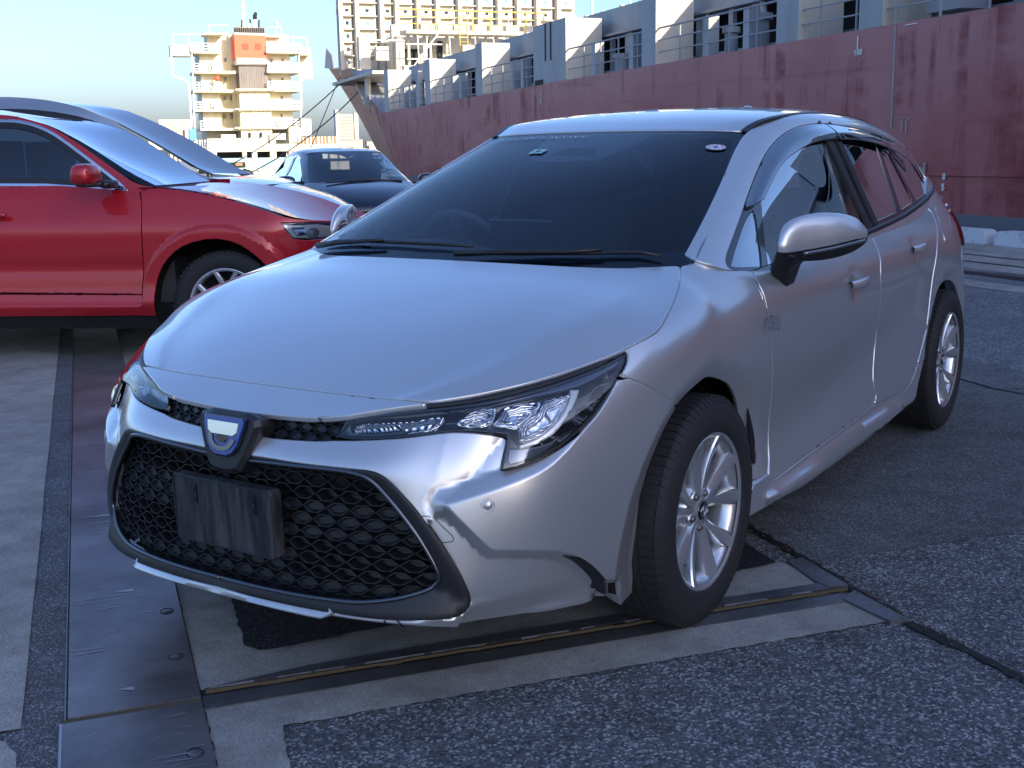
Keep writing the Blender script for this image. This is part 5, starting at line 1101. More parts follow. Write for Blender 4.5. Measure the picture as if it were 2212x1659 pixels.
# cover plates
ORDP='first second third fourth fifth sixth seventh eighth ninth tenth eleventh twelfth thirteenth fourteenth fifteenth'.split()
joints=[2.725,3.11,3.48,4.01,4.48,5.01,5.53,6.21,6.53,7.05,7.56,8.10,8.7,9.3,9.9,10.5]
for i,(a0,a1) in enumerate(zip([.3,1.5]+joints[:1]+joints[5:],[1.5,2.705]+joints[5:6]+joints[6:]+[11.2])):
    if a1-a0<.05: continue
    pl=env_empty('cover_plate',(a0,.02,0),None,'steel plate','steel cover plates over the cable trench')
    lab={0:'nearest dark steel cover plate at the bottom edge of the picture',1:'scratched steel cover plate below the rusty cross joint',2:'long bluish steel cover plate with two bolt heads beside the rail'}.get(i)
    tag(pl,lab or ORDP[i]+' steel cover plate up from the bottom edge of the picture')
    strip('plate_sheet',[(a0+.003,-.122+(.012 if i<2 else 0)*-1),(a1-.003,-.122-(.012 if i<2 else 0)),(a1-.003,.176),(a0+.003,.176)],-.02,.010+.0006*(i%3),M['plate_steel'],pl)
    for ba in ([3.32,2.99] if i==2 else [2.45] if i==1 else []):
        env_obj(MB().lathe([(0,.0005),(.012,.0008),(.0155,-.001)],(ba,.138,.0135),'z',20),'plate_bolt',M['rail_steel'],pl,True)
        env_obj(MB().tube([(ba+.020*math.cos(t)*1.1,.138+.018*math.sin(t),.0115) for t in [2*math.pi*k/24 for k in range(24)]],.0012,5,closed=True),'bolt_hole',M['tar'],pl)
scr=MB()
for a in joints[1:13]:
    for k in range(2): 
        p0=-.122+rng.random()*.03;p1=.02+.15*rng.random();w=.0008+.0008*rng.random();aa=a+rng.uniform(-.02,.02);sl=rng.uniform(-.03,.03)
        scr.add([(aa,p0,.0125),(aa+sl,p1,.0125),(aa+sl+w,p1,.0125),(aa+w*3,p0,.0125)],[(0,1,2,3)])
for k in range(16):
    aa=2.25+rng.random()*.42;p0=.02+rng.random()*.09;w=.0007;scr.add([(aa,p0,.0125),(aa+rng.uniform(-.004,.01),p0+.05+.05*rng.random(),.0125),(aa+w,p0+.08,.0125),(aa+w*2,p0,.0125)],[(0,1,2,3)])
for k in range(34):
    aa=2.8+rng.random()*2.6;p0=-.12+rng.random()*.25;l=.03+.1*rng.random();w=.0006;scr.add([(aa,p0,.0125),(aa+rng.uniform(-.02,.02),p0+l,.0125),(aa+rng.uniform(-.02,.02)+w,p0+l,.0125),(aa+w*2,p0,.0125)],[(0,1,2,3)])
so2=env_obj(scr,'plate_scratches',M['scratch'],kind='stuff')
strip('plate_joint_dirt',[(2.706,-.13),(2.724,-.13),(2.724,.176),(2.706,.176)],-.01,.008,M['rustdirt'])['kind']='structure'
strip('plate_edge',[(.3,-.140),(2.70,-.140),(2.70,-.134),(.3,-.134)],-.01,.012,M['scratch'])['kind']='structure'
strip('plate_edge',[(2.72,-.130),(11,-.130),(11,-.126),(2.72,-.126)],-.01,.012,M['rail_steel'])['kind']='structure'
# tar-filled cracks
def crack(pts,w):
    L_=[];R_=[]
    n=len(pts)
    dd=densify(np.array(pts,float),.04,False);t=np.gradient(dd,axis=0);t/=np.linalg.norm(t,axis=1)[:,None];b=np.c_[-t[:,1],t[:,0]]
    mb=MB()
    for i,(p,bb_) in enumerate(zip(dd,b)):
        ww=w*(.55+.75*rng.random());j=rng.uniform(-.25,.25)*w;L_.append((p[0]+bb_[0]*(ww+j),p[1]+bb_[1]*(ww+j),.0065));R_.append((p[0]-bb_[0]*(ww-j),p[1]-bb_[1]*(ww-j),.0065))
    mb.grid([[a,b2] for a,b2 in zip(L_,R_)]);o=env_obj(mb,'asphalt_crack',M['tar'],kind='structure')
crack([(6.5,2.06),(3.43,2.06),(3.16,2.06),(2.94,2.05),(2.77,2.035),(2.6,2.03),(2.49,2.02),(2.29,2.04),(2.09,2.05),(1.2,2.04)],.017)
crack([(9,4.55),(5.26,4.53),(4.94,4.50),(4.77,4.54),(2.5,4.56)],.012)
crack([(4.9,4.6),(4.7,5.3),(4.4,6.5)],.006)
# little tufts and chips along the crack
deb=MB()
for k in range(230):
    a=rng.uniform(2.0,3.5);p=2.04+rng.gauss(0,.022);s=rng.uniform(.0015,.0045);deb.box((a,p,.010),(s*1.6,s,s))
env_obj(deb,'grit',M['rustdirt'],kind='stuff')
# rails and bands near the quay edge
for p0,p1,m_,z in ((7.72,8.08,'concrete',.004),(8.45,8.62,'tar',.006),(8.62,8.84,'rail_steel',.009),(8.86,9.35,'concrete',.004),(9.36,9.44,'tar',.006),(9.45,9.95,'concrete',.005),(9.95,10.05,'rail_steel',.010),(10.05,10.5,'concrete',.004),(10.5,11.42,'concrete',.007)):
    sheet('quay_band' if m_!='rail_steel' else 'quay_rail',[(-40,p0),(140,p0),(140,p1),(-40,p1)],z,M[m_])
M['kerbwhite']=mat('kerb_paint',(.62,.64,.68),.7);N_,L_,b_=nodes(M['kerbwhite']);nz=noise(N_,L_,5,6,.7,mapping(N_,L_));rr=ramp(N_,[(.3,(.30,.29,.27)),(.46,(.62,.64,.68))]);L_.new(nz.outputs[0],rr.inputs[0]);L_.new(rr.outputs[0],b_.inputs['Base Color'])
kb=MB();prof=[(0,0),(0,.09),(.02,.15),(.06,.185),(.10,.195),(1.90,.195),(1.94,.185),(1.98,.15),(2.0,.09),(2.0,0)]
kb.prism([(x,0,z) for x,z in prof],(0,.22,0))
ORD='first second third fourth fifth sixth seventh eighth ninth tenth eleventh twelfth thirteenth fourteenth fifteenth sixteenth seventeenth eighteenth nineteenth twentieth'.split()
k0=None
for i in range(20):
    a=10.5+2.17*i
    if i==0:
        k0=env_obj(kb,'kerb_block',M['kerbwhite'],auto=R(40));o=k0
    else: o=k0.copy();COL.objects.link(o)
    o.location=E3((a,11.22,0))-E3((0,0,0))
    tag(o,ORD[i]+' white kerb block along the quay edge, counted from the right side of the picture','kerb block','white kerb blocks along the quay edge')
# water
sheet('water',[(-900,11.4),(2500,11.4),(2500,1500),(-900,1500)],-1.7,mat('harbour_water',(.02,.035,.045),.08))
qw=MB().box((50,11.42,-1),(1200,.05,2.0));env_obj(qw,'quay_wall',M['concrete'],kind='structure')
# ------------------------------------------------------------------ container ship with red hull
def shipred():
    m=mat('faded_red_hull',(.30,.06,.055),.55,0,0,.4);N,L,b=nodes(m);tc=N.new('ShaderNodeTexCoord')
    # rotate object space so X runs along the hull
    mp=N.new('ShaderNodeMapping');mp.inputs['Rotation'].default_value=(0,0,-R(233));L.new(tc.outputs['Object'],mp.inputs['Vector']);v=mp.outputs[0]
    def m2(sc): 
        k=N.new('ShaderNodeMapping');k.inputs['Scale'].default_value=sc;L.new(v,k.inputs['Vector']);return k.outputs[0]
    fade=noise(N,L,1,5,.6,m2((.35,.35,.5)));streak=noise(N,L,1,5,.62,m2((1.9,1.9,.16)));blot=noise(N,L,1,4,.6,m2((.55,.55,1.1)));hor=noise(N,L,1,3,.5,m2((.25,.25,5)))
    sp=N.new('ShaderNodeSeparateXYZ');L.new(tc.outputs['Object'],sp.inputs[0])
    zr=ramp(N,[(.0,(0,0,0)),(1,(1,1,1))]);mr=N.new('ShaderNodeMapRange');mr.inputs[1].default_value=.8;mr.inputs[2].default_value=3.0;L.new(sp.outputs[2],mr.inputs[0])
    deep=(.30,.034,.034);pale=(.46,.19,.18)
    r1=ramp(N,[(.36,(0,0,0)),(.66,(1,1,1))]);L.new(fade.outputs[0],r1.inputs[0])
    mu=N.new('ShaderNodeMath');mu.operation='MULTIPLY_ADD';mu.inputs[1].default_value=.55;mu.inputs[2].default_value=.18;L.new(mr.outputs[0],mu.inputs[0])
    ad=N.new('ShaderNodeMath');ad.operation='MULTIPLY_ADD';ad.use_clamp=True;ad.inputs[1].default_value=.45;L.new(r1.outputs[0],ad.inputs[0]);L.new(mu.outputs[0],ad.inputs[2])
    c=mixc(N,L,ad.outputs[0],deep,pale)
    r2=ramp(N,[(.50,(0,0,0)),(.60,(1,1,1))]);L.new(streak.outputs[0],r2.inputs[0]);r3=ramp(N,[(.44,(0,0,0)),(.58,(1,1,1))]);L.new(blot.outputs[0],r3.inputs[0])
    mm=N.new('ShaderNodeMath');mm.operation='MULTIPLY';L.new(r2.outputs[0],mm.inputs[0]);L.new(r3.outputs[0],mm.inputs[1]);m3=N.new('ShaderNodeMath');m3.operation='MULTIPLY';m3.inputs[1].default_value=.85;L.new(mm.outputs[0],m3.inputs[0])
    c=mixc(N,L,m3.outputs[0],c,(.20,.018,.022))
    r4=ramp(N,[(.58,(0,0,0)),(.72,(.35,.35,.35))]);L.new(hor.outputs[0],r4.inputs[0]);c=mixc(N,L,r4.outputs[0],c,(.22,.03,.035))
    rust=noise(N,L,1,6,.7,m2((5,5,.5)));r5=ramp(N,[(.64,(0,0,0)),(.72,(1,1,1))]);L.new(rust.outputs[0],r5.inputs[0]);m5=N.new('ShaderNodeMath');m5.operation='MULTIPLY';L.new(r5.outputs[0],m5.inputs[0]);L.new(mr.outputs[0],m5.inputs[1]);c=mixc(N,L,m5.outputs[0],c,(.20,.085,.05))
    # grey boot band low on the side
    gz=N.new('ShaderNodeMath');gz.operation='LESS_THAN';gz.inputs[1].default_value=.20;L.new(sp.outputs[2],gz.inputs[0]);c=mixc(N,L,gz.outputs[0],c,(.13,.14,.16))
    L.new(c,b.inputs['Base Color']);bp=noise(N,L,1,3,.5,m2((.9,.9,.25)));bump(N,L,b,bp.outputs[0],.25,.05);return m
M['hull']=shipred()
def weath(name,c,rough=.6,dirt=(.25,.22,.18),amt=.5,sc=1.5):
    m=mat(name,c,rough);N,L,b=nodes(m);v=mapping(N,L,(1,1,.35));n=noise(N,L,sc,6,.65,v);r=ramp(N,[(.34,tuple(c[i]*(1-amt)+dirt[i]*amt for i in range(3))),(.55,c)]);L.new(n.outputs[0],r.inputs[0])
    n2=noise(N,L,sc*6,4,.7,v);r2=ramp(N,[(.62,(1,1,1)),(.75,(.72,.55,.38))]);L.new(n2.outputs[0],r2.inputs[0]);L.new(mixc(N,L,.5,r.outputs[0],r2.outputs[0],'MULTIPLY'),b.inputs['Base Color']);return m
M['sgrey']=weath('ship_grey_paint',(.34,.36,.38),.55,(.18,.19,.2),.35)
M['sbeige']=weath('ship_beige_paint',(.60,.56,.47),.6,(.42,.36,.28),.4)
M['scream']=weath('ship_cream_paint',(.74,.70,.54),.6,(.55,.42,.25),.45)
M['swhite']=weath('ship_white_paint',(.78,.77,.72),.5,(.5,.42,.33),.35)
M['sdark']=mat('ship_dark_opening',(.012,.013,.015),.8);M['syel']=mat('safety_yellow',(.62,.46,.09),.5);M['swin']=mat('ship_window',(.02,.025,.03),.15)
ship=env_empty('container_ship',(20,13,0),'long red hulled container ship moored along the quay behind the cars','ship')
SP=dict(parent=ship)
TOP=[(-75,12.4,3.22),(0,12.4,3.22),(16,12.4,3.22),(30,12.4,3.2),(42,12.4,3.15),(50.5,12.4,3.08),(53.4,12.55,3.9),(57,13.2,4.3),(63.5,14.2,5.45),(72,15.6,6.5),(81,17.0,7.15),(93,19.0,8.0),(104.6,21,8.95)]
BOT=[(-75,12.42,-2),(0,12.42,-2),(16,12.42,-2),(30,12.42,-2),(40,12.5,-2),(47,12.8,-2),(50,13.2,-2),(54,14.2,-2),(60,15.6,-2),(67,17.4,-2),(73,19.0,-2),(79,20.4,-2),(82,21,-2)]
G=[]
for T_,B_2 in zip(TOP,BOT):
    row=[]
    for k in range(15):
        t=k/14;zz=B_2[2]+(T_[2]-B_2[2])*t;h=t**1.7;row.append((B_2[0]+(T_[0]-B_2[0])*(h*.5+t*.5),B_2[1]+(T_[1]-B_2[1])*h,zz))
    G.append(row)
# resample along for smoothness
def resamp(G,n):
    G=np.array(G,float);s=np.linspace(0,len(G)-1,n);out=[]
    for x in s:
        i=int(min(len(G)-2,x));f=x-i;p0=G[max(i-1,0)];p1=G[i];p2=G[i+1];p3=G[min(i+2,len(G)-1)]
        m1=(p2-p0)/2;m2=(p3-p1)/2
        if i<6: out.append(p1+(p2-p1)*f)
        else: out.append((2*f**3-3*f*f+1)*p1+(f**3-2*f*f+f)*m1+(-2*f**3+3*f*f)*p2+(f**3-f*f)*m2)
    return out
Gs=resamp(G,73)
mb=MB();mb.grid([[tuple(p) for p in r] for r in Gs]);mb.grid([[(p[0],42-p[1],p[2]) for p in r][::-1] for r in Gs]);hullo=env_obj(mb,'hull',M['hull'],ship,True)
mb=MB();mb.grid([[tuple(Gs[i][-1]-np.array([0,0,.02])),(Gs[i][-1][0],42-Gs[i][-1][1],Gs[i][-1][2]-.02)] for i in range(len(Gs))]);env_obj(mb,'deck',M['sgrey'],ship)
# hull markings
def hullmark(paths,a0,z0,h,m='white',w=.012,name='hull_lettering'):
    mb=MB()
    for pa in paths:
        for (x1,y1),(x2,y2) in zip(pa[:-1],pa[1:]):
            A=Vector((a0-x1*h,12.385,z0+y1*h));B=Vector((a0-x2*h,12.385,z0+y2*h));d=(B-A);
            if d.length<1e-6: continue
            d.normalize();mb.box((A+B)/2,((B-A).length+w,.006,w*2),(d,Vector((0,1,0)),d.cross(Vector((0,1,0)))))
    return env_obj(mb,name,M[m],ship)
def text(s,a,z,h,sp=.95,**k):
    for i,ch in enumerate(s):
        if ch in LET: hullmark(LET[ch],a-i*h*sp,z,h,**k)
text('100',17.32,2.815,.085,.9,w=.010)
hullmark([[(0,0),(0,1)]],17.235,2.92,.20,w=.014);hullmark([[(0,0),(1,0)]],16.02,3.17,.27,w=.008)
text('8',14.97,.80,.085);text('5',14.98,.64,.085)
hullmark([[(0,0),(0,1)]],31.8,2.84,.16,w=.012);text('9',31.85,2.67,.12,w=.010)
mb=MB();mb.box((-10,12.40,.87),(110,.03,.035));env_obj(mb,'rubbing_strake',M['hull'],ship)
for a_ in (16.27,15.9): pass
mb=MB();mb.box((16.27,12.395,2.4),(.02,.02,1.6));env_obj(mb,'hull_weld_seam',M['sgrey'],ship)
hullmark([[(0,0),(.0,.5),(.6,.5),(.6,.1)],[(.9,0),(.9,1)]],15.55,.87,.17,'sgrey',.02,'faded_mark')
hullmark([[(0,0),(0,.9),(.15,1)],[(.45,0),(.45,.8),(.7,.95)]],16.0,1.5,.25,'stkp' if False else 'sgrey',.008,'faded_mark')
mb=MB();mb.box((12.1,12.39,.42),(.03,.02,.22));mb.box((12.1,12.39,.14),(.035,.02,.25));env_obj(mb,'draft_scale_patch',M['sgrey'],ship)
# pedestals: (a_near, length, top, width)
DK=3.2
M['ruststreak']=mat('rust_streak',(.30,.17,.09),.8)
for (a0,l,top,w) in ((49.4,.7,4.82,1.0),(44.7,.35,4.45,.15),(43.1,.7,4.76,1.0),(37.05,.65,4.8,.95),(30.05,2.4,4.81,1.05),(24.77,.7,4.9,.95),(19.07,.72,4.9,.95),(16.65,.62,4.9,.95),(12.0,.7,4.9,.95),(5.8,.7,4.9,.95),(-.5,.7,4.9,.95),(-6.8,.7,4.9,.95)):
    pd=MB().box((a0+l/2,12.42+w/2,(DK+top)/2-.05),(l,w,top-DK+.1));env_obj(pd,'container_pedestal',M['sgrey'] if True else 0,ship)
    e=MB();e.box((a0-.006,12.42+w/2,(DK+top)/2),(.012,w*1.0,top-DK-.04));e.box((a0-.014,12.42+w*.5,top-.12),(.01,w*.5,.012));env_obj(e,'pedestal_sunlit_face',M['sbeige'],ship)  # aft side of the grey pedestal coloured beige for its sunlit tone
g=MB();g.box((31.5,12.41,4.3),(.05,.02,1.0));g.box((31.1,12.41,4.3),(.05,.02,1.0));g.box((32.0,12.405,3.25),(.6,.02,.14));env_obj(g,'pedestal_pipe',M['sdark'],ship)
# hatch coaming with openings, struts and numbers
CO=13.75
for k,a0 in enumerate(np.arange(-12,49,6.3)):
    a0=float(a0)
    env_obj(MB().box((a0+3.15,CO+.06,4.72),(6.24,.12,.66)),'hatch_cover_side',M['sgrey'],ship)
    env_obj(MB().box((a0+3.15,CO+.9,3.8),(6.2,.1,1.3)),'coaming_plate',M['sdark'],ship)
    for j,(da,w) in enumerate(((.5,.5),(1.9,.16),(3.1,.45),(4.2,.16),(5.5,.55))):
        env_obj(MB().box((a0+da,CO+.02,3.78),(w,.10,1.22)),'coaming_stay',M['sgrey'],ship)
    env_obj(MB().box((a0+3.15,CO-.05,4.36),(6.24,.3,.06)),'coaming_top_bar',M['sgrey'],ship)
    env_obj(MB().box((a0+3.15,CO-.03,3.42),(6.2,.22,.05)),'coaming_pipe',M['sgrey'],ship)
    for j,(x0,x1,mm_) in enumerate(((.9,1.7,'sgrey'),(2.3,2.8,'sbeige' if k in (7,5,6) else 'sgrey'),(4.4,5.1,'sbeige' if k in (5,7) else 'sgrey'))):
        env_obj(MB().bar((a0+x0,CO-.25,3.2),(a0+x1,CO-.1,4.33),.09,.05),'coaming_strut',M[mm_],ship)
for s_,a_,z_ in (('14',24.0,4.62),('10',35.4,4.56)):
    for i,ch in enumerate(s_):
        mb=MB()
        for pa in LET[ch]:
            for (x1,y1),(x2,y2) in zip(pa[:-1],pa[1:]): mb.bar((a_-i*.34-x1*.30,CO-.012,z_+y1*.30),(a_-i*.34-x2*.30,CO-.012,z_+y2*.30),.022,.012)
        env_obj(mb,'hatch_number',M['sdark'] if s_=='10' else M['swhite'],ship)
env_obj(MB().box((17.5,21.0,4.72),(66,14.2,.60)),'hatch_cover',M['sgrey'],ship)
# deck gear between the pedestals
for a_,z_,r_c in ((26.5,3.75,.16),(21.5,3.85,.2),(22.6,3.7,.14),(35,3.6,.16),(28,3.6,.18)):
    env_obj(MB().cyl((a_,13.1,3.2),(a_,13.1,z_),r_c,14),'deck_vent',M['sgrey'],ship);env_obj(MB().cyl((a_,13.1,z_),(a_,13.1,z_+.12),r_c*1.35,14),'vent_cap',M['sgrey'],ship)
for a_ in (28.4,26.2,22.6,21.0,34.5,33.6,40.6,39.7,47.2,46.3):
    env_obj(MB().box((a_,12.62,3.6),(.22,.25,.85)),'deck_stanchion',M['sgrey'],ship)
# a ventilation fan box above the white dash mark
fb_=MB().box((15.6,13.0,3.85),(.8,.5,1.0));env_obj(fb_,'fan_box',M['sgrey'],ship);env_obj(MB().lathe([(0,0),(.30,0),(.33,-.05)],(15.6,12.74,3.95),'y',24),'fan_mouth',M['sdark'],ship)
env_obj(MB().tube([(15.6+.3*math.cos(t),12.70,3.95+.3*math.sin(t)) for t in [2*math.pi*k/24 for k in range(24)]],.03,6,closed=True),'fan_ring',M['sgrey'],ship)
# ship-side railing
for i in range(44):
    a_=8+1.05*i
    if any(x0-.1<a_<x0+l+.1 for x0,l in ((49.4,.7),(43.1,.7),(37.05,.65),(30.05,2.4),(24.77,.7),(19.07,.72),(16.65,.62),(12,.7))): continue
    env_obj(MB().cyl((a_,12.5,3.15),(a_,12.5,4.02),.022,6),'rail_post',M['sgrey'],ship)
for z_ in (3.50,3.76,4.02): env_obj(MB().tube([(-10,12.5,z_),(50.4,12.5,z_-.03)],.016 if z_<4 else .022,6),'guard_rail',M['sgrey'],ship)
# bow structures. breakwater / cell guide wall with ribs, shelves and round holes
WA=62.0;PB=[13.15,14.0,15.3,16.1,17.25,18.3,19.5,20.6,21.7,22.8,23.9,25.1,26.3]
def holeplate(p0,p1,z0,z1,r,cz=.5):
    mb=MB();cp=(p0+p1)/2;cz=(z0+z1)/2;n=20;V=[];
    for k in range(n):
        t=2*math.pi*k/n;c,s=math.cos(t),math.sin(t);V.append((WA,cp+r*c,cz+r*s))
    for k in range(n):
        t=2*math.pi*k/n;c,s=math.cos(t),math.sin(t);f=min(((p1-p0)/2)/abs(c) if abs(c)>1e-6 else 9,((z1-z0)/2)/abs(s) if abs(s)>1e-6 else 9);V.append((WA,cp+f*c,cz+f*s))
    mb.add(V,[(k,(k+1)%n,n+(k+1)%n,n+k) for k in range(n)]);return mb
zs=[5.75,6.38,7.05,7.70,8.35,9.0,9.65,10.3,10.95,11.6]
wallm=M['sbeige']
for i in range(len(PB)-1):
    p0,p1=PB[i],PB[i+1]
    for j in range(len(zs)-1):
        wide=(i%2==1) or i>6
        a=p0+.16;b=p1-(.24 if wide else .2)
        env_obj(holeplate(a,b,zs[j]+.02,zs[j+1]-.02,.105),'wall_plate',wallm,ship)
        env_obj(MB().box((WA-.16,(a+b)/2,zs[j]),(.32,b-a,.05)),'wall_shelf',wallm,ship)
    env_obj(MB().box((WA-.10,p0,8.6),(.62,.20,5.9)),'wall_rib',wallm,ship)
    env_obj(MB().box((WA+.3,p1-.12,8.6),(.06,.22,5.9)),'wall_recess',M['sgrey'],ship)
env_obj(MB().box((WA+1.2,20,8.7),(.1,13.5,.3)),'wall_back_beam',wallm,ship)
env_obj(MB().bar((WA-.2,13.05,8.6),(WA-.2,13.75,9.8),.09),'wall_edge_beam',M['sgrey'],ship);env_obj(MB().bar((WA-.2,13.05,5.4),(WA-.2,13.05,8.6),.07),'wall_edge_beam',M['sgrey'],ship);env_obj(MB().bar((WA-.2,13.75,9.8),(WA-.2,15.6,12.2),.09),'wall_edge_beam',M['sgrey'],ship)
# platform with yellow rails in front of the wall
pf=58.5
def pz(p): return p*pf/WA
env_obj(MB().box((pf,pz(20.3),7.25),(1.2,pz(24)-pz(16.35),.18)),'walkway_platform',M['sbeige'],ship)
for k in range(9):
    p_=pz(16.1+k*1.0);env_obj(MB().cyl((pf-.6,p_,7.3),(pf-.6,p_,8.28),.03,6),'platform_rail_post',M['syel'] if k%3 else M['sbeige'],ship)
for z_ in (7.62,7.95,8.28): env_obj(MB().tube([(pf-.6,pz(16.0),z_),(pf-.6,pz(24.2),z_-.02)],.035 if z_>8 else .022,6),'platform_rail',M['syel'],ship)
for k in range(7):
    p_=pz(17.8+k*.95);env_obj(MB().box((pf+.2,p_,7.52),(.6,.7,.34)),'platform_locker',M['swhite' if k%2 else 'sbeige'],ship)
lad=MB()
for s_ in (-.2,.2): lad.cyl((pf-.75,pz(19.55)+s_,5.0),(pf-.75,pz(19.55)+s_,8.4),.022,5)
for k in range(14): lad.cyl((pf-.75,pz(19.55)-.2,5.1+k*.24),(pf-.75,pz(19.55)+.2,5.1+k*.24),.014,4)
env_obj(lad,'ladder',M['syel'],ship)
# under the platform: deckhouse, columns, arched doors
env_obj(MB().box((60.6,pz(20.5),5.2),(1.2,8.0,4.0)),'deckhouse_wall',M['sbeige'],ship)
for p_,w,z0,z1 in ((17.35,.8,4.9,6.6),(18.35,.26,5.7,7.0),(18.9,.26,5.7,7.0),(21.8,.5,5.6,7.0)):
    env_obj(MB().box((59.9,pz(p_),(z0+z1)/2),(.1,w,z1-z0)),'deckhouse_opening',M['sdark'],ship)
for p_ in (16.9,17.75,18.1,19.0,20.3,21.2,22.6,23.6): env_obj(MB().cyl((59.0,pz(p_),3.4),(59.0,pz(p_),7.2),.075,8),'platform_column',M['sbeige'],ship)
for p_,z0,z1,l in ((20.3,6.25,6.6,1.8),(16.9,5.2,5.6,1.4),(22.2,4.3,6.3,1.5),(19.2,4.0,4.9,1.6),(23.6,4.6,5.2,1.2)):
    env_obj(MB().box((57.6,pz(p_),(z0+z1)/2),(.5,l,z1-z0)),'deck_locker',M['sbeige'],ship)
mb=MB()
for (p0,z0,p1,z1) in ((16.6,5.5,18.0,7.1),(16.9,7.0,17.0,4.2),(17.4,6.9,17.3,5.0),(18.6,6.9,18.7,5.1),(20.0,7.0,20.1,5.0),(21.0,7.0,21.2,5.0),(20.6,6.4,22.6,6.4),(16.3,6.6,18.2,6.6),(16.3,5.9,18.2,5.9),(21.2,5.9,23.4,5.9),(21.6,7.0,21.8,4.4),(22.4,6.9,22.2,4.4),(15.3,6.75,16.2,6.75),(14.3,6.8,15.4,6.7)):
    env_obj(MB().cyl((57.3,pz(p0),z0),(57.3,pz(p1),z1),.035,6),'pipe_run',M['swhite'],ship)

# grey/beige posts left of the wall, fore deck gear
for p_,a_,z0,z1,w,l in ((14.35,60,5.6,7.15,.55,.5),(15.95,59.5,5.6,7.7,.25,.4),(16.25,59,5.4,6.85,.42,.4),(15.3,58.5,5.9,6.55,.62,.4)):
    env_obj(MB().box((a_,p_*a_/62,(z0+z1)/2),(l,w,z1-z0)),'fore_deck_post',M['sbeige'],ship)
env_obj(MB().box((58,13.7,5.0),(9,1.9,.14)),'fore_platform',M['sbeige'],ship)
for p_ in (13.1,14.2,15.2): env_obj(MB().box((56,p_,4.4),(.5,.18,1.2)),'fore_bracket',M['sbeige'],ship)
# sloping fair-lead plate and bulwark stays on the shoulder
env_obj(MB().bar((60.5,13.75,5.1),(54.6,12.85,3.65),.55,.10),'shoulder_plate',M['sbeige'],ship)
# fore mast lattice on the forecastle
MA=70.
def mz(x,y): return ((12.53+.003895*x)*MA/62.,1.268+(9.133-.003425*y-1.268)*MA/62.)
mast=[((270,280),(290,1000),.12),((330,280),(430,900),.11),((240,290),(175,420),.09),((190,560),(290,1000),.08),((180,430),(260,1000),.08),((300,520),(400,850),.09),((290,520),(360,520),.07),((280,700),(400,740),.06),((310,740),(410,1050),.08),((360,880),(460,1090),.09),((430,860),(380,1130),.08),((285,940),(360,1100),.16),((390,1060),(340,1110),.12),((240,300),(340,290),.10),((250,440),(330,620),.06),((300,620),(300,900),.05),((200,640),(180,780),.06),((320,360),(250,480),.05)]
mb=MB()
mpart=None
for (x0,y0),(x1,y1),w in mast:
    p0,z0=mz(x0,y0);p1,z1=mz(x1,y1);env_obj(MB().bar((MA+rng.uniform(-.6,.6),p0,z0),(MA+rng.uniform(-.6,.6),p1,z1),w*1.1),'mast_member',M['sbeige'],ship)
p0,z0=mz(285,100);p1,z1=mz(285,275);env_obj(MB().box((MA,p0,(z0+z1)/2),(.6,.45,z0-z1)),'mast_head_box',M['sbeige'],ship)
env_obj(MB().cyl((MA+.3,mz(150,0)[0],mz(0,760)[1]),(MA+.3,mz(150,0)[0],mz(0,180)[1]),.03,6),'mast_stay',M['sdark'],ship)
# bulwark at the very tip
env_obj(MB().prism([(101,20.0,8.6),(104.6,21,8.9),(104.2,21,10.3),(101,20.2,10.2)],(0,.1,0)),'bow_bulwark',M['sgrey'],ship)
env_obj(MB().prism([(88,18.1,7.6),(101,20.0,8.6),(101,20.2,10.2),(90,18.4,8.7)],(0,.1,0)),'bow_bulwark',M['sgrey'],ship)
# tall starboard platform corner seen right of the wall
env_obj(MB().box((54,24.6,9.05),(1.4,2.6,.45)),'side_platform',M['scream'],ship)
for p_ in (23.7,25.7): env_obj(MB().cyl((54,p_,5.0),(54,p_,11.3),.06,8),'platform_stanchion',M['scream'],ship)
for k in range(5): env_obj(MB().box((44,20.2+.35*k,6.0),(.3,.16,1.2)),'hatch_lug',M['sgrey'],ship)
for k in range(12): env_obj(MB().box((24+1.2*k,CO+.3,5.09),(.12,.12,.08+.05*(k%2))),'hatch_cleat',M['sbeige'],ship)
# added stack and top block, out of view, stepped to shade the quay
M['cont']=weath('shade_stack_paint',(.30,.20,.15),.6)
aft=env_empty('added_shade_stack',(-20,16,3),'added stack of containers, unseen, shading the quay from the aft deck','added shade stack')
for a0,a1,h in ((-13,-1,8.2),(-25,-13,12.6),(-37,-25,17.2),(-66,-37,22.5)):
    for k in range(int((h-3)/2.6)+1): env_obj(MB().box(((a0+a1)/2,20.0,3.2+2.6*k+1.3),(a1-a0-.3,15,2.55)),'shade_stack_tier',M['cont'],aft)
env_obj(MB().box((-52,20.0,26),(12,15,6)),'shade_stack_block',M['scream'],aft)
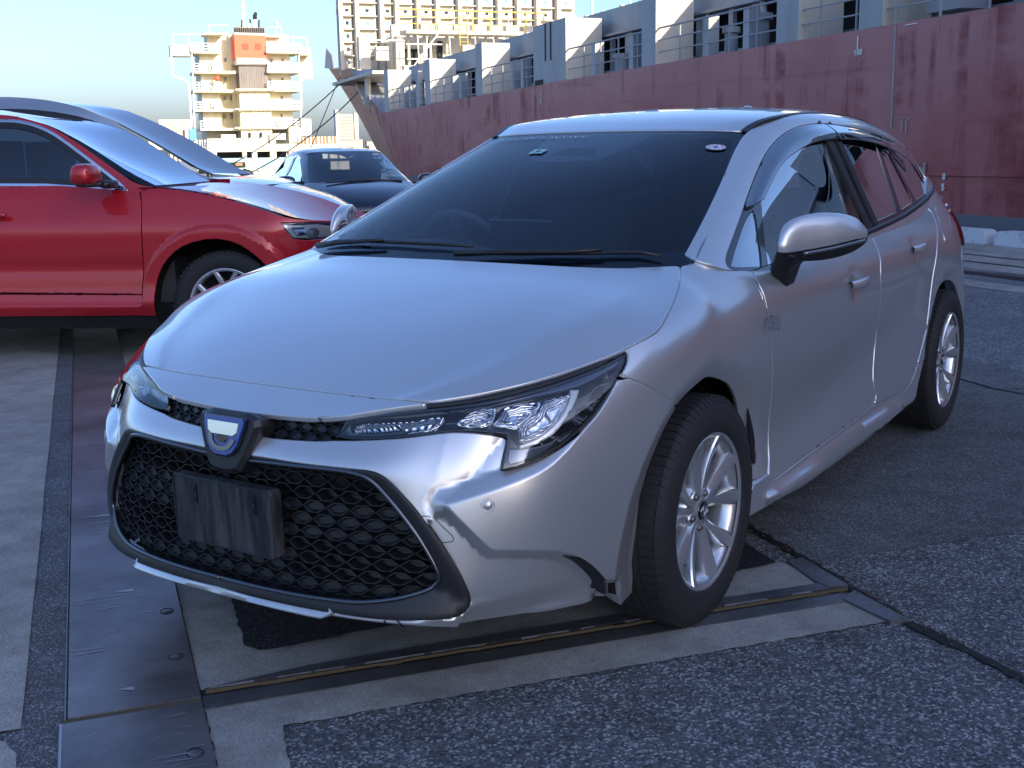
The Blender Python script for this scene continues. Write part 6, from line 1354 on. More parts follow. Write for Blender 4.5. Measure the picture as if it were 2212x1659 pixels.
# mooring lines
M['rope']=mat('mooring_rope',(.10,.10,.09),.9)
def sag(A,B,s,n=14):
    A=np.array(A,float);B=np.array(B,float);return [tuple(A+(B-A)*t+np.array([0,0,-4*s*t*(1-t)])) for t in np.linspace(0,1,n)]
for i,(A,B,s,lab) in enumerate((((72,15.6,6.0),(76,7.9,.45),.5,'upper dark mooring rope running from the bow to the far bollard'),((66,14.9,4.8),(66,8.6,.45),.4,'lower dark mooring rope running from the bow to the near bollard'),((88,18.5,7.0),(78,13.2,-.5),.0,'steep mooring rope hanging straight down from the bow'))):
    tag(env_obj(MB().tube(sag(A,B,s),.035,6),'mooring_rope',M['rope'],None,True),lab,'rope','mooring ropes of the red ship')
M['boll']=mat('bollard_black',(.015,.015,.017),.5)
for (a_,p_,lab) in ((76,7.6,'farther black cast mooring bollard with a bent horn on the quay'),(62,8.3,'nearer black cast mooring bollard with a bent horn on the quay')):
    tag(env_obj(MB().tube([(a_,p_,0),(a_,p_,.25),(a_,p_-.02,.42),(a_,p_-.14,.56),(a_,p_-.34,.62),(a_,p_-.52,.56),(a_,p_-.58,.46)],[.22,.17,.16,.16,.17,.17,.13],12),'mooring_bollard',M['boll'],None,True),lab,'bollard','black mooring bollards')
# ------------------------------------------------------------------ white stern tower of a second ship, 150 m away
s2=env_empty('moored_ship',(150,19,0),'cream ship with a tall stepped stern tower and a red funnel band, light blue hull','ship')
TA=150.
def tq(x,y): return 11.39+.01364*(x-375)-.00099*(y-400),14.54-.01347*(y-400)+.0002*(x-375)
def tb(name,x0,y0,x1,y1,m,da=0,th=.5,parent=s2):
    """box on the tower's elevation; da = metres nearer (+) than the reference face"""
    (p0,z0),(p1,z1)=tq(x0,y1),tq(x1,y0);k=(TA-da)/TA;p0,p1=p0*k,p1*k;z0=1.268+(z0-1.268)*k;z1=1.268+(z1-1.268)*k
    sk=(tq(x0,y0)[0]-tq(x0,y1)[0])*k*0
    return env_obj(MB().box((TA-da+th/2,(p0+p1)/2,(z0+z1)/2),(th,abs(p1-p0),abs(z1-z0))),name,M[m],parent)
M['funnel_vent_m']=mat('funnel_vent_red',(.42,.05,.02),.6);M['tower_red']=weath('funnel_red',(.72,.09,.03),.5,(.45,.08,.04),.2);M['tower_dark']=weath('funnel_grey',(.20,.18,.17),.7,(.12,.11,.10),.4);M['blueh']=weath('light_blue_hull',(.23,.42,.50),.5,(.2,.33,.38),.4);M['blued']=mat('dark_blue_hull',(.07,.10,.18),.5);M['tarp']=mat('blue_tarp',(.08,.28,.60),.6)
# core walls: left wing wall recessed, centre trunk, right house
tb('tower_wall_lit',670,460,780,1120,'scream',2.2,6);tb('tower_wall',780,290,960,1120,'scream',0,5);tb('tower_core_side',930,300,1000,1120,'scream',.6,4)
tb('tower_wall',1195,300,1400,1120,'scream',2.0,6);tb('tower_wall',700,290,790,470,'scream',.3,4)
tb('trunk_upper',975,555,1215,775,'tower_dark',3.2,4);tb('trunk_mid',985,775,1240,960,'scream',3.8,5);tb('trunk_low',1005,955,1255,1280,'scream',4.0,5)

tb('funnel_band',935,302,1195,510,'tower_red',3.4,4.5);tb('funnel_white_band',950,508,1203,555,'swhite',3.45,4.5);tb('funnel_top_trim',925,290,1200,304,'swhite',3.5,4.6);tb('funnel_flare',930,553,1225,566,'tower_dark',3.6,4.6)
for x in (995,1105): tb('funnel_vent',x,380,x+50,432,'funnel_vent_m',3.44,.2)
for k in range(11): tb('trunk_rib',978+22*k,575,984+22*k,770,'tower_dark',3.3,.2)
for y in (785,958,1122):
    for k in range(12): tb('bracket',975+25*k,y,985+25*k,y+12,'scream',4.6,.8)
    tb('trunk_ledge',940,y-8,1290,y,'scream',4.7,1.0)
# side decks: left and right levels
for y,xl0,xl1,xr0,xr1 in ((445,555,800,1205,1505),(618,575,940,1215,1510),(782,575,940,1215,1525),(950,590,950,1260,1535),(1118,640,1000,1255,1530)):
    tb('deck_level',xl0,y,xl1,y+16,'scream',4.0,5);tb('deck_level',xr0,y,xr1,y+16,'scream',4.0,5)
    for x0,x1 in ((xl0,min(xl1,820)),(max(xr0,1225),xr1)):
        for dy in (68,45,22): tb('tower_rail',x0,y-dy,x1,y-dy+3,'swhite',4.05,.05)
        n=max(3,int((x1-x0)/45))
        for k in range(n+1): x=x0+(x1-x0)*k/n;tb('tower_rail_post',x-2,y-70,x+2,y,'swhite',4.05,.05)
for y in (520,690,855,1015):
    for x in (838,895): tb('tower_window',x,y-15,x+20,y+15,'swin',.1,.3)
    tb('tower_window',1345,y-12,1362,y+12,'swin',2.1,.3);tb('tower_door',900,y-28,928,y+20,'swin',.08,.2) if y>600 else None
tb('tower_window',1240,512,1262,550,'swin',2.1,.3);tb('tower_door',1240,690,1252,750,'swin',2.1,.3)
# bridge wings
tb('bridge_wing',380,392,545,485,'scream',3.5,2);tb('bridge_wing',1505,415,1600,480,'scream',3.5,2);tb('wing_front',1500,480,1610,690,'scream',1.5,.4);tb('wing_opening',1515,515,1568,575,'sky_gap',1.9,.6) if False else None
for (x0,y0,x1,y1,w) in ((385,485,400,650,12),(400,650,545,715,12),(535,715,565,1100,14),(1600,480,1610,670,10),(1610,670,1500,715,10),(1520,700,1530,1130,12),(560,470,590,1110,10),(1495,480,1530,970,9),(395,300,395,395,10),(530,305,535,395,8),(390,302,680,300,8),(1310,322,1570,330,8),(1567,330,1570,415,7),(1440,325,1443,400,6),(700,215,705,290,6),(700,218,875,222,5),(1330,235,1332,320,6),(1220,235,1330,235,5)):
    (p0,z0),(p1,z1)=tq(x0,y0),tq(x1,y1);env_obj(MB().bar((TA-3.8,p0*.975,1.268+(z0-1.268)*.975),(TA-3.8,p1*.975,1.268+(z1-1.268)*.975),w*.0136),'tower_frame',M['swhite'],s2)
tb('bridge_roof',665,285,830,300,'scream',3,4);tb('bridge_roof',1195,300,1330,322,'scream',3,4);tb('monkey_rail',920,240,1185,296,'tower_dark',3.2,.1)
for k in range(14): tb('monkey_post',925+19*k,245,932+19*k,296,'sdark',3.3,.1)
# funnel pipes, mast, radome
def tube2(name,pts,w,m,da=3.0):
    P=[]
    for x,y in pts: p,z=tq(x,y);k=(TA-da)/TA;P.append((TA-da,p*k,1.268+(z-1.268)*k))
    return env_obj(MB().tube(P,w*.0136 if not hasattr(w,'__len__') else [q*.0136 for q in w],8),name,M[m],s2,True)
tube2('mast',[(1000,290),(1003,230),(998,60),(992,-60)],[14,13,11,9],'swhite');tube2('mast_arm',[(965,60),(1030,60)],3,'swhite');tube2('mast_arm',[(975,130),(1028,128)],3,'swhite')
tube2('funnel_pipe',[(1100,290),(1100,165)],15,'swhite');tube2('funnel_pipe_top',[(1100,170),(1098,140),(1108,110)],[17,18,12],'sdark');tube2('funnel_pipe',[(1135,250),(1135,175)],7,'sdark');tube2('funnel_pipe',[(1062,210),(1056,170)],7,'sdark');tube2('vent_cowl',[(1052,290),(1048,240),(1040,215),(1060,210)],[12,13,14,10],'swhite');tube2('vent_cowl',[(985,250),(985,175)],6,'sdark')
tube2('radome_post',[(1290,300),(1290,215)],4,'swhite');pr,zr=tq(1290,202);env_obj(MB().lathe([(0,.28),(.15,.24),(.25,.1),(.26,-.06),(.18,-.22),(0,-.28)],(TA-3,pr*.98,1.268+(zr-1.268)*.98),'z',14),'radome',M['swhite'],s2,True)
for x,y in ((715,585),(727,750),(737,918),(1318,1085)):
    (p,z)=tq(x,y);env_obj(MB().tube([(TA-4.2,(p+.2*math.cos(t))*.972,1.268+(z-1.268+.36*math.sin(t))*.972) for t in [2*math.pi*k/18 for k in range(18)]],.04,5,closed=True),'lifebuoy',M['sdark'],s2,True)
p,z=tq(778,682);env_obj(MB().lathe([(0,-.12),(.28,-.1),(.34,0),(.28,.1),(0,.12)],(TA-3.5,p*.977,1.268+(z-1.268)*.977),'x',18),'red_buoy_box',M['tower_red'],s2,True)
# poop deck, hull
tb('poop_wall',700,1120,1460,1280,'scream',0,6);tb('poop_bulwark',700,1278,1900,1325,'scream',6,1.2);tb('mooring_recess',700,1325,1400,1395,'sdark',3,2)
for x0,x1 in ((740,782),(1015,1045),(1100,1138),(1262,1310),(690,702)): tb('poop_pillar',x0,1322,x1,1398,'scream',6,1.0)
tb('stern_hull',710,1392,1420,1760,'blueh',6,4);tb('stern_hull_corner',480,1400,712,1700,'blued',4,4);tb('side_gallery',370,1275,702,1400,'sgrey',3,2)
for k in range(9): tb('gallery_post',385+36*k,1315,398+36*k,1400,'scream',3.4,.3)
tb('hull_opening',820,1424,1035,1468,'sdark',6.1,.3);tb('roller_fairlead',840,1432,905,1462,'ruststreak',6.3,.3);tb('roller_fairlead',950,1430,1010,1455,'ruststreak',6.3,.3)
for i,ch in enumerate('L'): pass
def tletter(ch,x,y,h,m='swhite'):
    mb=MB()
    for pa in LET[ch]:
        for (x1,y1),(x2,y2) in zip(pa[:-1],pa[1:]):
            P=[]
            for a,b in ((x1,y1),(x2,y2)): p,z=tq(x+a*h*.8,y-b*h);k=(TA-6.2)/TA;P.append((TA-6.2,p*k,1.268+(z-1.268)*k))
            mb.bar(P[0],P[1],.09,.05)
    env_obj(mb,'stern_lettering',M[m],s2)
tletter('L',1160,1508,38);tletter('I',1238,1508,34);tletter('T',1255,1508,34)
for i,ch in enumerate('DMIGO'): tletter(ch,1183+25*i,1552,26)
tb('hull_stripe',620,1488,1330,1494,'scream',6.15,.1)
# deck clutter on the poop: winches, tarp, boxes
for x0,y0,x1,y1,m in ((825,1175,945,1250,'swhite'),(1290,1175,1390,1230,'swhite'),(875,1210,945,1270,'ruststreak'),(1070,1160,1080,1205,'sdark'),(1170,1160,1180,1205,'sdark'),(1255,1180,1300,1270,'sbeige'),(1430,1130,1530,1275,'scream'),(300,1035,490,1280,'scream'),(490,1035,560,1230,'scream'),(205,1165,310,1290,'scream'),(540,1190,600,1280,'swhite'),(1540,1050,1620,1200,'scream')): tb('deck_gear',x0,y0,x1,y1,m,4.5,1.0)
for k in range(6): tb('container_rib',318+30*k,1045,326+30*k,1165,'sbeige',4.7,.2)
for k in range(22): tb('poop_stake',1500+17*k,1212,1507+17*k+(k%3)*3,1278,'sbeige' if k%2 else 'ruststreak',6.1,.1)
for k in range(15): tb('poop_rail_post',700+22*k,1210,703+22*k,1278,'swhite',6.1,.05)
for dy in (1212,1235,1256): tb('poop_rail',700,dy,1010,dy+3,'swhite',6.1,.05)
tb('blue_tarpaulin',540,1118,600,1215,'tarp',5.2,.5);tb('boat_davit',510,1115,545,1210,'sgrey',5.2,.5)
for k in range(10): tb('gallery_rail_post',480+22*k,1215,484+22*k,1280,'swhite',5,.05)
# city beyond the harbour
M['citya']=weath('city_tan',(.50,.40,.32),.8);M['cityb']=weath('city_pale',(.58,.57,.56),.8);M['cityw']=mat('city_window',(.16,.17,.2),.4)
blk=env_empty('tower_block',(1200,257,0),'tall tan apartment tower standing far across the harbour','building')
env_obj(MB().box((1205,257,22),(10,15,44)),'wall',M['citya'],blk);env_obj(MB().box((1204,248,24),(10,3.2,48)),'stair_tower',M['cityb'],blk);env_obj(MB().box((1204,267.5,22),(8,4,46)),'lift_tower',M['cityb'],blk)
for i in range(13): env_obj(MB().box((1199.8,257,4+3.05*i),(.4,13.5,1.1)),'balcony_band',M['cityw'],blk)
rc=random.Random(3);cities=[]
for i in range(26):
    p=150+rc.random()*330;h=8+rc.random()*12;w=10+rc.random()*26;a=1150+rc.random()*300
    b=env_empty('city_building',(a,p,0),'small pale building on the low skyline across the harbour','building','low buildings on the far shore')
    env_obj(MB().box((a,p,h/2),(12,w,h)),'wall',M['cityb' if i%3 else 'citya'],b);env_obj(MB().box((a,p,h+.6),(13,w+1,1.2)),'roof',M['cityw'],b)
sheet('far_shore',[(1100,60),(2500,60),(2500,1500),(1100,1500)],.5,M['concrete'])

# ------------------------------------------------------------------ the red SUV and the pale MPV behind it (local frame: s forward, t inward from the near flank, z up)
def flank_frame(O):
    h=np.array([-.407,.913]);h/=np.linalg.norm(h);nn=np.array([h[1],-h[0]])
    def W(s,t,z):
        s,t,z=np.broadcast_arrays(np.array(s,float),np.array(t,float),np.array(z,float));a=O[0]+h[0]*s+nn[0]*t;p=O[1]+h[1]*s+nn[1]*t
        Mx=np.array(ENV);return np.stack([Mx[i,0]*a+Mx[i,1]*p+Mx[i,2]*z+Mx[i,3] for i in range(3)],-1)
    return W
def flank_surf(W,ss,zz,tf):
    P=[[tuple(W(s,tf(s,z),z)) for z in zz] for s in ss];net=Net(P,1.0);S_=Surf(net)
    o=W(0,0,1)-W(0,1,1);n=S_.nr(S_.st([((net.nu-1)/2,(net.nv-1)/2)]))[0]
    if n@o<0: S_.sign=-1
    # inverse lookup
    hdir=W(1,0,0)-W(0,0,0);kd=W(0,0,1)-W(0,0,0);o0=W(0,0,0)
    U=np.linspace(-1,net.nu-1e-6,400);sv=(net(U,U*0+(net.nv-1)/2)-o0)@hdir
    V=np.linspace(-1,net.nv-1e-6,400);zv=(net(V*0+(net.nu-1)/2,V)-o0)@kd
    def uv(pts):
        out=[]
        for s,z in pts: out.append((float(np.interp(s,sv,U)),float(np.interp(-z,-zv,V))))
        return out
    return S_,uv
def mir_flank(obs,W,width): pass
suv=empty('red_suv',tuple(E3((7.62,.77,0))),0,'glossy red SUV with chrome window line, parked across on the left','car');suv.matrix_world=Matrix.Translation(E3((7.62,.77,0)))
def reparent(os,par):
    for o in os: o.parent=par;o.matrix_parent_inverse=par.matrix_world.inverted()
W1=flank_frame((7.62,.77))
zz=[1.12,1.06,1.0,.93,.86,.78,.68,.58,.48,.41,.36,.29,.22]
def t_suv(s,z):
    t=np.interp(z,[.2,.29,.36,.42,.50,.60,.72,.80,.86,.93,1.0,1.06,1.12],[.06,.035,.0,.0,.014,.012,.004,.0,.004,.025,.055,.085,.125])
    if s>.25: t+=.42*((s-.25)/.55)**2.4
    if s>.0: t+=.06*max(0,(z-.85))*max(0,s)*6
    return t
SR,ruv=flank_surf(W1,[-2.6,-2.1,-1.6,-1.2,-.8,-.5,-.25,0,.2,.35,.48,.58,.66,.72,.76],zz,t_suv)
RP=lambda name,poly,m,par=suv,**k:(lambda o:(reparent(o,par),o)[1])(panel(name,SR,ruv(poly),m,None,**k))
archr=[(-.42,.302),(-.408,.46),(-.368,.587),(-.291,.684),(-.187,.751),(-.015,.788),(.131,.762),(.246,.688),(.326,.60),(.375,.46),(.39,.30)]
hubz=.351
def arch_lip(q):
    # raised painted band round the wheel opening
    P=SR.raw(q)-W1(.0,0,hubz);hd=W1(1,0,0)-W1(0,0,0);kd=W1(0,0,1)-W1(0,0,0);r=np.hypot(P@hd,P@kd)
    return np.where(r<.515,.016*smooth01((.515-r)/.012),0)-.010*np.exp(-((P@kd+hubz-.60)/.045)**2)*(P@hd<-.5)
def lipline(r): return SR.st(ruv([(r*math.cos(R(a)),hubz+r*math.sin(R(a))) for a in range(-4,186,4)]))
topline=[(-.409,1.100),(-.30,1.090),(-.09,1.06),(.124,1.005),(.30,.945),(.45,.88),(.60,.85),(.70,.843),(.72,.80)]
lampp=[(.413,.874),(.56,.872),(.70,.862),(.735,.80),(.725,.77),(.691,.756),(.496,.758),(.459,.802)]
RP('front_fender',[(-.49,1.075)]+topline[:3]+[(.124,1.01),(.30,.955),(.45,.90),(.60,.880),(.73,.868),(.76,.82),(.76,.46),(.70,.28),(.40,.26)]+archr[::-1]+[(-.45,.302),(-.494,.302),(-.479,.558),(-.466,.753),(-.465,.889),(-.476,1.014)],M['red'],res=.022,disp=arch_lip,lines=(lipline(.515),lipline(.503)),holes=(ruv(lampp),),gap=.002)
RP('front_door',[(-1.62,1.105),(-1.09,1.125),(-.797,1.101),(-.500,1.076),(-.482,1.014),(-.471,.889),(-.472,.753),(-.485,.558),(-.495,.437),(-1.62,.455)],M['red'],res=.04,disp=lambda q:-.010*np.exp(-(((SR.raw(q)-W1(0,0,.60))@(W1(0,0,1)-W1(0,0,0)))/.05)**2),gap=.002)
RP('rear_door',[(-2.6,1.10),(-1.628,1.105),(-1.628,.455),(-2.6,.455)],M['red'],res=.06,gap=.002)
RP('door_sill',[(-2.6,.450),(-.495,.430),(-.495,.302),(-2.6,.302)],M['red'],res=.03,gap=.001,disp=lambda q:.012*smooth01(((W1(0,0,.385)-SR.raw(q))@(W1(0,0,1)-W1(0,0,0)))/.02))
RP('sill_underside',[(-2.6,.298),(-.42,.298),(-.42,.21),(-2.6,.21)],M['dark'],res=.08,gap=0,flange=0)
M['lensgrey2']=mat('lamp_pale_interior',(.62,.66,.70),.2,.5)
for nm,poly,m,off,rs in (('lamp_housing',lampp,'gloss',-.03,.04),('lamp_reflector',[(.435,.862),(.68,.855),(.715,.80),(.69,.768),(.50,.768),(.465,.80)],'lensgrey2',-.022,.03),('lamp_bowl',[(.47,.85),(.55,.85),(.57,.79),(.51,.785)],'chrome',-.016,.03),('lamp_lens',lampp,'lens',-.002,.04)):
    RP(nm,poly,M[m],res=rs,off=off,gap=.002,flange=.006)
RP('projector',[(.60+.035*math.cos(t),.80+.035*math.sin(t)) for t in [2*math.pi*k/16 for k in range(16)]],M['lensgrey'],res=.02,off=-.018,flange=.02)
# greenhouse flank
def t_gr(s,z): return np.interp(z,[1.04,1.10,1.2,1.35,1.5,1.56,1.62],[.10,.13,.165,.225,.30,.345,.42])
SR2,guv=flank_surf(W1,[-3,-2.4,-1.9,-1.5,-1.1,-.8,-.5,-.3,-.1],[1.64,1.58,1.50,1.40,1.30,1.20,1.12,1.05],t_gr)
GP=lambda name,poly,m,**k:(lambda o:(reparent(o,suv),o)[1])(panel(name,SR2,guv(poly),m,None,**k))
out=[(-3,1.60),(-1.9,1.595),(-1.48,1.575),(-1.40,1.565),(-1.31,1.545),(-1.14,1.495),(-.945,1.387),(-.748,1.26),(-.591,1.152),(-.498,1.11),(-.42,1.103),(-.49,1.076),(-.57,1.07),(-3,1.10)]
chro=[(-3,1.55),(-1.9,1.553),(-1.42,1.545),(-1.317,1.531),(-1.217,1.503),(-1.119,1.462),(-1.022,1.403),(-.893,1.316),(-.765,1.227),(-.637,1.134),(-.585,1.082),(-.595,1.075),(-.90,1.098),(-1.2,1.122),(-3,1.135)]
def insetp(poly,d):
    st=np.array(poly);n=len(st);o=[];A=sum(st[i-1][0]*st[i][1]-st[i][0]*st[i-1][1] for i in range(n));s=1 if A>0 else -1
    for i in range(n):
        t=st[(i+1)%n]-st[i-1];t/=np.hypot(*t)+1e-9;o.append(tuple(st[i]+np.array([-t[1],t[0]])*s*d))
    return o
GP('pillar_and_roof_rail',out,M['red'],res=.04,holes=(guv(chro),),gap=.0)
GP('window_chrome',chro,M['chrome'],res=.03,holes=(guv(insetp(chro,.016)),),off=.003,gap=0)
gl=insetp(chro,.05)
GP('window_surround',insetp(chro,.016),M['trim'],res=.03,holes=(guv([p for p in gl if p[0]<-.86]+[(-.865,1.276),(-.84,1.13)] if False else gl),),off=-.004,gap=0)
M['sg2']=glassmat('suv_side_glass',(.32,.40,.40),1.2)
GP('side_window',gl,M['sg2'],res=.06,off=-.010,gap=-.002,flange=0)
GP('mirror_corner_panel',[(-.88,1.30),(-.60,1.115),(-.63,1.085),(-.86,1.10)],M['trim'],res=.04,off=-.002,flange=.004)
for s0,s1 in ((-1.78,-1.70),(-1.66,-1.60)): GP('door_pillar_trim',[(s0,1.55),(s1,1.55),(s1+.03,1.11),(s0+.02,1.11)],M['gloss'],res=.06,off=-.002,flange=.004)
# top: hood, windshield, roof, lofted across
edge=[(-3,1.585),(-1.9,1.585),(-1.6,1.578),(-1.40,1.563),(-1.31,1.545),(-1.143,1.495),(-.945,1.387),(-.748,1.259),(-.591,1.151),(-.50,1.11)]
cent=[(-3,1.63),(-2.1,1.645),(-1.83,1.636),(-1.70,1.615),(-1.60,1.58),(-1.42,1.515),(-1.20,1.41),(-.97,1.275),(-.78,1.175),(-.62,1.10)]
def toprow(e,c,t0=.34,t1=.92,n=9,bow=1.0):
    row=[]
    for k in range(n):
        f=k/(n-1);g=math.sin(f*math.pi/2)**bow;row.append((e[0]+(c[0]-e[0])*g,t0+(t1-t0)*f,e[1]+(c[1]-e[1])*g))
    row+= [(s,2*t1-t,z) for s,t,z in row[-2::-1]];return row
def topgrid(name,rows,m,par,W,smooth=True):
    mb=MB();mb.grid([[tuple(W(*p)) for p in r] for r in rows]);o=mb.build(name,m,None,smooth);reparent([o],par);return o
def rs(P,n): 
    P=np.array(P);d=np.r_[0,np.cumsum(np.hypot(*np.diff(P,axis=0).T))];t=np.linspace(0,d[-1],n);return [(float(np.interp(x,d,P[:,0])),float(np.interp(x,d,P[:,1]))) for x in t]
M['wsr']=glassmat('suv_windshield',(.25,.35,.38),1.5)
topgrid('roof',[toprow(e,c,.40) for e,c in zip(rs(edge[:4],8),rs(cent[:5],8))],M['red'],suv,W1)
topgrid('windshield',[toprow(e,c,.345) for e,c in zip(rs(edge[3:],14),rs(cent[4:],14))],M['wsr'],suv,W1)
topgrid('cabin_dark_screen',[[(s,t,z-.05) for s,t,z in toprow(e,c,.38)] for e,c in zip(rs(edge[3:],6),rs(cent[4:],6))],M['interior'],suv,W1)
hoodE=[(-.50,1.10),(-.40,1.103),(-.295,1.092),(-.09,1.062),(.124,1.013),(.30,.96),(.45,.905),(.60,.870),(.70,.850),(.745,.80)]
hoodC=[(-.74,1.100),(-.56,1.088),(-.36,1.068),(-.15,1.026),(.06,.968),(.22,.91),(.38,.835),(.52,.77),(.66,.69),(.76,.62)]
def tE(s): return .105+ (.42*((s-.25)/.55)**2.4 if s>.25 else 0)+.02*max(0,s)
topgrid('hood',[toprow(e,c,tE(e[0]),.92,9,.8) for e,c in zip(rs(hoodE,22),rs(hoodC,22))],M['red'],suv,W1)
topgrid('front_face',[toprow((.745-.03*k,.80-.09*k),(.76+.03*math.sin(k/5*3),.64-.07*k),tE(.745)) for k in range(7)],M['red'],suv,W1)
# far flank, cabin and floor so it stands as a solid car
mb=MB();mb.grid([[tuple(W1(s,1.84-t_suv(min(s,.24),z),z)) for z in zz] for s in (-2.6,-1.6,-.6,-.42)]);o=mb.build('far_flank',M['red']);reparent([o],suv)
for c,d,nm in (((-1.5,.92,.45),(2.3,1.4,.5),'cabin_floor'),((-1.0,.92,1.0),(.2,1.3,.3),'dashboard'),((-1.62,.5,1.05),(.16,.46,.72),'seat_back'),((-1.62,1.3,1.05),(.16,.46,.72),'seat_back'),((-2.3,.9,1.0),(.16,1.2,.6),'rear_seat')):
    mb=MB().box(c,d);V=[tuple(W1(*v)) for v in mb.V];o=meshobj(nm,V,mb.F,M['interior']);reparent([o],suv)
mb=MB().box((-1.1,.92,.30),(3.2,1.55,.12));o=meshobj('underbody',[tuple(W1(*v)) for v in mb.V],mb.F,M['dark']);reparent([o],suv)
def side_wheel(W,s0,z0,R_,rimr,t0,par,spokes=5,mr='alloy',wid=.22):
    w=empty('wheel');w.matrix_world=par.matrix_world;w.parent=par;w.matrix_parent_inverse=par.matrix_world.inverted()
    def put(mb,nm,m,smooth=True,auto=None):
        V=[tuple(W(s0+x,t0-y,z0+z)) for x,y,z in mb.V];o=meshobj(nm,V,[f[::-1] for f in mb.F],m,None,smooth,auto);reparent([o],w)
    put(MB().lathe([(rimr-.01,-wid),(R_-.02,-wid),(R_,-wid+.03),(R_,-.03),(R_-.012,-.008),(R_-.05,.0),(rimr+.02,-.004),(rimr-.005,-.02)],n=64),'tyre',M['rubber'])
    tb_=MB()
    for k in range(64):
        a=2*math.pi*k/64;tb_.box(Vector((math.cos(a)*(R_-.006),-.020,math.sin(a)*(R_-.006))),(.018,.03,.012),((-math.sin(a),0,math.cos(a)),(0,1,0),(math.cos(a),0,math.sin(a))))
    put(tb_,'tyre_tread',M['rubber'],False)
    put(MB().lathe([(rimr-.012,-wid*.8),(rimr-.03,-.10),(rimr-.022,-.03),(rimr-.004,-.016),(rimr,-.006),(rimr-.008,-.004),(rimr-.02,-.014)],n=64),'rim',M[mr])
    put(MB().lathe([(0,-.09),(rimr*.62,-.09),(rimr*.63,-.11)],n=32),'brake_disc',M['steel'])
    put(MB().lathe([(0,-.12),(rimr-.02,-.12)],n=32),'wheel_back',M['dark'])
    for k in range(spokes):
        for sg in (-1,1):
            a0=2*math.pi*k/spokes+R(90);g=[]
            for i in range(7):
                f=i/6;r=.045+(rimr-.06)*f;a=a0+sg*(R(4)+R(14)*f);wd=.020-.004*f;o=-.035+.020*f
                ca,sa=math.cos(a),math.sin(a);g.append([(r*ca-sa*kx*wd,o+oo,r*sa+ca*kx*wd) for kx,oo in ((-1,-.04),(-1,-.004),(-.5,.004),(.5,.004),(1,-.004),(1,-.04))])
            put(MB().grid(g),'spoke',M[mr],True,R(35))
    put(MB().lathe([(0,-.022),(.03,-.022),(.034,-.028),(.055,-.034),(.062,-.07)],n=24),'hub',M[mr])
side_wheel(W1,.038,.351,.351,.243,.035,suv);side_wheel(W1,-2.56,.351,.351,.243,.035,suv)
mb=MB();mb.grid([[tuple(W1(.0+.46*math.cos(R(a)),t,.34+.46*math.sin(R(a)))) for t in (.04,.5)] for a in range(-10,191,10)]);o=mb.build('wheel_housing',M['dark']);reparent([o],suv)
mb=MB();mb.box((0,.5,.5),(.95,.02,.7));o=meshobj('wheel_housing_back',[tuple(W1(*v)) for v in mb.V],mb.F,M['dark']);reparent([o],suv)
# door mirror and handle of the SUV
def blob(W,c,sc,nm,m,par,e=.7,nseg=14,shape=None):
    g=[]
    for i in range(nseg+1):
        a=-math.pi/2+math.pi*i/nseg;row=[]
        for k in range(25):
            b=2*math.pi*k/24;f=lambda v:(abs(v)**e)*(1 if v>=0 else -1)
            x=f(math.cos(a))*f(math.cos(b));y=f(math.sin(a));z=f(math.cos(a))*f(math.sin(b))
            if shape: x,y,z=shape(x,y,z)
            row.append(tuple(W(c[0]+sc[0]*x,c[1]+sc[1]*y,c[2]+sc[2]*z)))
        g.append(row)
    o=MB().grid(g).build(nm,m,None,True);reparent([o],par);return o
blob(W1,(-.74,-.13,1.19),(.075,.11,.066),'mirror_shell',M['red'],suv,.62,shape=lambda x,y,z:(x*(1-.12*z),y,z))
blob(W1,(-.735,-.10,1.128),(.072,.10,.018),'mirror_underside',M['trim'],suv);blob(W1,(-.66,.02,1.125),(.04,.09,.028),'mirror_foot',M['trim'],suv)
blob(W1,(-1.385,-.02,.945),(.06,.02,.016),'door_handle',M['red'],suv)
mb=MB().tube([tuple(W1(s,.36,z)) for s,z in ((-3,1.66),(-2.2,1.66),(-1.9,1.655),(-1.75,1.635),(-1.68,1.60))],.016,8);o=mb.build('roof_rail',M['chrome']);reparent([o],suv)
# writing on the side glass seen as thin chalk strokes
mb=MB()
for pa in ([(0,.02),(.03,.01),(.0,0)],[(.045,.02),(.05,-.01)],[(.06,0),(.075,.02),(.09,.0)]):
    mb.tube([tuple(W1(-1.72+x,.195,1.36+z)) for x,z in pa],.0016,4)
o=mb.build('marker_writing',M['white']);reparent([o],suv)
# ---- pale silver people carrier behind it
O2=(7.62+.9134*2.3,.77+.4072*2.3);W2=flank_frame(O2)
mpv=empty('silver_minivan',tuple(E3((O2[0],O2[1],0))),0,'pale silver minivan with a steep bonnet and black window band behind the red SUV','car');mpv.matrix_world=Matrix.Translation(E3((O2[0],O2[1],0)))
def t_m(s,z):
    t=np.interp(z,[.3,.6,.95,1.1,1.3,1.5,1.7,1.82],[.02,.0,.03,.10,.17,.235,.31,.42])
    if s>-.3: t+=.35*((s+.3)/.6)**2.2
    return t
SM,muv=flank_surf(W2,[-4.2,-3.4,-2.7,-2.2,-1.8,-1.4,-1.0,-.7,-.4,-.15,.05,.2,.3],[1.86,1.78,1.68,1.56,1.42,1.28,1.14,1.0,.85,.65,.45,.3],t_m)
MP=lambda name,poly,m,**k:(lambda o:(reparent(o,mpv),o)[1])(panel(name,SM,muv(poly),m,None,**k))
win=[(-4.2,1.735),(-2.565,1.721),(-2.23,1.694),(-1.968,1.647),(-1.795,1.594),(-1.583,1.498),(-1.373,1.356),(-1.205,1.243),(-1.053,1.156),(-1.02,1.128),(-1.038,1.105),(-1.199,1.088),(-4.2,1.085)]
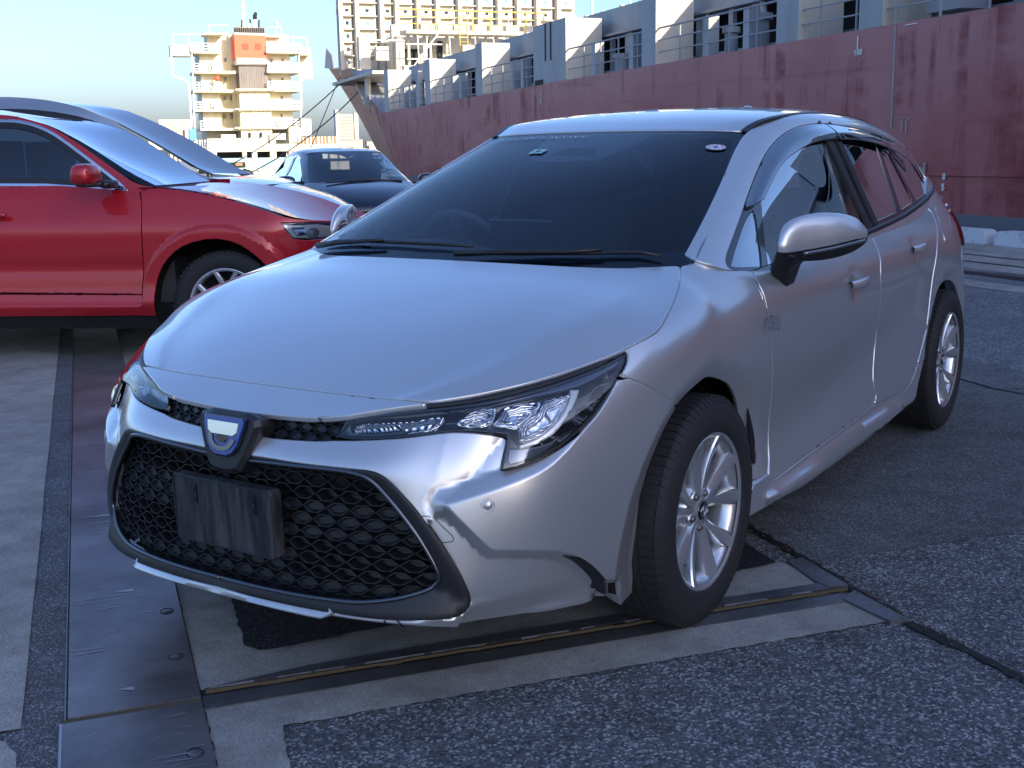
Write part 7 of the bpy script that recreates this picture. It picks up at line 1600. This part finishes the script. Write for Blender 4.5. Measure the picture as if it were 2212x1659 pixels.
otl=[(-4.2,1.82),(-2.65,1.817),(-2.471,1.806),(-2.293,1.787),(-2.116,1.756),(-1.984,1.721),(-1.854,1.677),(-1.681,1.597),(-1.509,1.51),(-1.338,1.41),(-1.209,1.33),(-1.107,1.268),(-.96,1.175),(-.83,1.125),(-.65,1.09),(-.46,1.04),(-.33,.99),(-.1,.92),(.1,.82),(.28,.6),(.28,.32),(-.2,.3),(-.3,.6),(-.55,.75),(-.8,.6),(-.9,.32),(-4.2,.32)]
MP('body_side',otl,M['mpv'],res=.05,holes=(muv(win),),gap=0)
MP('window_trim',win,M['trim'],res=.05,holes=(muv([(-1.46,1.335),(-1.35,1.28),(-1.17,1.19),(-1.12,1.16),(-1.14,1.14),(-1.2,1.125),(-1.40,1.12)]),muv([(-4.0,1.60),(-2.3,1.61),(-1.9,1.555),(-1.60,1.42),(-1.53,1.12),(-4.0,1.12)])),off=-.003,gap=0,rnd=False)
M['sg3']=glassmat('minivan_glass',(.20,.23,.22),1.8)
MP('quarter_light',[(-1.48,1.35),(-1.34,1.30),(-1.15,1.20),(-1.10,1.16),(-1.12,1.12),(-1.42,1.10)],M['sg3'],res=.06,off=-.012,flange=0);MP('side_window',[(-4.0,1.63),(-2.3,1.64),(-1.85,1.57),(-1.57,1.44),(-1.50,1.10),(-4.0,1.10)],M['pg'],res=.08,off=-.012,flange=0)
et=[(-4.2,1.825),(-2.65,1.818),(-2.293,1.788),(-1.984,1.722),(-1.681,1.598),(-1.338,1.411),(-1.107,1.268),(-.96,1.175),(-.83,1.125)]
ct=[(a-.22,b+.02) for a,b in et]
topgrid('roof_and_screen',[toprow(e,c,.40) for e,c in zip(rs(et,20),rs(ct,20))],M['mpv'],mpv,W2)
topgrid('bonnet',[toprow(e,c,.14+max(0,(e[0]+.3))*.5) for e,c in zip(rs([(-.83,1.125),(-.65,1.09),(-.46,1.04),(-.33,.99),(-.1,.92),(.1,.82)],10),rs([(-.80,1.12),(-.6,1.095),(-.42,1.055),(-.25,1.01),(0,.93),(.22,.80)],10))],M['mpv'],mpv,W2)
MP('headlamp',[(-.20,1.0),(-.148,.985),(-.059,.935),(-.0,.90),(.0,.86),(-.104,.90)],M['gloss'],res=.04,off=.004,flange=.01)
mb=MB();mb.box((-2.2,.9,.7),(3.6,1.5,.7));o=meshobj('cabin_floor',[tuple(W2(*v)) for v in mb.V],mb.F,M['dark']);reparent([o],mpv)
mb=MB();mb.grid([[tuple(W2(s,1.8-t_m(min(s,-.3),z),z)) for z in (1.08,.9,.6,.3)] for s in (-4.2,-3,-2,-.9)]);o=mb.build('far_flank',M['mpv']);reparent([o],mpv)
side_wheel(W2,-.6,.34,.34,.23,.04,mpv)
# ------------------------------------------------------------------ dark blue hatchback facing the camera
NA,NP,NY,NS=15.07,3.42,math.radians(179.2),.975
def W3(x,y,z):
    x,y,z=x*NS,y*NS,z*NS;c,s=math.cos(NY),math.sin(NY);return tuple(E3((NA+x*c+y*s,NP+x*s-y*c,z)))
hb=empty('navy_hatchback',tuple(E3((NA,NP,0))),0,'small dark blue hatchback facing the camera with one amber side light lit','car');hb.matrix_world=Matrix.Translation(E3((NA,NP,0)))
def loft(nm,rows,m,smooth=True,par=hb,mirror=True,auto=None):
    # rows: list of half sections, centre first, then mirrored
    R2=[[(x,y,z) for x,y,z in r] for r in rows];R3=[[(x,-y,z) for x,y,z in r[:0:-1]]+r for r in R2]
    # smooth interpolation along and across
    net=Net(R3,.8);U=np.linspace(0,net.nu-1,max(8,net.nu*4));V=np.linspace(0,net.nv-1,net.nv*4);UU,VV=np.meshgrid(U,V,indexing='ij');P=net(UU.ravel(),VV.ravel()).reshape(len(U),len(V),3)
    mb=MB();mb.grid([[W3(*p) for p in r] for r in P]);o=mb.build(nm,m,None,smooth);reparent([o],par);return net
body=[
 [(.80,0,.64),(.79,.25,.63),(.74,.48,.62),(.64,.66,.60),(.50,.76,.56),(.48,.79,.45),(.47,.79,.32),(.46,.77,.22)],
 [(.77,0,.70),(.76,.25,.695),(.71,.45,.69),(.58,.63,.70),(.44,.76,.66),(.40,.815,.52),(.38,.82,.36),(.36,.80,.2)],
 [(.66,0,.775),(.65,.25,.775),(.61,.42,.765),(.50,.60,.77),(.34,.74,.76),(.25,.825,.62),(.2,.835,.42),(.2,.81,.2)],
 [(.45,0,.865),(.44,.27,.862),(.41,.45,.85),(.35,.61,.84),(.22,.735,.83),(.1,.835,.68),(.05,.845,.45),(.05,.82,.2)],
 [(.2,0,.935),(.19,.3,.93),(.16,.5,.92),(.12,.64,.905),(.05,.74,.885),(-.08,.835,.72),(-.15,.845,.48),(-.15,.82,.2)],
 [(-.04,0,.985),(-.05,.3,.982),(-.08,.52,.975),(-.12,.66,.965),(-.2,.755,.93),(-.4,.84,.78),(-.5,.845,.5),(-.5,.82,.2)],
 [(-.3,0,.99),(-.3,.3,.99),(-.35,.52,.985),(-.45,.68,.98),(-.6,.775,.95),(-1.0,.845,.80),(-1.2,.845,.5),(-1.2,.82,.2)],
 [(-2.0,0,1.0),(-2.0,.3,1.0),(-2.0,.52,1.0),(-2.0,.68,1.0),(-2.0,.775,.98),(-2.2,.845,.82),(-2.2,.845,.5),(-2.2,.82,.2)],
 [(-3.1,0,1.0),(-3.1,.3,1.0),(-3.1,.5,1.0),(-3.05,.62,1.0),(-3.0,.72,.98),(-3.0,.78,.82),(-3.0,.78,.5),(-3.0,.76,.25)]]
bnet=loft('body',body,M['navy'])
roofr=[[(-.93,0,1.385),(-.94,.2,1.384),(-.96,.38,1.378),(-.98,.49,1.368),(-1.02,.545,1.345)],[(-1.3,0,1.435),(-1.3,.2,1.433),(-1.3,.4,1.42),(-1.3,.50,1.41),(-1.3,.56,1.385)],[(-1.8,0,1.445),(-1.8,.2,1.443),(-1.8,.4,1.43),(-1.8,.5,1.415),(-1.8,.56,1.385)],[(-2.5,0,1.42),(-2.5,.2,1.417),(-2.5,.38,1.40),(-2.5,.47,1.385),(-2.5,.53,1.35)],[(-3.0,0,1.36),(-3.0,.2,1.355),(-3.0,.34,1.34),(-3.0,.42,1.32),(-3.0,.48,1.28)]]
loft('roof',roofr,M['navy'])
wsr=[[(-.02,0,.96),(-.03,.25,.96),(-.07,.46,.957),(-.12,.60,.953),(-.17,.68,.948)],[(-.32,0,1.12),(-.33,.24,1.118),(-.37,.43,1.11),(-.42,.55,1.10),(-.48,.63,1.085)],[(-.62,0,1.26),(-.63,.22,1.258),(-.66,.40,1.25),(-.70,.51,1.24),(-.75,.58,1.222)],[(-.93,0,1.385),(-.94,.2,1.384),(-.96,.37,1.378),(-.985,.47,1.37),(-1.01,.52,1.358)]]
M['wsn']=glassmat('hatchback_windshield',(.35,.42,.46),1.1)
loft('windshield',wsr,M['wsn'])
for sg in (-1,1):
    def q4(nm,P,m,off=0,bulge=.0):
        mb=MB();n=len(P);mb.add([W3(x,sg*(y+off),z) for x,y,z in P],[tuple(range(n))]);o=mb.build(nm,m);reparent([o],hb)
    # pillars as tapered bars, side glass, frames
    def bar(nm,A,B,w,m): 
        mb=MB().bar(W3(A[0],sg*A[1],A[2]),W3(B[0],sg*B[1],B[2]),w,w*.7);o=mb.build(nm,m);reparent([o],hb)
    def ribbon(nm,L1,L2,m):
        mb=MB();mb.grid([[W3(a[0],sg*a[1],a[2]),W3(*( (a[0]+b[0])/2,sg*((a[1]+b[1])/2+.008),(a[2]+b[2])/2)),W3(b[0],sg*b[1],b[2])] for a,b in zip(L1,L2)]);o=mb.build(nm,m,None,True);reparent([o],hb)
    ribbon('front_pillar',[(-.17,.68,.948),(-.48,.63,1.085),(-.75,.58,1.222),(-1.01,.52,1.358),(-1.3,.56,1.385),(-1.8,.56,1.385),(-2.5,.53,1.35),(-3.0,.48,1.28)],[(-.30,.76,.945),(-.60,.69,1.075),(-.90,.635,1.205),(-1.15,.60,1.31),(-1.4,.60,1.345),(-1.8,.60,1.345),(-2.5,.57,1.31),(-3.0,.52,1.24)],M['navy'])
    q4('front_side_window',[(-.40,.765,.965),(-.62,.688,1.075),(-.92,.635,1.205),(-1.17,.602,1.305),(-1.42,.602,1.338),(-1.50,.70,1.13),(-1.52,.78,.99)],M['sg'])
    q4('rear_side_window',[(-1.58,.78,.99),(-1.55,.70,1.13),(-1.48,.602,1.335),(-1.8,.602,1.338),(-2.4,.575,1.305),(-2.75,.60,1.20),(-2.6,.74,1.04)],M['pg'])
    q4('b_pillar_trim',[(-1.50,.785,.97),(-1.40,.605,1.345),(-1.50,.605,1.345),(-1.60,.785,.97)],M['gloss'],.004)
    bar('belt_moulding',(-.32,.785,.955),(-2.7,.76,1.0),.02,M['trim'])
    ribbon('c_pillar',[(-2.35,.58,1.30),(-2.6,.70,1.1),(-2.7,.77,.97)],[(-3.0,.52,1.24),(-3.05,.58,1.1),(-3.1,.66,.98)],M['navy'])
    blob(lambda x,y,z:np.array(W3(x,y,z)),(-.30,sg*.965,1.0),(.075,.125,.075),'mirror_shell',M['navy'],hb,.75)
    blob(lambda x,y,z:np.array(W3(x,y,z)),(-.30,sg*.85,.945),(.05,.08,.03),'mirror_foot',M['trim'],hb)
    # headlamp unit follows the wing: outline on the body loft
def on_body(pts,off,nm,m,sg,n=1):
    # pts as (u along, v across from centre 0..7) on the loft
    c=(bnet.nv-1)/2;V=[]
    for u,v in pts:
        vv=c+sg*v;P=bnet([u],[vv])[0];h=1e-2;nr=np.cross(bnet([u+h],[vv])[0]-P,bnet([u],[vv+h])[0]-P);nr/=np.linalg.norm(nr)
        if nr[2]<0: nr=-nr
        if nr[0]<-.2 and nr[2]<.2: nr=-nr
        V.append(W3(*(P+nr*off)))
    mb=MB();g=np.mean([np.array(v) for v in V],axis=0);mb.add(V+[tuple(g)],[(i,(i+1)%len(V),len(V)) for i in range(len(V))]);o=mb.build(nm,m,None,True);reparent([o],hb)
M['amber']=mat('amber_light',(.9,.30,.02),.2,0,1,emis=((1,.42,.05),3.0))
for sg in (-1,1):
    on_body([(.95,2.25),(1.35,2.15),(2.0,2.5),(2.7,3.1),(3.5,3.75),(3.8,4.1),(3.2,4.35),(2.4,4.35),(1.7,4.2),(1.2,3.7),(.95,3.0)],.006,'headlamp',M['lensgrey'],sg)
    on_body([(1.4,3.0),(1.7,2.9),(2.1,3.2),(2.2,3.7),(1.9,4.0),(1.5,3.8)],.012,'lamp_reflector',M['chrome'],sg)
    on_body([(1.55,3.2),(1.85,3.2),(1.95,3.5),(1.7,3.7),(1.5,3.5)],.016,'projector',M['lensgrey'],sg)
    if sg<0: on_body([(1.05,2.5),(1.3,2.45),(1.4,2.75),(1.35,3.0),(1.12,2.95)],.014,'side_light',M['amber'],sg)
mb=MB();mb.box((.70,0,.36),(.2,1.0,.22));mb.box((.76,0,.56),(.06,.7,.05));V=[W3(*v) for v in mb.V];o=meshobj('grille_opening',V,mb.F,M['trim']);reparent([o],hb)
mb=MB().tube([W3(.0,-.50,.985),W3(-.07,0,1.005),W3(-.10,.55,.985)],.012,6);o=mb.build('wiper',M['trim']);reparent([o],hb)
for c,d,nm in (((-1.6,0,.7),(3.0,1.4,.5),'cabin_floor'),((-.42,0,.93),(.3,1.3,.08),'dashboard'),((-1.35,.36,1.0),(.14,.42,.55),'seat_back'),((-1.35,-.36,1.0),(.14,.42,.55),'seat_back'),((-2.2,0,.95),(.14,1.1,.35),'rear_seat')):
    mb=MB().box(c,d);o=meshobj(nm,[W3(*v) for v in mb.V],mb.F,M['interior']);reparent([o],hb)
for y in (.36,-.36): blob(lambda x,y_,z:np.array(W3(x,y_,z)),(-1.37,y,1.31),(.05,.12,.08),'headrest',M['seat'],hb)
for sx in (0,-2.55):
    for sg in (-1,1):
        mb=MB().lathe([(0,.0),(.20,.0),(.21,.02),(.28,.02),(.30,0),(.30,-.18),(0,-.18)],(0,0,0),'y',40);o=meshobj('wheel',[W3(sx+x,sg*(.80+y*1),.30+z) for x,y,z in mb.V],mb.F,M['rubber'],None,True);reparent([o],hb)
